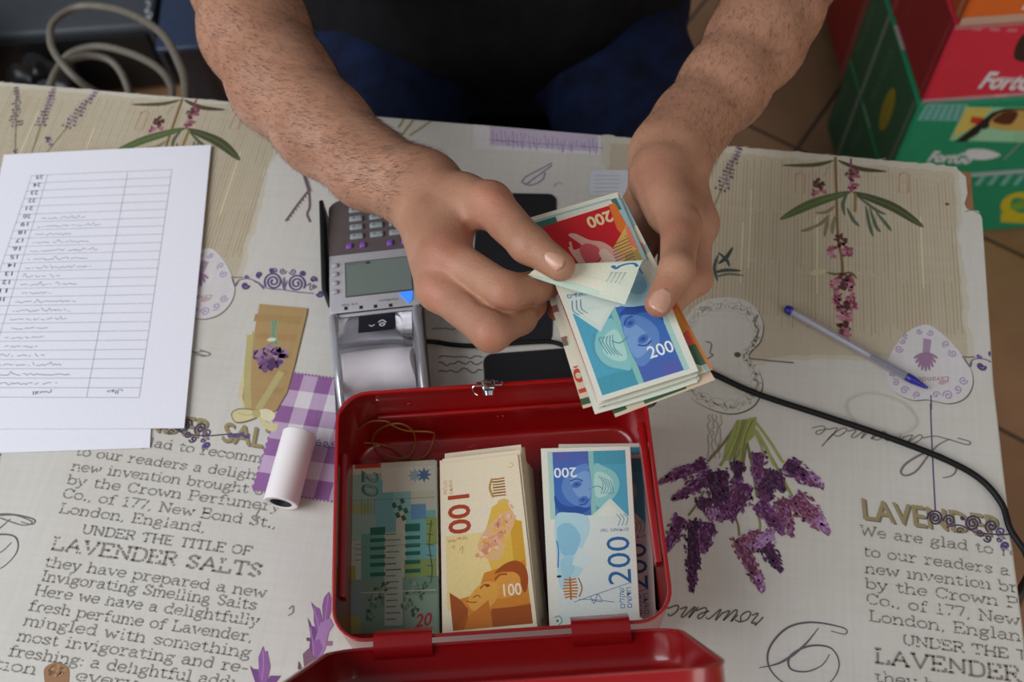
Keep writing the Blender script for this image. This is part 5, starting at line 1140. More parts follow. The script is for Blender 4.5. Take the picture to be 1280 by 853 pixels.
def art_red(k):
    """older red note, seen upside down; t runs from its far edge"""
    L = 150.0; W = lambda x, t: (71 * x, L * (1 - t))
    Pq = lambda pts, c: k.poly([W(*p) for p in pts], c)
    Pq([(0, 0), (1, 0), (1, 1), (0, 1)], rgb(224, 216, 196)); k.strokes([[W(0.02, 0.028), W(0.9, 0.028)]], 1.6, rgb(150, 190, 190)); Pq([(0.0, 0.035), (0.27, 0.035), (0.27, 0.072), (0.0, 0.072)], rgb(60, 118, 96)); Pq([(0.93, 0.03), (1, 0.03), (1, 1), (0.93, 1)], rgb(150, 190, 194)); Pq([(0.9, 0.03), (0.965, 0.03), (0.975, 0.1), (0.93, 0.1)], rgb(72, 116, 100))
    Pq([(0.0, 0.075), (0.3, 0.065), (0.9, 0.06), (0.92, 0.6), (0.02, 0.6)], rgb(200, 36, 44)); Pq([(0.86, 0.055), (0.93, 0.055), (0.96, 0.2), (0.96, 0.34), (0.84, 0.2)], rgb(224, 116, 52))
    Pq([(0.72, 0.29), (0.95, 0.19), (0.97, 0.45), (0.7, 0.5), (0.58, 0.32)], rgb(222, 176, 96)); Pq([(0.93, 0.2), (0.97, 0.2), (0.97, 0.34), (0.9, 0.3)], rgb(226, 128, 100)); Pq([(0.80, 0.345), (0.96, 0.33), (0.96, 0.40), (0.78, 0.42)], rgb(176, 150, 84))
    k.blob([W(*p) for p in [(0.33, 0.155), (0.40, 0.155), (0.52, 0.21), (0.66, 0.25), (0.76, 0.34), (0.72, 0.42), (0.5, 0.42), (0.36, 0.36), (0.28, 0.22), (0.34, 0.24), (0.42, 0.225)]], rgb(226, 170, 156)); k.blob([W(*p) for p in [(0.38, 0.25), (0.48, 0.225), (0.58, 0.27), (0.52, 0.34), (0.42, 0.36)]], rgb(214, 92, 96)); k.stroke([W(0.44, 0.35), W(0.54, 0.33), W(0.6, 0.29)], 1.1, rgb(186, 40, 56)); k.stroke([W(0.32, 0.19), W(0.31, 0.26), W(0.36, 0.33)], 1.8, rgb(226, 176, 160)); k.blob([W(*p) for p in [(0.56, 0.3), (0.64, 0.28), (0.7, 0.36), (0.62, 0.4)]], rgb(234, 202, 178))
    for j in range(9): k.strokes([[W(0.72 - 0.006 * j, 0.275 + 0.017 * j), W(0.92 - 0.004 * j, 0.262 + 0.017 * j)]], 0.6, rgb(120, 66, 70) if j != 4 else rgb(80, 70, 110))
    k.text('200', W(0.845, 0.088), W(0.565, 0.092), 9.5, rgb(232, 206, 156), bold=0.03)
    Pq([(0.02, 0.6), (0.92, 0.6), (0.92, 0.96), (0.02, 0.96)], rgb(206, 70, 60)); Pq([(0.6, 0.62), (0.98, 0.62), (0.98, 0.86), (0.6, 0.86)], rgb(222, 92, 78)); Pq([(0.86, 0.66), (0.99, 0.68), (0.99, 0.78), (0.9, 0.8)], rgb(226, 150, 70)); Pq([(0.66, 0.86), (1, 0.86), (1, 0.965), (0.66, 0.965)], rgb(84, 112, 84)); Pq([(0.97, 0.6), (1, 0.6), (1, 1), (0.97, 1)], rgb(214, 130, 60))
def art_old(k):
    """cream edge with rust digits and green corner blocks: the older notes lower in the bundle"""
    L = 150.0; W = lambda x, t: (71 * x, L * (1 - t)); Pq = lambda pts, c: k.poly([W(*p) for p in pts], c)
    Pq([(0, 0), (1, 0), (1, 1), (0, 1)], rgb(214, 192, 166)); Pq([(0.12, 0.05), (0.97, 0.05), (0.97, 0.94), (0.12, 0.94)], rgb(196, 170, 140)); Pq([(0.0, 0.45), (0.06, 0.45), (0.06, 0.66), (0, 0.66)], rgb(160, 104, 104)); Pq([(0.0, 0.66), (0.05, 0.66), (0.05, 0.74), (0, 0.74)], rgb(124, 116, 92))
    k.text('100', W(0.09, 0.93), W(0.09, 0.74), 6, rgb(190, 72, 54), up=(-1, 0), bold=0.02); Pq([(0.0, 0.955), (0.13, 0.955), (0.13, 0.985), (0, 0.985)], rgb(64, 92, 70)); Pq([(0.3, 0.965), (0.72, 0.965), (0.72, 0.992), (0.3, 0.992)], rgb(72, 104, 76))
ARTS = {'200': (art200, 150.0, art200_back), '100': (art100, 142.0, None), '20': (art20, 129.0, None), 'red': (art_red, 150.0, None), 'old': (art_old, 150.0, None)}
def note_mesh(name, surf, kind, nx=6, ny=12, thick=0.00012, sub=7.0, dz=1.5e-6):
    """surf(x, t) -> world point; x across 0..1, t from the far end 0..1"""
    art, L, back = ARTS[kind]
    def nrm(x, t):
        e = 0.01; a = surf(x + e, t) - surf(x - e, t); b = surf(x, t - e) - surf(x, t + e); n = a.cross(b); return n.normalized()
    bm = bmesh.new(); top = []; bot = []
    for j in range(ny + 1):
        rt, rb = [], []
        for i in range(nx + 1):
            p = surf(i / nx, j / ny); n = nrm(i / nx, j / ny); rt.append(bm.verts.new(p)); rb.append(bm.verts.new(p - n * thick))
        top.append(rt); bot.append(rb)
    for j in range(ny):
        for i in range(nx):
            bm.faces.new((top[j + 1][i], top[j + 1][i + 1], top[j][i + 1], top[j][i])).smooth = True; bm.faces.new((bot[j][i], bot[j][i + 1], bot[j + 1][i + 1], bot[j + 1][i])).smooth = True
    for j in range(ny):
        bm.faces.new((top[j][0], bot[j][0], bot[j + 1][0], top[j + 1][0])); bm.faces.new((top[j][nx], top[j + 1][nx], bot[j + 1][nx], bot[j][nx]))
    for i in range(nx):
        bm.faces.new((top[0][i], top[0][i + 1], bot[0][i + 1], bot[0][i])); bm.faces.new((top[ny][i], bot[ny][i], bot[ny][i + 1], top[ny][i + 1]))
    for e in bm.edges: e.smooth = not any(len(f.verts) == 4 and not f.smooth for f in e.link_faces)
    ly = bm.loops.layers.float_color.new('ink')
    for f in bm.faces:
        for l in f.loops: l[ly] = CREAM
    me0 = bpy.data.meshes.new(name); bm.to_mesh(me0); bm.free(); me0.materials.append(NOTE)
    parts = [me0]
    k = Ink(dz=dz, z0=2e-5); art(k)
    def mp(x, y, z):
        t = 1 - y / L; xx = x / 71.0; return surf(xx, t) + nrm(min(max(xx, 0.01), 0.99), min(max(t, 0.01), 0.99)) * z
    parts.append(k.build(name, NOTE, mapf=mp, sub=sub, me_only=True))
    if back:
        k = Ink(dz=dz, z0=2e-5); back(k)
        def mb(x, y, z):
            t = 1 - y / L; xx = x / 71.0; return surf(xx, y / L) - nrm(min(max(xx, 0.01), 0.99), min(max(y / L, 0.01), 0.99)) * (z + thick)
        parts.append(k.build(name, NOTE, mapf=mb, sub=sub, me_only=True))
    return join_meshes(name, parts)
def quad_surf(tl, tr, br, bl, bow=0.0, off=(0, 0, 0), rot=0.0, curl=0.0):
    tl, tr, br, bl = [Vector(v) for v in (tl, tr, br, bl)]; c = (tl + tr + br + bl) / 4; o = Vector(off); ca, sa = math.cos(rot), math.sin(rot)
    def f(x, t):
        p = (tl * (1 - x) + tr * x) * (1 - t) + (bl * (1 - x) + br * x) * t
        d = p - c; p = c + Vector((d.x * ca - d.y * sa, d.x * sa + d.y * ca, d.z)) + o
        p.z += bow * math.sin(PI * min(max(t, 0), 1)) + curl * (x - 0.5) ** 2
        return p
    return f
def note(surf, kind, label, group, **kw):
    o = link_mesh('banknote', note_mesh('banknote', surf, kind, **kw)); return tag(o, label, 'banknote', group)
def pile(corners, z, kind, n, dz, shift, seed, top_label, label, group, sub_kinds=None):
    """top note first, then the notes below it slide a little and show their edges"""
    tl, tr, br, bl = [P(px, py, z) for px, py in corners]; r = random.Random(seed)
    note(quad_surf(tl, tr, br, bl, 0.0006, curl=0.0), kind, top_label, group)
    protos = {}
    for i in range(1, n):
        f = i / n; kd = kind if not sub_kinds else sub_kinds[i % len(sub_kinds)]
        if kd not in protos:
            o = note(quad_surf(tl, tr, br, bl, 0.0006), kd, label, group, nx=3, ny=6); protos[kd] = o
            o = protos[kd]; cp = o
        else:
            cp = protos[kd].copy(); COL.objects.link(cp)
        e = shift(f, r); c = (tl + tr + br + bl) / 4; a = e[2]
        cp.matrix_world = Matrix.Translation(c + Vector((e[0], e[1], -dz * i))) @ Matrix.Rotation(a, 4, 'Z') @ Matrix.Translation(-c)
        cp['label'] = label if f < 0.999 else label
BK = 'banknotes in the left pile of the cash box'
pile([(437, 582), (546, 576), (549.5, 794), (435, 799)], 0.024, '20', 12, 0.0012, lambda f, r: (r.uniform(-0.0016, 0.0006), r.uniform(-0.0016, 0.0016), r.uniform(-0.008, 0.008)), 1,
     'green twenty banknote lying on top of the left pile in the red box', 'green banknote edge beneath the top twenty note, left pile in the red box', BK)
BK = 'banknotes in the middle pile of the cash box'
pile([(550, 580), (647, 568), (672, 787), (553, 798)], 0.050, '100', 34, 0.00125, lambda f, r: (0.0105 * f ** 0.9 + r.uniform(-0.0012, 0.0012), (0.011 if 0.25 < f < 0.5 else 0.002) + r.uniform(-0.0015, 0.0025), -0.02 * f + r.uniform(-0.008, 0.008)), 2,
     'orange hundred banknote lying on top of the middle pile in the red box', 'orange banknote edge beneath the top hundred note, middle pile in the red box', BK)
BK = 'banknotes in the right pile of the cash box'
pile([(676, 561), (787.5, 558), (800, 780), (687, 788)], 0.045, '200', 26, 0.00145, lambda f, r: (0.0005 if f < 0.42 else 0.0125 + 0.004 * f + r.uniform(-0.001, 0.0006), (0.0 if f < 0.45 else 0.010) + r.uniform(-0.0012, 0.0012), -0.012 * (f > 0.4) + r.uniform(-0.005, 0.005)), 3,
     'blue two hundred banknote lying on top of the right pile in the red box', 'blue banknote edge beneath the top two hundred note, right pile in red box', BK)

# --- the bundle held in the hands
HB = [(662, 271, 0.1720), (771, 239, 0.1720), (874, 464, 0.1975), (746, 505, 0.1975)]
hq = [P(*c) for c in HB]; HG = 'banknotes held in the hands'
def held(kind, depth, off, rot, label, bow=-0.002, **kw):
    up = (hq[1] - hq[0]).cross(hq[0] - hq[3]).normalized()
    c = sum(hq, Vector()) / 4; R_ = Matrix.Translation(c) @ Matrix.Rotation(rot, 4, up) @ Matrix.Translation(-c)
    xx = (hq[1] - hq[0]).normalized(); yy = up.cross(xx); o_ = xx * off[0] + yy * off[1] - up * depth
    return note(quad_surf(*[R_ @ q + o_ for q in hq], bow=bow), kind, label, HG, **kw)
held('red', 0.0012, (0, 0), 0.0, 'red banknote lying face up in the held bundle, under the lifted blue note')
held('200', 0.0022, (-0.0012, -0.0018), -0.006, 'pale edged blue banknote directly below the red one in the held bundle', nx=4, ny=6)
held('200', 0.0030, (0.0012, 0.0016), -0.004, 'banknote whose pale green rim shows along the right long edge of the held bundle', nx=4, ny=6)
held('red', 0.0038, (0.0068, -0.0012), 0.040, 'red and orange banknote sticking out to the right below the thumb', nx=4, ny=6)
held('200', 0.0046, (-0.0022, -0.0050), -0.010, 'banknote with a white bottom left corner poking out above the red box', nx=4, ny=6)
held('old', 0.0054, (-0.0058, 0.0015), -0.034, 'cream banknote with rust red digits along the left edge of the held bundle', nx=4, ny=6)
held('old', 0.0062, (0.0045, -0.0085), 0.052, 'cream banknote with a green block poking out lowest at the bottom of the bundle', nx=4, ny=6)
held('20', 0.0070, (-0.0036, 0.0030), -0.046, 'greenish banknote at the very bottom of the held bundle, beside the bent fingers', nx=4, ny=6)
SEC = [(0.0, (748, 503, 0.1988), (873, 464, 0.1988)), (0.22, (728, 447, 0.1945), (850, 410, 0.1945)), (0.42, (708, 392, 0.1905), (832, 366, 0.1895)), (0.52, (697, 364, 0.1915), (820, 343, 0.1910)), (0.60, (689, 343, 0.200), (813, 327, 0.199)),
       (0.66, (684, 333, 0.2045), (806, 325, 0.2045)), (0.73, (676, 332, 0.2060), (801, 330, 0.2060)), (0.86, (667, 338, 0.2050), (792, 354, 0.2050)), (1.0, (659, 345, 0.2020), (781, 381, 0.2025))]
SL = [(u, P(*a), P(*b)) for u, a, b in SEC]
def peel(x, t):
    x = float(x); u0 = 1 - float(t); u = min(max(u0, 0.0), 1.0)
    i = max(k for k in range(len(SL) - 1) if SL[k][0] <= u)
    f = (u - SL[i][0]) / (SL[i + 1][0] - SL[i][0]); out = []
    for s in (1, 2):
        a, b, c, d = SL[max(i - 1, 0)][s], SL[i][s], SL[i + 1][s], SL[min(i + 2, len(SL) - 1)][s]
        ua, ub, uc, ud = SL[max(i - 1, 0)][0], SL[i][0], SL[i + 1][0], SL[min(i + 2, len(SL) - 1)][0]
        m1 = (c - a) / max(uc - ua, 1e-6) * (uc - ub); m2 = (d - b) / max(ud - ub, 1e-6) * (uc - ub)
        out.append((2 * f ** 3 - 3 * f * f + 1) * b + (f ** 3 - 2 * f * f + f) * m1 + (-2 * f ** 3 + 3 * f * f) * c + (f ** 3 - f * f) * m2)
    p = out[0] * (1 - x) + out[1] * x
    if u0 != u: p = p + (out[1] - out[0]).cross(Vector((0, 0, 1))).normalized() * (0.15 * (u0 - u))
    return p
# the blue note reads the right way up for the viewer here, so its art is turned half round
def peel_turned(x, t): return peel(1 - x, 1 - t)
o = link_mesh('banknote', note_mesh('banknote', peel_turned, '200', nx=24, ny=60, sub=2.2, dz=6e-6)); tag(o, 'blue two hundred banknote lifted and folded over by the thumb, showing its cream back', 'banknote', HG)

# ------------------------------------------------------------------ papers
PAPER = ink_mat('office_paper', 0.7, 0.015, 300.0, 0.2)
rt, rb = np.array(U(265, 184)), np.array(U(232, 538)); lb = rb + unit(np.array(U(0, 538)) - rb) * 0.21; lt = rt + unit(np.array(U(0, 197)) - rt) * 0.21
def sheet(tr, br, bl, tl, z, art=None, warp=0.0012, seed=0):
    tr, br, bl, tl = [np.array(v) for v in (tr, br, bl, tl)]
    def mp(x, y, zz):        # x,y in 0..1 across / 0..1 from far edge
        p = (tl * (1 - x) + tr * x) * (1 - y) + (bl * (1 - x) + br * x) * y
        return (p[0], p[1], TZ + z + zz + warp * (math.sin(3.1 * x + seed) * math.cos(2.3 * y + seed) + 1) * 0.5 + warp * 0.5 * max(0, x - 0.8) * (0.5 + 0.5 * math.sin(4 * y + seed)))
    bm = bmesh.new(); nx, ny = 14, 20; g = [[[bm.verts.new(mp(i / nx, j / ny, o)) for i in range(nx + 1)] for j in range(ny + 1)] for o in (0, -0.00012)]
    for j in range(ny):
        for i in range(nx):
            bm.faces.new((g[0][j + 1][i], g[0][j + 1][i + 1], g[0][j][i + 1], g[0][j][i])).smooth = True; bm.faces.new((g[1][j][i], g[1][j][i + 1], g[1][j + 1][i + 1], g[1][j + 1][i])).smooth = True
    for j in range(ny):
        for i in (0, nx): bm.faces.new((g[0][j][i], g[0][j + 1][i], g[1][j + 1][i], g[1][j][i]))
    for i in range(nx):
        for j in (0, ny): bm.faces.new((g[0][j][i], g[0][j][i + 1], g[1][j][i + 1], g[1][j][i]))
    bmesh.ops.recalc_face_normals(bm, faces=bm.faces[:])
    for e in bm.edges: e.smooth = not any(not f.smooth for f in e.link_faces)
    ly = bm.loops.layers.float_color.new('ink')
    for f in bm.faces:
        for l in f.loops: l[ly] = rgb(224, 224, 232)
    me = bpy.data.meshes.new('sheet'); bm.to_mesh(me); bm.free(); me.materials.append(PAPER); parts = [me]
    if art:
        k = Ink(dz=3e-6, z0=6e-5); art(k)
        parts.append(k.build('form', PAPER, mapf=lambda x, y, zz: mp(x, 1 - y, zz), sub=0.07, me_only=True))
    return link_mesh('paper_sheet', join_meshes('paper_sheet', parts))
M4 = np.array([tl for tl in (lt, rt, rb, lb)])
def paper_uv(px, py):
    p = np.array(U(px, py, 0.004)); x, y = 0.5, 0.5
    for _ in range(12):
        f = (M4[0] * (1 - x) + M4[1] * x) * (1 - y) + (M4[3] * (1 - x) + M4[2] * x) * y - p
        fx = (M4[1] - M4[0]) * (1 - y) + (M4[2] - M4[3]) * y; fy = (M4[3] - M4[0]) * (1 - x) + (M4[2] - M4[1]) * x
        d = np.linalg.solve(np.stack([fx, fy], 1), -f); x += d[0]; y += d[1]
    return np.array((x, 1 - y))
def form(k):
    g = rgb(120, 122, 140); a, b = paper_uv(215, 212), paper_uv(174, 497); c, d = paper_uv(160, 215), paper_uv(108, 496); e, f = paper_uv(60, 219), paper_uv(-24, 496); h, i = paper_uv(40, 220), paper_uv(-54, 496)
    mixp = lambda p, q, t: p * (1 - t) + q * t
    k.strokes([[a, b], [c, d], [e, mixp(e, f, 0.963)], [h, i]], 0.0021, g)
    k.strokes([[mixp(a, b, j / 26), mixp(h, i, j / 26)] for j in range(27)], 0.0013, g)
    r = random.Random(12); dk = rgb(64, 62, 78)
    for j in range(25):
        t = (j + 0.62) / 26; s = str(25 - j); q0 = (mixp(h, i, t - 0.024) + mixp(e, f, t - 0.024)) / 2 + np.array((0.0088 * len(s), 0.0)); q1 = q0 - np.array((0.0176 * len(s), 0))
        k.text(s, q0, q1, 0.0165, dk, up=(0, -1), bold=0.012)
        if j > 4:
            w = r.uniform(0.35, 0.78); n = int(26 * w); y0 = mixp(e, f, t); x1 = mixp(c, d, t)
            x, lines, cur = 0.0, [], []
            for m in range(n * 2):
                if r.random() < 0.16 and cur: lines.append(spline(cur, 3) if len(cur) > 2 else cur); cur = []
                u = 0.06 + w * m / (n * 2); p = y0 * (1 - u) + x1 * u
                cur.append(p + np.array((0, r.uniform(-0.0035, 0.0035) + (0.007 if r.random() < 0.06 else 0))))
            if len(cur) > 1: lines.append(cur)
            k.strokes(lines, 0.0017, rgb(92, 92, 120))
    t = 25.45 / 26
    for s, q0, q1 in (('\ufee2\ufeb3\ufefb\ufe8d', (64, 489), (41, 489)), ('\ufedd\ufe8d\ufeee\ufe9f', (153, 488), (133, 488))):
        k.text(s, paper_uv(*q0), paper_uv(*q1), 0.012, dk, up=(0, -1))
rt2, rb2 = np.array(U(205, 236)), np.array(U(188, 561)); dl = unit(np.array(U(0, 567)) - rb2); G = 'sheets of paper stacked on the left'
tag(sheet(rt2, rb2, rb2 + dl * 0.21, rt2 + dl * 0.21, 0.0010, None, 0.0006, 1.0), 'blank white sheet poking out under the near edge of the printed form', 'paper')
tag(sheet(rt, rb, lb, lt, 0.0030, form, 0.0016, 0.4), 'white printed form with numbered rows and handwriting, on top of the papers', 'paper')

# ------------------------------------------------------------------ card terminal
A0 = P(413, 391, 0.0375); A1 = P(411.5, 274, 0.0275); ty = (A1 - A0); ty.z = 0; ty.normalize(); tx = Vector((ty.y, -ty.x, 0)); 
TOo = Vector((A0.x, A0.y, 0)) - ty * 0.0765 + Vector((0, 0, TZ + 0.0006))
TMt = Matrix.Identity(4)
for i in range(3): TMt[i][0] = tx[i]; TMt[i][1] = ty[i]; TMt[i][2] = (0, 0, 1)[i]; TMt[i][3] = TOo[i]
TMi = TMt.inverted()
term = empty('card_terminal', tuple(TMt @ Vector((0.04, 0.085, 0)))[:2] + (TZ,), 'grey and silver card payment terminal with keypad, screen and printer, on the tablecloth', 'card terminal')
tdark = simple('terminal_grey', rgb(70, 66, 68), 0.42, noise=0.06, nscale=200); tsil = simple('terminal_silver', rgb(176, 174, 178), 0.36, metal=0.15, noise=0.04, nscale=300); tkp = simple('keypad_panel', rgb(96, 86, 86), 0.36, metal=0.1, noise=0.05)
TINK = ink_mat('terminal_print', 0.4, 0.02, 300)
def tbox(name, size, loc, bev, mat, parent=term, rotx=0.0, seg=3):
    bm = bmesh.new(); add_box(bm, size, (0, 0, 0), bev, seg, TMt @ Matrix.Translation(loc) @ Matrix.Rotation(rotx, 4, 'X')); o = from_bm(name, bm, mat, parent); auto_smooth(o); return o
TW = 0.0795
# lower case: side profile swept across the width
def tprism(name, prof, x0, x1, mat, bev=0.003, parent=term):
    bm = bmesh.new(); A = [bm.verts.new((x0, y, z)) for y, z in prof]; B = [bm.verts.new((x1, y, z)) for y, z in prof]; n = len(prof)
    bm.faces.new(A); bm.faces.new(list(reversed(B)))
    for i in range(n): bm.faces.new((A[i], B[i], B[(i + 1) % n], A[(i + 1) % n]))
    bmesh.ops.recalc_face_normals(bm, faces=bm.faces[:])
    if bev: bmesh.ops.bevel(bm, geom=[e for e in bm.edges if e.calc_face_angle(0) > 0.5], offset=bev, segments=3, affect='EDGES')
    bm.transform(TMt); o = from_bm(name, bm, mat, parent); auto_smooth(o, 40); return o
tprism('case', [(-0.030, 0.002), (0.205, 0.002), (0.2095, 0.012), (0.206, 0.022), (0.150, 0.0295), (0.078, 0.0365), (0.070, 0.028), (-0.030, 0.022)], -0.001, TW + 0.001, tdark, 0.003)
SLP = math.atan2(0.0365 - 0.024, 0.205 - 0.078)
FO = Vector((0, 0.0765, 0.0405)); FY = Vector((0, math.cos(SLP), -math.sin(SLP)))     # face plane: x across, f up the slope
FM = TMt @ frame(FO, (1, 0, 0), FY)
def fbox(name, x0, f0, x1, f1, h, mat, z=0.0, bev=0.0012, parent=term):
    bm = bmesh.new(); add_box(bm, (x1 - x0, f1 - f0, h), ((x0 + x1) / 2, (f0 + f1) / 2, z + h / 2), bev, 3, FM); o = from_bm(name, bm, mat, parent); auto_smooth(o); return o
FMi = FM.inverted(); fpn = (FM.to_3x3() @ Vector((0, 0, 1))); fpo = FM.translation
def PF(px, py):
    d = CR * ((px - 640) / FPX) - CU * ((py - 426.5) / FPX) + CW
    p = CAM + d * ((fpo + fpn * 0.002 - CAM).dot(fpn) / d.dot(fpn)); q = FMi @ p; return (q.x, q.y)
f_top = 0.1275; kp0 = PF(450, 314)[1]
fbox('bezel', 0.0, -0.0035, TW, kp0, 0.002, tsil, -0.002, 0.001); 
bm = bmesh.new(); kring = [(0.0, kp0), (TW, kp0)] + [(x, y) for x, y in rrect(0.0, kp0 - 0.05, TW, f_top, 0.013, 7) if y > kp0]
kring = [kring[0], kring[1]] + sorted(kring[2:], key=lambda p: math.atan2(p[1] - kp0, p[0] - TW / 2)); lo_ = [bm.verts.new(FM @ Vector((x, y, -0.002))) for x, y in kring]; hi_ = [bm.verts.new(FM @ Vector((x, y, 0.0004))) for x, y in kring]
bm.faces.new(hi_); bm.faces.new(list(reversed(lo_)))
for i in range(len(kring)): bm.faces.new((lo_[i], lo_[(i + 1) % len(kring)], hi_[(i + 1) % len(kring)], hi_[i]))
bmesh.ops.recalc_face_normals(bm, faces=bm.faces[:]); auto_smooth(from_bm('keypad_panel', bm, tkp, term))
s0, s1 = PF(430, 371), PF(514, 318)
fbox('screen', s0[0] + 0.001, s0[1], min(s1[0], TW - 0.005), s1[1], 0.0012, tdark, -0.0006, 0.0005)
k = Ink(dz=2e-6, z0=0.00075); k.poly([(s0[0] + 0.0022, s0[1] + 0.0012), (TW - 0.0062, s0[1] + 0.0012), (TW - 0.0062, s1[1] - 0.0012), (s0[0] + 0.0022, s1[1] - 0.0012)], rgb(112, 122, 116))
k.text('012345', (s0[0] + 0.019, s1[1] - 0.0022), (s0[0] + 0.004, s1[1] - 0.0022), 0.002, rgb(64, 72, 70), up=(0, -1)); k.poly([(s0[0] + 0.020, s1[1] - 0.002), (s0[0] + 0.024, s1[1] - 0.002), (s0[0] + 0.024, s1[1] - 0.0046), (s0[0] + 0.020, s1[1] - 0.0046)], rgb(50, 56, 58))
dm = simple('lcd', rgb(110, 120, 114), 0.25); o = k.build('display', TINK, mapf=lambda x, y, z: FM @ Vector((x, y, z)), parent=term)
k = Ink(dz=2e-6, z0=0.00006); n = 0.0
a = PF(447, 379); b = PF(427, 381); k.text('VX 520', (a[0], a[1] + 0.002), (b[0], a[1] + 0.002), 0.0024, rgb(60, 58, 62), up=(0, -1), bold=0.01)
a = PF(498, 373); b = PF(474, 375); k.text('Verifone', (a[0], a[1] + 0.002), (b[0], a[1] + 0.002), 0.0026, rgb(70, 68, 72), up=(0, -1), bold=0.01)
for px in (432, 451, 469, 488):
    c = PF(px, 384 - (px - 432) * 0.07); k.poly([(c[0] - 0.0016, c[1] - 0.0018), (c[0] + 0.0016, c[1] - 0.0018), (c[0] + 0.0016, c[1] + 0.0018), (c[0] - 0.0016, c[1] + 0.0018)], rgb(44, 42, 46))
k.build('lettering', TINK, mapf=lambda x, y, z: FM @ Vector((x, y, z)), parent=term)
led = NT('blue_led'); led.b.inputs['Base Color'].default_value = rgb(60, 130, 235); led.b.inputs['Emission Color'].default_value = rgb(60, 130, 240); led.b.inputs['Emission Strength'].default_value = 0.55
bm = bmesh.new(); pts = [PF(498, 365), PF(516, 362), PF(515, 374), PF(510, 378)]; vs = [bm.verts.new(FM @ Vector((x, y, 0.0008))) for x, y in pts] + [bm.verts.new(FM @ Vector((x, y, -0.0005))) for x, y in pts]
bm.faces.new(vs[:4]); bm.faces.new(list(reversed(vs[4:])))
for i in range(4): bm.faces.new((vs[i], vs[4 + i], vs[4 + (i + 1) % 4], vs[(i + 1) % 4]))
bmesh.ops.recalc_face_normals(bm, faces=bm.faces[:]); o = from_bm('light', bm, led.m, term); o['label'] = 'glowing blue triangle light'
# keys
keym = simple('rubber_key', rgb(140, 146, 148), 0.45, noise=0.04); keyg = simple('green_key', rgb(28, 112, 66), 0.4); keyp = simple('purple_key', rgb(128, 84, 168), 0.4)
KINK = ink_mat('key_print', 0.5, 0.0)
DIG = [['3', '6', '9', '#'], ['2', '5', '8', '0'], ['1', '4', '7', '*']]
def key(cx, cy, w, h, mat, ch=None, name='key', hh=0.0028):
    bm = bmesh.new(); add_box(bm, (w, h, hh), (cx, cy, hh / 2), min(w, h) * 0.28, 3, FM); o = from_bm(name, bm, mat, term); auto_smooth(o, 60)
    if ch:
        kk = Ink(dz=2e-6, z0=hh + 3e-5); kk.text(ch, (cx - 0.001, cy + h * 0.22), (cx - 0.0028, cy + h * 0.22), h * 0.44, rgb(40, 40, 44), up=(0, -1)); kk.build('digit', KINK, mapf=lambda x, y, z: FM @ Vector((x, y, z)), parent=o)
    return o
for ci, px in enumerate((445, 470, 494)):
    for ri, py in enumerate((262, 273, 283.5, 295)):
        c = PF(px + (ri - 1.5) * 0.5, py - ci * 2.6); key(c[0], c[1], 0.0128, 0.0066, keym, DIG[ci][ri])
c = PF(445, 252); o = key(c[0], c[1], 0.0135, 0.0068, keyg, None, 'key'); o['label'] = 'green enter key'
c = PF(470, 250); o = key(c[0], c[1], 0.0128, 0.0066, simple('yellow_key', rgb(196, 164, 60), 0.4)); c = PF(494, 247); o = key(c[0], c[1], 0.0128, 0.0066, simple('red_key', rgb(160, 40, 40), 0.4))
for px, py in ((436, 307), (453, 305.5), (487, 303), (505, 301)):
    c = PF(px, py); o = key(c[0], c[1], 0.0062, 0.0062, keyp, None, 'key', 0.0022); o['label'] = 'purple function key'
for py in (331, 342, 353, 364):
    c = PF(418.5, py); o = key(c[0], c[1], 0.0054, 0.0046, tsil, None, 'key', 0.0022); o['label'] = 'small silver screen key'
c = PF(470, 304); k = Ink(dz=2e-6, z0=0.0003); k.stroke([(c[0] - 0.002, c[1]), (c[0] + 0.002, c[1])], 0.0006, rgb(190, 186, 188), False); k.stroke([(c[0] - 0.0008, c[1] + 0.001), (c[0] - 0.002, c[1]), (c[0] - 0.0008, c[1] - 0.001)], 0.0006, rgb(190, 186, 188), False); k.build('arrow_mark', TINK, mapf=lambda x, y, z: FM @ Vector((x, y, z)), parent=term); k = Ink(dz=2e-6, z0=0.0003)
c = PF(418, 308); k.text('PIN', (c[0], c[1] - 0.003), (c[0], c[1] + 0.004), 0.0022, rgb(40, 34, 36), up=(1, 0)); k.build('legend', TINK, mapf=lambda x, y, z: FM @ Vector((x, y, z)), parent=term)
# swipe slot ridge along the left side
tbox('card_slot', (0.0042, 0.098, 0.034), (-0.0052, 0.150, 0.0215), 0.0012, simple('slot_black', rgb(18, 18, 20), 0.4))
# printer end
tprism('printer_tub', [(-0.030, 0.0225), (0.0745, 0.0285), (0.0745, 0.034), (0.060, 0.033), (0.052, 0.0245), (-0.030, 0.0235)], 0.003, TW - 0.003, simple('tub_grey', rgb(176, 175, 180), 0.4, noise=0.05), 0.0008)
for x, fl_ in ((0.0035, 0.006), (TW - 0.0035, 0.0015)):
    bm = bmesh.new(); add_tube(bm, [TMt @ Vector(p) for p in spline([(x + fl_, -0.030, 0.026), (x + fl_ * 0.9, -0.015, 0.040), (x + fl_ * 0.65, 0.010, 0.0465), (x + fl_ * 0.3, 0.045, 0.0455), (x, 0.066, 0.0405), (x, 0.0715, 0.035)], 8)], [0.003] + [0.0044] * 38 + [0.004, 0.0034][:2], 14)
    o = from_bm('side_rail', bm, simple('bright_plastic', rgb(186, 186, 192), 0.2, metal=0.6), term)
tbox('hinge_bar', (TW - 0.002, 0.0045, 0.0042), (TW / 2, 0.0705, 0.0372), 0.0018, tsil)
roll_m = simple('thermal_paper', rgb(226, 220, 220), 0.6, noise=0.02)
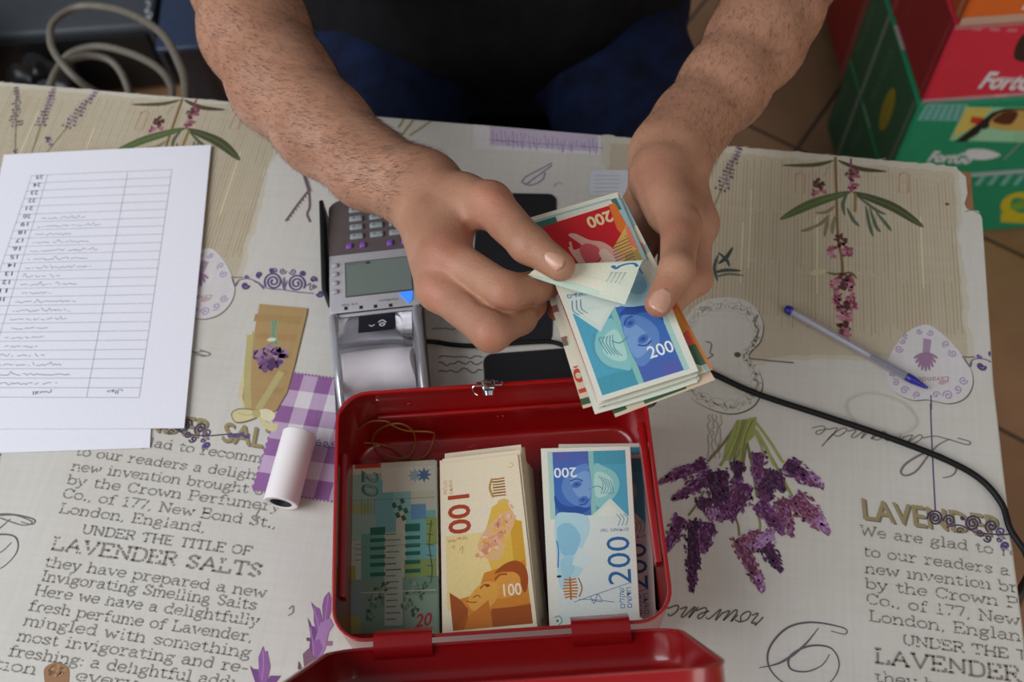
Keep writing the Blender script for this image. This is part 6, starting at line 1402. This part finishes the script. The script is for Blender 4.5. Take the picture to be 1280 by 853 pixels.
bm = bmesh.new(); add_cyl(bm, TMt @ Vector((0.013, 0.016, 0.0335)), TMt @ Vector((TW - 0.013, 0.016, 0.0335)), 0.0182, seg=40); o = from_bm('paper_roll', bm, roll_m, term); auto_smooth(o, 50)
tbox('printer_head', (0.058, 0.020, 0.010), (TW / 2, 0.0540, 0.0325), 0.002, simple('head_grey', rgb(178, 176, 182), 0.4, metal=0.1, noise=0.05))
for x in (0.012, TW - 0.012): tbox('catch', (0.0052, 0.0055, 0.004), (x, 0.0625, 0.0385), 0.001, simple('white_catch', rgb(214, 214, 218), 0.35))
clear = NT('clear_plastic'); clear.b.inputs['Transmission Weight'].default_value = 1.0; clear.b.inputs['Roughness'].default_value = 0.06; clear.b.inputs['IOR'].default_value = 1.18; clear.b.inputs['Base Color'].default_value = (0.97, 0.97, 1.0, 1)
cv = spline([(-0.028, 0.032), (-0.018, 0.047), (0.006, 0.0535), (0.035, 0.0520), (0.056, 0.0450), (0.0675, 0.0400)], 6)
bm = bmesh.new(); rows = []
for off in (0.0, 0.0012): rows.append([[bm.verts.new(TMt @ Vector((x, p[0], p[1] + off))) for x in (0.008, TW - 0.008)] for p in cv])
for i in range(len(cv) - 1):
    bm.faces.new((rows[1][i][0], rows[1][i][1], rows[1][i + 1][1], rows[1][i + 1][0])).smooth = True; bm.faces.new((rows[0][i][1], rows[0][i][0], rows[0][i + 1][0], rows[0][i + 1][1])).smooth = True
    for s in (0, 1): bm.faces.new((rows[0][i][s], rows[1][i][s], rows[1][i + 1][s], rows[0][i + 1][s]))
for i in (0, len(cv) - 1): bm.faces.new((rows[0][i][0], rows[0][i][1], rows[1][i][1], rows[1][i][0]))
bmesh.ops.recalc_face_normals(bm, faces=bm.faces[:]); o = from_bm('printer_cover', bm, clear.m, term); o['label'] = 'clear plastic printer cover'
def cov(y):
    for p, q in zip(cv, cv[1:]):
        if p[0] <= y <= q[0]: return p[1] + (q[1] - p[1]) * (y - p[0]) / (q[0] - p[0])
    return cv[-1][1]
k = Ink(dz=2e-6, z0=0.0014); nb = rgb(30, 32, 42)
x0, x1, y0, y1 = 0.0255, 0.0575, 0.0445, 0.0665
k.poly([(x0, y0), (x1, y0), (x1, y1), (x0, y1)], nb); w = rgb(206, 206, 214)
k.stroke([(x0 + 0.009, y0 + 0.009), (x0 + 0.0115, y0 + 0.0068), (x0 + 0.014, y0 + 0.009)], 0.0011, w, False); k.stroke([(x0 + 0.017, y0 + 0.011), (x0 + 0.0205, y0 + 0.0135), (x0 + 0.024, y0 + 0.010)], 0.0012, w); k.ell((x0 + 0.0205, y0 + 0.008), 0.0026, 0.0024, w); k.ell((x0 + 0.0205, y0 + 0.008), 0.0013, 0.0012, nb)
o = k.build('sticker', TINK, mapf=lambda x, y, z: TMt @ Vector((x, y, cov(y) + z)), parent=term, sub=0.004); o['label'] = 'dark square sticker on the clear cover'
# ------------------------------------------------------------------ phones
glass = simple('black_glass', rgb(9, 9, 11), 0.09, noise=0.1, spec=0.6); pbody = simple('phone_shell', rgb(24, 24, 27), 0.35, noise=0.1)
def phone(label, c0, c1, width, thick, z=0.0013):
    """c0 -> c1: one long edge (world xy); the body lies to the left of it"""
    a, b = Vector((c0[0], c0[1], 0)), Vector((c1[0], c1[1], 0)); y = (b - a).normalized(); x = Vector((-y.y, y.x, 0)); L = (b - a).length
    c = (a + b) / 2 + x * width / 2; M = frame((c.x, c.y, TZ + z), x, y)
    root = empty('smartphone', (c.x, c.y, TZ + z), label, 'phone')
    bm = bmesh.new(); rows = []
    for ins, h in ((0.0016, 0), (0.0003, 0.0012), (0, 0.003), (0, thick - 0.003), (0.0003, thick - 0.0012), (0.0014, thick)):
        rows.append([bm.verts.new(M @ Vector((px, py, h))) for px, py in rrect(-width / 2 + ins, -L / 2 + ins, width / 2 - ins, L / 2 - ins, 0.0095 - ins, 6)])
    m = len(rows[0])
    for p, q in zip(rows, rows[1:]):
        for i in range(m): bm.faces.new((p[i], p[(i + 1) % m], q[(i + 1) % m], q[i])).smooth = True
    bm.faces.new(list(reversed(rows[0]))); bm.faces.new(rows[-1]); bmesh.ops.recalc_face_normals(bm, faces=bm.faces[:]); auto_smooth(from_bm('shell', bm, pbody, root), 40)
    bm = bmesh.new(); vs = []
    for h, ins in ((thick - 0.0004, 0.0016), (thick + 0.0004, 0.0019)): vs.append([bm.verts.new(M @ Vector((px, py, h))) for px, py in rrect(-width / 2 + ins, -L / 2 + ins, width / 2 - ins, L / 2 - ins, 0.008, 6)])
    m = len(vs[0]); bm.faces.new(vs[1]); bm.faces.new(list(reversed(vs[0])))
    for i in range(m): bm.faces.new((vs[0][i], vs[0][(i + 1) % m], vs[1][(i + 1) % m], vs[1][i]))
    bmesh.ops.recalc_face_normals(bm, faces=bm.faces[:]); from_bm('screen', bm, glass, root)
    for yy in (0.02, 0.042):
        bm = bmesh.new(); add_box(bm, (0.0012, 0.012 if yy < 0.03 else 0.02, 0.0022), (-width / 2 - 0.0002, yy, thick / 2), 0.0004, 2, M); from_bm('side_button', bm, pbody, root)
    return root
phone('black smartphone lying under the hand, beside the card terminal', U(691, 425, 0.008), U(697, 236, 0.008), 0.0775, 0.0078)
phone('black glossy smartphone lying crosswise behind the red cash box', U(600, 436, 0.010), U(600 + 208, 421, 0.010), -0.0, 0.0086) if False else None
a = np.array(U(602, 436, 0.010)); b = a + unit(np.array(U(720, 427, 0.010)) - a) * 0.150; 
d_ = unit(b - a); nn_ = np.array((d_[1], -d_[0])) * 0.066
phone('black glossy smartphone lying crosswise behind the red cash box', tuple(b + nn_ - nn_), tuple(a), 0.066, 0.0086)

# ------------------------------------------------------------------ loose till roll
a = np.array(U(375, 543, 0.0145)); b = np.array(U(351, 630, 0.0145)); ax = Vector((b[0] - a[0], b[1] - a[1], 0)); L = ax.length; ax.normalize()
rollr = 0.0144; sdv = Vector((0, 0, 1)).cross(ax); O = Vector((a[0], a[1], TZ + rollr + 0.0006))
troll = empty('till_roll', (a[0], a[1], TZ), 'small white roll of till paper lying on the purple gingham print', 'paper roll')
bm = bmesh.new(); n = 48; rings = []
for (t, r) in ((0.0005, 0.0093), (0, 0.010), (0, 0.0138), (0.0006, rollr), (L - 0.0006, rollr), (L, 0.0138), (L, 0.010), (L - 0.0005, 0.0093)):
    rings.append([bm.verts.new(O + ax * t + (sdv * math.cos(2 * PI * i / n) + Vector((0, 0, 1)) * math.sin(2 * PI * i / n)) * r) for i in range(n)])
rings.append(rings[0])
for p, q in zip(rings, rings[1:]):
    for i in range(n): bm.faces.new((p[i], p[(i + 1) % n], q[(i + 1) % n], q[i])).smooth = True
bmesh.ops.recalc_face_normals(bm, faces=bm.faces[:]); auto_smooth(from_bm('paper', bm, roll_m, troll), 40)
bm = bmesh.new(); rings = []
for (t, r) in ((0.001, 0.0092), (L - 0.0004, 0.0092), (L - 0.0004, 0.0084), (0.001, 0.0084)):
    rings.append([bm.verts.new(O + ax * t + (sdv * math.cos(2 * PI * i / n) + Vector((0, 0, 1)) * math.sin(2 * PI * i / n)) * r) for i in range(n)])
rings.append(rings[0])
for p, q in zip(rings, rings[1:]):
    for i in range(n): bm.faces.new((p[i], p[(i + 1) % n], q[(i + 1) % n], q[i])).smooth = True
bmesh.ops.recalc_face_normals(bm, faces=bm.faces[:]); from_bm('core', bm, simple('core_black', rgb(26, 24, 26), 0.5), troll)
bm = bmesh.new(); vs = []
for i in range(7):
    an = -0.2 - 0.07 * i; q = O + (sdv * math.cos(PI + an) * -1 + Vector((0, 0, 1)) * math.sin(0.35 - 0.12 * i)) * 0
    rr_ = rollr + 0.0003 + 0.0009 * i / 6; an = -0.15 - 0.10 * i
    vs.append([bm.verts.new(O + ax * t + (-sdv * math.cos(an) + Vector((0, 0, 1)) * math.sin(an)) * rr_) for t in (0.002, L - 0.002)])
for i in range(6): bm.faces.new((vs[i][0], vs[i][1], vs[i + 1][1], vs[i + 1][0])).smooth = True
o = from_bm('loose_end', bm, roll_m, troll); m = o.modifiers.new('t', 'SOLIDIFY'); m.thickness = 0.0001

# ------------------------------------------------------------------ pen
a = P(983, 386, 0.0052); b = P(1162, 487, 0.0046); pd = (b - a).normalized(); pl = (b - a).length
pen = empty('pen', ((a.x + b.x) / 2, (a.y + b.y) / 2, TZ), 'clear ballpoint pen with blue tip and plug, lying across the heart print', 'pen')
pclr = NT('pen_plastic'); pclr.b.inputs['Alpha'].default_value = 0.42; pclr.b.inputs['Roughness'].default_value = 0.15; pclr.b.inputs['Base Color'].default_value = rgb(176, 173, 186)
pblue = simple('pen_blue', rgb(40, 38, 138), 0.3, noise=0.05)
bm = bmesh.new(); add_cyl(bm, a + pd * 0.004, b - pd * 0.022, 0.0038, 0.0038, 6)
for f in bm.faces: f.smooth = False
from_bm('barrel', bm, pclr.m, pen)
bm = bmesh.new(); add_cyl(bm, a + pd * 0.006, b - pd * 0.056, 0.0013, seg=12); o = from_bm('ink_tube', bm, simple('empty_tube', rgb(196, 196, 206), 0.3), pen)
bm = bmesh.new(); add_cyl(bm, b - pd * 0.056, b - pd * 0.019, 0.0021, seg=12); o = from_bm('ink', bm, simple('ink_dark', rgb(14, 14, 30), 0.3), pen); o['label'] = 'dark ink left in the tube'
bm = bmesh.new(); add_tube(bm, [a + pd * t for t in (-0.0015, 0.0, 0.003, 0.0055, 0.0062)], [0.0022, 0.0036, 0.0042, 0.0041, 0.003], 18); o = from_bm('plug', bm, pblue, pen); o['label'] = 'blue end plug'
bm = bmesh.new(); add_tube(bm, [b - pd * t for t in (0.0225, 0.0215, 0.0155, 0.006, 0.002, 0.0018)], [0.0028, 0.0038, 0.0036, 0.0019, 0.0012, 0.0008], 18); o = from_bm('tip', bm, pblue, pen); o['label'] = 'blue cone tip'
bm = bmesh.new(); add_tube(bm, [b - pd * 0.003, b - pd * 0.001, b], [0.0009, 0.0007, 0.0003], 10); from_bm('nib', bm, chrome, pen)

# ------------------------------------------------------------------ cables, rubber band
cabm = simple('black_rubber', rgb(12, 12, 13), 0.55, noise=0.1, spec=0.3)
pts = [P(818, 440, 0.0036), P(850, 452, 0.0036), P(888, 466, 0.0036), P(945, 492, 0.0040), P(1030, 520, 0.0048), P(1105, 545, 0.0050), P(1180, 574, 0.0046), P(1225, 599, 0.0042), P(1252, 630, 0.0040), P(1263, 662, 0.0036)]
e = pts[-1]; pts += [e + Vector((0.0085, -0.022, -0.004)), e + Vector((0.0135, -0.034, -0.030)), e + Vector((0.0145, -0.040, -0.10)), e + Vector((0.012, -0.03, -0.30)), e + Vector((0.05, 0.02, -0.60)), e + Vector((0.10, 0.08, -0.745)), e + Vector((0.3, 0.16, -0.746))]
bm = bmesh.new(); add_tube(bm, spline([tuple(p) for p in pts], 10), 0.0027, 12); tag(from_bm('power_cable', bm, cabm), 'thick black cable curving over the cloth from the hands to the right edge', 'cable')
pts = [P(530, 428, 0.004), P(560, 433, 0.0028), P(600, 435, 0.0028), P(604, 435.5, 0.0028)]
pts = [tuple(TMt @ Vector((TW + 0.0005, 0.052, 0.010)))] + [tuple(P(x, y, 0.0030)) for x, y in ((546, 428), (565, 431), (590, 432.5), (620, 431), (660, 428), (688, 427.5), (704, 432))]
bm = bmesh.new(); add_tube(bm, spline(pts, 8), 0.0022, 10); tag(from_bm('data_cable', bm, cabm), 'thin black cable running from the card terminal behind the crosswise phone', 'cable')
def on_floor_or_wall(px, py):
    yw = BL / 2 - 0.007; p = P(px, py, 0.0078); l = BMAT.inverted() @ p
    if l.y < yw - 0.012: return p
    lo, hi = 0.0078, 0.09
    for _ in range(30):
        m = (lo + hi) / 2
        if (BMAT.inverted() @ P(px, py, m)).y > yw: lo = m
        else: hi = m
    return P(px, py, hi)
loop = [(448, 551), (446, 540), (462, 528), (482, 527), (490, 532), (508, 539), (540, 541), (542, 550), (534, 568), (520, 574), (508, 571), (490, 560), (470, 555), (455, 554)]
bm = bmesh.new(); add_tube(bm, spline([tuple(on_floor_or_wall(*p) + Vector((0, 0, 0.0006))) for p in loop], 8, True), 0.0008, 8, closed=True)
loop2 = [(467, 556), (468, 545), (480, 535), (500, 531), (516, 540), (519, 556), (512, 571), (495, 574), (476, 566)]
add_tube(bm, spline([tuple(on_floor_or_wall(*p) + Vector((0, 0, 0.0022))) for p in loop2], 8, True), 0.0008, 8, closed=True)
tag(from_bm('rubber_band', bm, simple('rubber', rgb(150, 92, 46), 0.55)), 'tangled tan rubber band in the far left corner of the red box', 'rubber band')

# ------------------------------------------------------------------ cartons on the floor to the right
CINK = ink_mat('carton_print', 0.38, 0.04, 40, 0.4)
YF = P(1255, 293, -0.75).y
def carton(x0, x1, y0, y1, z0, z1, colf, side, front_art, side_art, label, group, rz=0.0, flap=True):
    c = Vector(((x0 + x1) / 2, (y0 + y1) / 2, 0)); M = Matrix.Translation(c) @ Matrix.Rotation(rz, 4, 'Z') @ Matrix.Translation(-c)
    root = empty('carton', (c.x, c.y, z0), label, 'carton', group)
    m = simple('carton_board', colf, 0.4, noise=0.04, nscale=12)
    bm = bmesh.new(); add_box(bm, (x1 - x0, y1 - y0, z1 - z0), ((x0 + x1) / 2, (y0 + y1) / 2, (z0 + z1) / 2), 0.004, 2, M); o = from_bm('box', bm, m, root); auto_smooth(o)
    k = Ink(dz=4e-5, z0=4e-4); front_art(k, x1 - x0, z1 - z0); k.build('front_print', CINK, mapf=lambda x, y, z: M @ Vector((x0 + x, y0 - z, z0 + y)), parent=root)
    k = Ink(dz=4e-5, z0=4e-4); side_art(k, y1 - y0, z1 - z0); k.build('side_print', CINK, mapf=lambda x, y, z: M @ Vector((x0 - z, y1 - x, z0 + y)), parent=root)
    k = Ink(dz=4e-5, z0=4e-4); k.poly([(0.004, 0.004), (x1 - x0 - 0.004, 0.004), (x1 - x0 - 0.004, y1 - y0 - 0.004), (0.004, y1 - y0 - 0.004)], colf); k.poly([(0, (y1 - y0) / 2 - 0.025), (x1 - x0, (y1 - y0) / 2 - 0.025), (x1 - x0, (y1 - y0) / 2 + 0.025), (0, (y1 - y0) / 2 + 0.025)], rgb(196, 190, 180))
    k.build('packing_tape', CINK, mapf=lambda x, y, z: M @ Vector((x0 + x, y0 + y, z1 + z)), parent=root)
    return root
GRN, GRN2, PNK, ORG = rgb(28, 146, 104), rgb(22, 96, 66), rgb(216, 48, 70), rgb(228, 110, 42)
WH = rgb(222, 226, 230)
def fw(dx, txt_px, H): return None
def on_front(x0, z0):
    return lambda px, py: (PY(px, py, YF).x - x0, PY(px, py, YF).z - z0)
def face(k, W, H, col): k.poly([(0.004, 0.004), (W - 0.004, 0.004), (W - 0.004, H - 0.004), (0.004, H - 0.004)], col)
def front_green(k, W, H):
    c = on_front(xe, zz[1]); face(k, W, H, GRN); k.poly([(0.0, 0.0), (W, 0.0), (W, 0.010), (0, 0.010)], rgb(168, 190, 190)); q = lambda pts, col: k.poly([c(*p) for p in pts], col)
    q([(1158, 130), (1210, 131), (1204, 152), (1146, 151)], rgb(120, 186, 176)); k.strokes([[c(1152 + 9 * j, 151), c(1163 + 8 * j, 132)] for j in range(6)], 0.005, rgb(88, 160, 146))
    q([(1186, 176), (1207, 134), (1330, 136), (1330, 180)], rgb(150, 206, 164)); q([(1190, 172), (1207, 135), (1240, 136), (1216, 160)], rgb(214, 196, 96)); q([(1214, 146), (1230, 148), (1222, 156), (1212, 154)], rgb(196, 60, 44)); q([(1192, 178), (1240, 141), (1256, 136), (1330, 137), (1330, 142), (1256, 146), (1206, 178)], rgb(30, 30, 26))
    k.blob([c(*p) for p in [(1236, 158), (1256, 140), (1320, 142), (1324, 160), (1270, 164)]], rgb(206, 170, 92)); k.blob([c(*p) for p in [(1240, 152), (1254, 141), (1272, 141), (1262, 156)]], rgb(90, 44, 30)); q([(1218, 176), (1226, 162), (1268, 164), (1264, 178)], rgb(160, 214, 176))
    k.text('FortGo', c(1158, 202), c(1212, 205), 0.026, WH, up=(0, 1), shear=0.25, bold=0.04); k.blob([c(*p) for p in [(1208, 188), (1230, 187), (1250, 194), (1232, 200), (1212, 198)]], WH); k.strokes([[c(1254, 200), c(1276, 178)]], 0.003, rgb(150, 160, 150))
def front_pink(k, W, H):
    c = on_front(xe, zz[2]); face(k, W, H, PNK); k.poly([(0.0, 0.0), (W, 0.0), (W, 0.008), (0, 0.008)], rgb(190, 150, 156)); k.poly([(0, H - 0.01), (W, H - 0.01), (W, H), (0, H)], rgb(196, 120, 120))
    k.strokes([[c(1212 + 22 * j, 39 + j), c(1224 + 22 * j, 40 + j)] for j in range(5)], 0.006, rgb(206, 120, 130)); k.text('FortGo', c(1219, 113), c(1300, 117), 0.034, WH, up=(0, 1), shear=0.25, bold=0.04); k.strokes([[c(1246, 101), c(1266, 102)], [c(1240, 123), c(1256, 123)]], 0.005, rgb(224, 170, 176)); k.blob([c(*p) for p in [(1264, 74), (1280, 44), (1330, 46), (1330, 82), (1284, 82)]], rgb(56, 40, 32))
def front_low(k, W, H):
    c = on_front(xe, zz[0]); face(k, W, H, GRN); k.poly([(0, H - 0.01), (W, H - 0.01), (W, H), (0, H)], rgb(168, 190, 190)); k.strokes([[c(1222 + 16 * j, 237), c(1232 + 16 * j, 224)] for j in range(7)], 0.009, rgb(120, 186, 176))
    y = rgb(206, 190, 40); k.stroke([c(1276 + 18 * math.cos(a_), 262 + 13 * math.sin(a_)) for a_ in [0.3 * j for j in range(21)]], 0.016, y, n=2); k.ell(c(1276, 262), 0.016, 0.014, rgb(120, 170, 60)); k.poly([c(*p) for p in [(1252, 272), (1310, 275), (1310, 286), (1252, 283)]], y)
def front_orange(k, W, H):
    c = on_front(xe + 0.006, zz[3]); face(k, W, H, ORG); k.poly([(0, 0), (W, 0), (W, 0.014), (0, 0.014)], rgb(206, 170, 150)); k.text('FortGo', c(1276, 12), c(1340, 14), 0.03, WH, up=(0, 1), shear=0.25, bold=0.03)
def front_plain(col):
    def f(k, W, H): face(k, W, H, col); k.poly([(0, H - 0.01), (W, H - 0.01), (W, H), (0, H)], rgb(150, 150, 150))
    return f
def side_of(col, dark, emblem=True):
    def f(k, W, H):
        k.poly([(0.004, 0.004), (W - 0.004, 0.004), (W - 0.004, H - 0.004), (0.004, H - 0.004)], col); k.poly([(W * 0.30, 0), (W * 0.34, 0), (W * 0.34, H), (W * 0.30, H)], dark)
        tx_ = tuple(0.5 * a_ + 0.5 * b_ for a_, b_ in zip(dark, col)); k.text('FortGo', (W * 0.12, H * 0.2), (W * 0.12, H * 0.8), 0.022, tx_, up=(-1, 0)); k.text('FortGo', (W * 0.52, H * 0.25), (W * 0.52, H * 0.85), 0.02, tx_, up=(-1, 0)); k.poly([(W * 0.93, 0.004), (W * 0.97, 0.004), (W * 0.97, H - 0.004), (W * 0.93, H - 0.004)], tx_)
        if emblem: k.ell((W * 0.70, H * 0.45), 0.020, 0.045, rgb(150, 142, 40))
    return f
xe = (PY(1160, 125, YF).x + PY(1113, 197, YF).x) / 2
zz = [0.0, PY(1250, 219, YF).z, PY(1215, 128, YF).z, PY(1240, 30, YF).z]
zz.append(zz[3] + 0.18)
CG = 'printed cartons stacked on the floor'
lab = ['green carton with a yellow emblem, bottom of the right stack, next to the table corner', 'green carton with a food picture, second from the bottom in the right stack', 'pink carton above the green ones in the right stack', 'orange carton on top of the right stack of cartons']
for i, (cf, fa) in enumerate(((GRN, front_low), (GRN, front_green), (PNK, front_pink), (ORG, front_orange))):
    sc = (GRN2, rgb(120, 140, 130)) if i < 2 else ((rgb(150, 20, 36), rgb(176, 60, 70), False) if i == 2 else (rgb(190, 80, 30), rgb(210, 150, 110), False))  # side faces use darker copies of the front colours: shade painted in
    dx = (0.0, 0.0, 0.004, 0.006)[i]
    carton(xe + dx, xe + dx + 0.46, YF + (0.008, 0.0, 0.004, 0.0)[i], YF + 0.27, max(zz[i], 0.0) + 0.0016, zz[i + 1], cf, None, fa, side_of(*sc), lab[i], CG)
YB = YF + 0.32; ZS = PY(1050, 108, YB).z; xb = PY(1047, 120, YB + 0.01).x
carton(xb + 0.02, xb + 0.42, YB + 0.01, YB + 0.43, 0.0016, ZS, GRN2, None, front_plain(GRN2), side_of(GRN2, rgb(120, 140, 130), False), 'flat dark green carton lying on the floor behind the right stack', CG)
carton(xb, xb + 0.40, YB, YB + 0.42, ZS + 0.0014, ZS + 0.22, rgb(150, 20, 24), None, front_plain(rgb(150, 20, 24)), side_of(rgb(150, 18, 22), rgb(150, 110, 110), False), 'dark red carton standing on the green one behind the right stack', CG)

# ------------------------------------------------------------------ things on the floor at the far left
c = P(150, 58, -0.75)
e0, e1, e2, e3 = P(-95, 50, -0.58), P(186, 60, -0.58), P(193, 60, -0.56), P(262, 64, -0.56)
pc = empty('computer_case', ((e0.x + e1.x) / 2, e0.y + 0.2, 0), 'charcoal computer case lying on the floor behind the table', 'computer')
pcm = simple('charcoal_plastic', rgb(66, 70, 76), 0.5, noise=0.08, nscale=30); blk = simple('case_front', rgb(20, 20, 22), 0.45)  # front panel is black to hold the shade below the top edge
cx, cw = (e0.x + e1.x) / 2, e1.x - e0.x
bm = bmesh.new(); add_box(bm, (cw, 0.42, 0.165), (cx, e0.y + 0.21, 0.0865), 0.010, 3); auto_smooth(from_bm('shell', bm, pcm, pc))
bm = bmesh.new(); add_box(bm, (cw - 0.03, 0.012, 0.135), (cx, e0.y - 0.003, 0.0865), 0.004, 2); auto_smooth(from_bm('front_panel', bm, blk, pc))
bm = bmesh.new(); add_cyl(bm, (cx - 0.12, e0.y - 0.008, 0.10), (cx - 0.12, e0.y - 0.014, 0.10), 0.011, seg=20); auto_smooth(from_bm('power_button', bm, simple('button_grey', rgb(70, 72, 76), 0.3), pc))
k = Ink(dz=3e-5, z0=0.0004); w_ = rgb(190, 194, 200); c = lambda px, py: (P(px, py, -0.58).x, P(px, py, -0.58).y)
k.text('2', c(180, 15), c(187, 15), 0.030, w_, up=(0, 1)); k.stroke([c(184, 26), c(188, 17), c(184, 21)], 0.007, w_)
k.build('marking', TINK, mapf=lambda x, y, z: Vector((x, y, 0.1695 + z)), parent=pc)
tcx, tw_ = (e2.x + e3.x) / 2, e3.x - e2.x
bag = empty('storage_tub', (tcx, e2.y + 0.19, 0), 'navy blue plastic tub on the floor beside the charcoal computer case', 'tub')
navy = simple('navy_plastic', rgb(42, 56, 82), 0.38, noise=0.06); navyd = simple('navy_tub_shade', rgb(22, 28, 42), 0.4, noise=0.06)  # tub body is the lid navy darkened, its shade put into the colour
bm = bmesh.new(); tray(bm, tw_ - 0.014, 0.37, 0.175, 0.03, 0.004, 0.006); bm.transform(Matrix.Translation((tcx, e2.y + 0.19, 0.0006))); auto_smooth(from_bm('body', bm, navyd, bag), 50)
bm = bmesh.new(); add_box(bm, (tw_, 0.384, 0.012), (tcx, e2.y + 0.19, 0.1826), 0.005, 3); auto_smooth(from_bm('lid', bm, navy, bag))
bb = P(84, 92, -0.70); bm = bmesh.new(); bmesh.ops.create_icosphere(bm, subdivisions=5, radius=1.0)
for v in bm.verts:
    n = v.co.normalized(); s_ = 1 + 0.10 * math.sin(6 * n.x + 4 * n.z) + 0.07 * math.sin(11 * n.y + 5 * n.x); sq = 1.0 / max(abs(n.x), abs(n.y), abs(n.z)) ** 0.5
    v.co = Vector((n.x * 0.075 * s_ * sq, n.y * 0.07 * s_ * sq, n.z * 0.08 * s_ * sq))
zmin = min(v.co.z for v in bm.verts)
for v in bm.verts: v.co += Vector((bb.x, e0.y - 0.115, -zmin + 0.001))
for f in bm.faces: f.smooth = True
sack = empty('bin_bag', (bb.x, e0.y - 0.115, 0), 'black plastic sack on the floor in front of the charcoal computer case', 'sack')
from_bm('sack', bm, simple('black_polythene', rgb(12, 12, 13), 0.4, noise=0.1), sack)
bm = bmesh.new(); top = Vector((bb.x, e0.y - 0.115, 0.165)); add_tube(bm, [top + Vector(q) for q in ((0, 0, -0.02), (0.004, 0, 0.0), (0.012, 0.004, 0.014), (0.026, 0.006, 0.022))], [0.016, 0.007, 0.011, 0.015], 12); from_bm('knot', bm, bpy.data.materials['black_polythene'], sack)
# pale cable in loose loops hanging behind the table
cm = simple('pale_cable', rgb(112, 106, 95), 0.5, noise=0.12)
lp = [(232, 112, -0.05), (226, 84, -0.10), (200, 40, -0.16), (150, 13, -0.22), (100, 8, -0.24), (68, 26, -0.24), (63, 50, -0.24), (72, 72, -0.24), (95, 98, -0.25), (125, 118, -0.28), (160, 128, -0.3), (156, 100, -0.28), (138, 76, -0.27), (108, 70, -0.26), (76, 82, -0.25), (62, 110, -0.25), (58, 140, -0.26), (62, 108, -0.28), (84, 70, -0.28), (120, 58, -0.27), (160, 66, -0.26), (196, 84, -0.25), (214, 108, -0.25), (220, 140, -0.27)]
end = P(*lp[-1]); lp3 = [tuple(P(232, 150, -0.045))] + [tuple(P(*q)) for q in lp] + [(end.x + 0.02, end.y - 0.03, 0.35), (end.x + 0.03, end.y - 0.06, 0.02), (end.x + 0.04, end.y - 0.12, 0.0065), (end.x + 0.04, end.y - 0.3, 0.0065)]
bm = bmesh.new(); add_tube(bm, spline(lp3, 8), 0.0052, 10); tag(from_bm('coiled_cable', bm, cm), 'pale grey cable in loose loops hanging behind the far table edge', 'cable')
# crumpled white carrier bag
bm = bmesh.new(); bmesh.ops.create_icosphere(bm, subdivisions=5, radius=1.0)
r = np.random.default_rng(3); dirs = r.normal(size=(26, 3)); dirs /= np.linalg.norm(dirs, axis=1)[:, None]
for v in bm.verts:
    n = np.array(v.co); s = 1 - 0.16 * np.abs(np.sin(4 * (dirs @ n) + np.arange(26))).min() * 3 + 0.10 * np.sin(7 * n[0] + 5 * n[2]) - 0.06 * np.abs(np.sin(9 * (dirs[0] @ n)))
    top = max(0, n[2]); v.co = Vector((n[0] * 0.095 * s * (1 - 0.45 * top), n[1] * 0.085 * s * (1 - 0.45 * top), n[2] * 0.21 * s))
zmin = min(v.co.z for v in bm.verts); c = P(-52, 100, -0.66) - Vector((0, 0.06, 0))
for v in bm.verts: v.co += Vector((c.x, c.y, -zmin + 0.001))
for f in bm.faces: f.smooth = True
tag(from_bm('carrier_bag', bm, simple('white_polythene', rgb(186, 188, 194), 0.35, noise=0.03)), 'crumpled white carrier bag on the floor at the far left', 'bag')
bm = bmesh.new(); add_box(bm, (0.60, 0.50, 0.0), (0, 0, 0)) if False else None
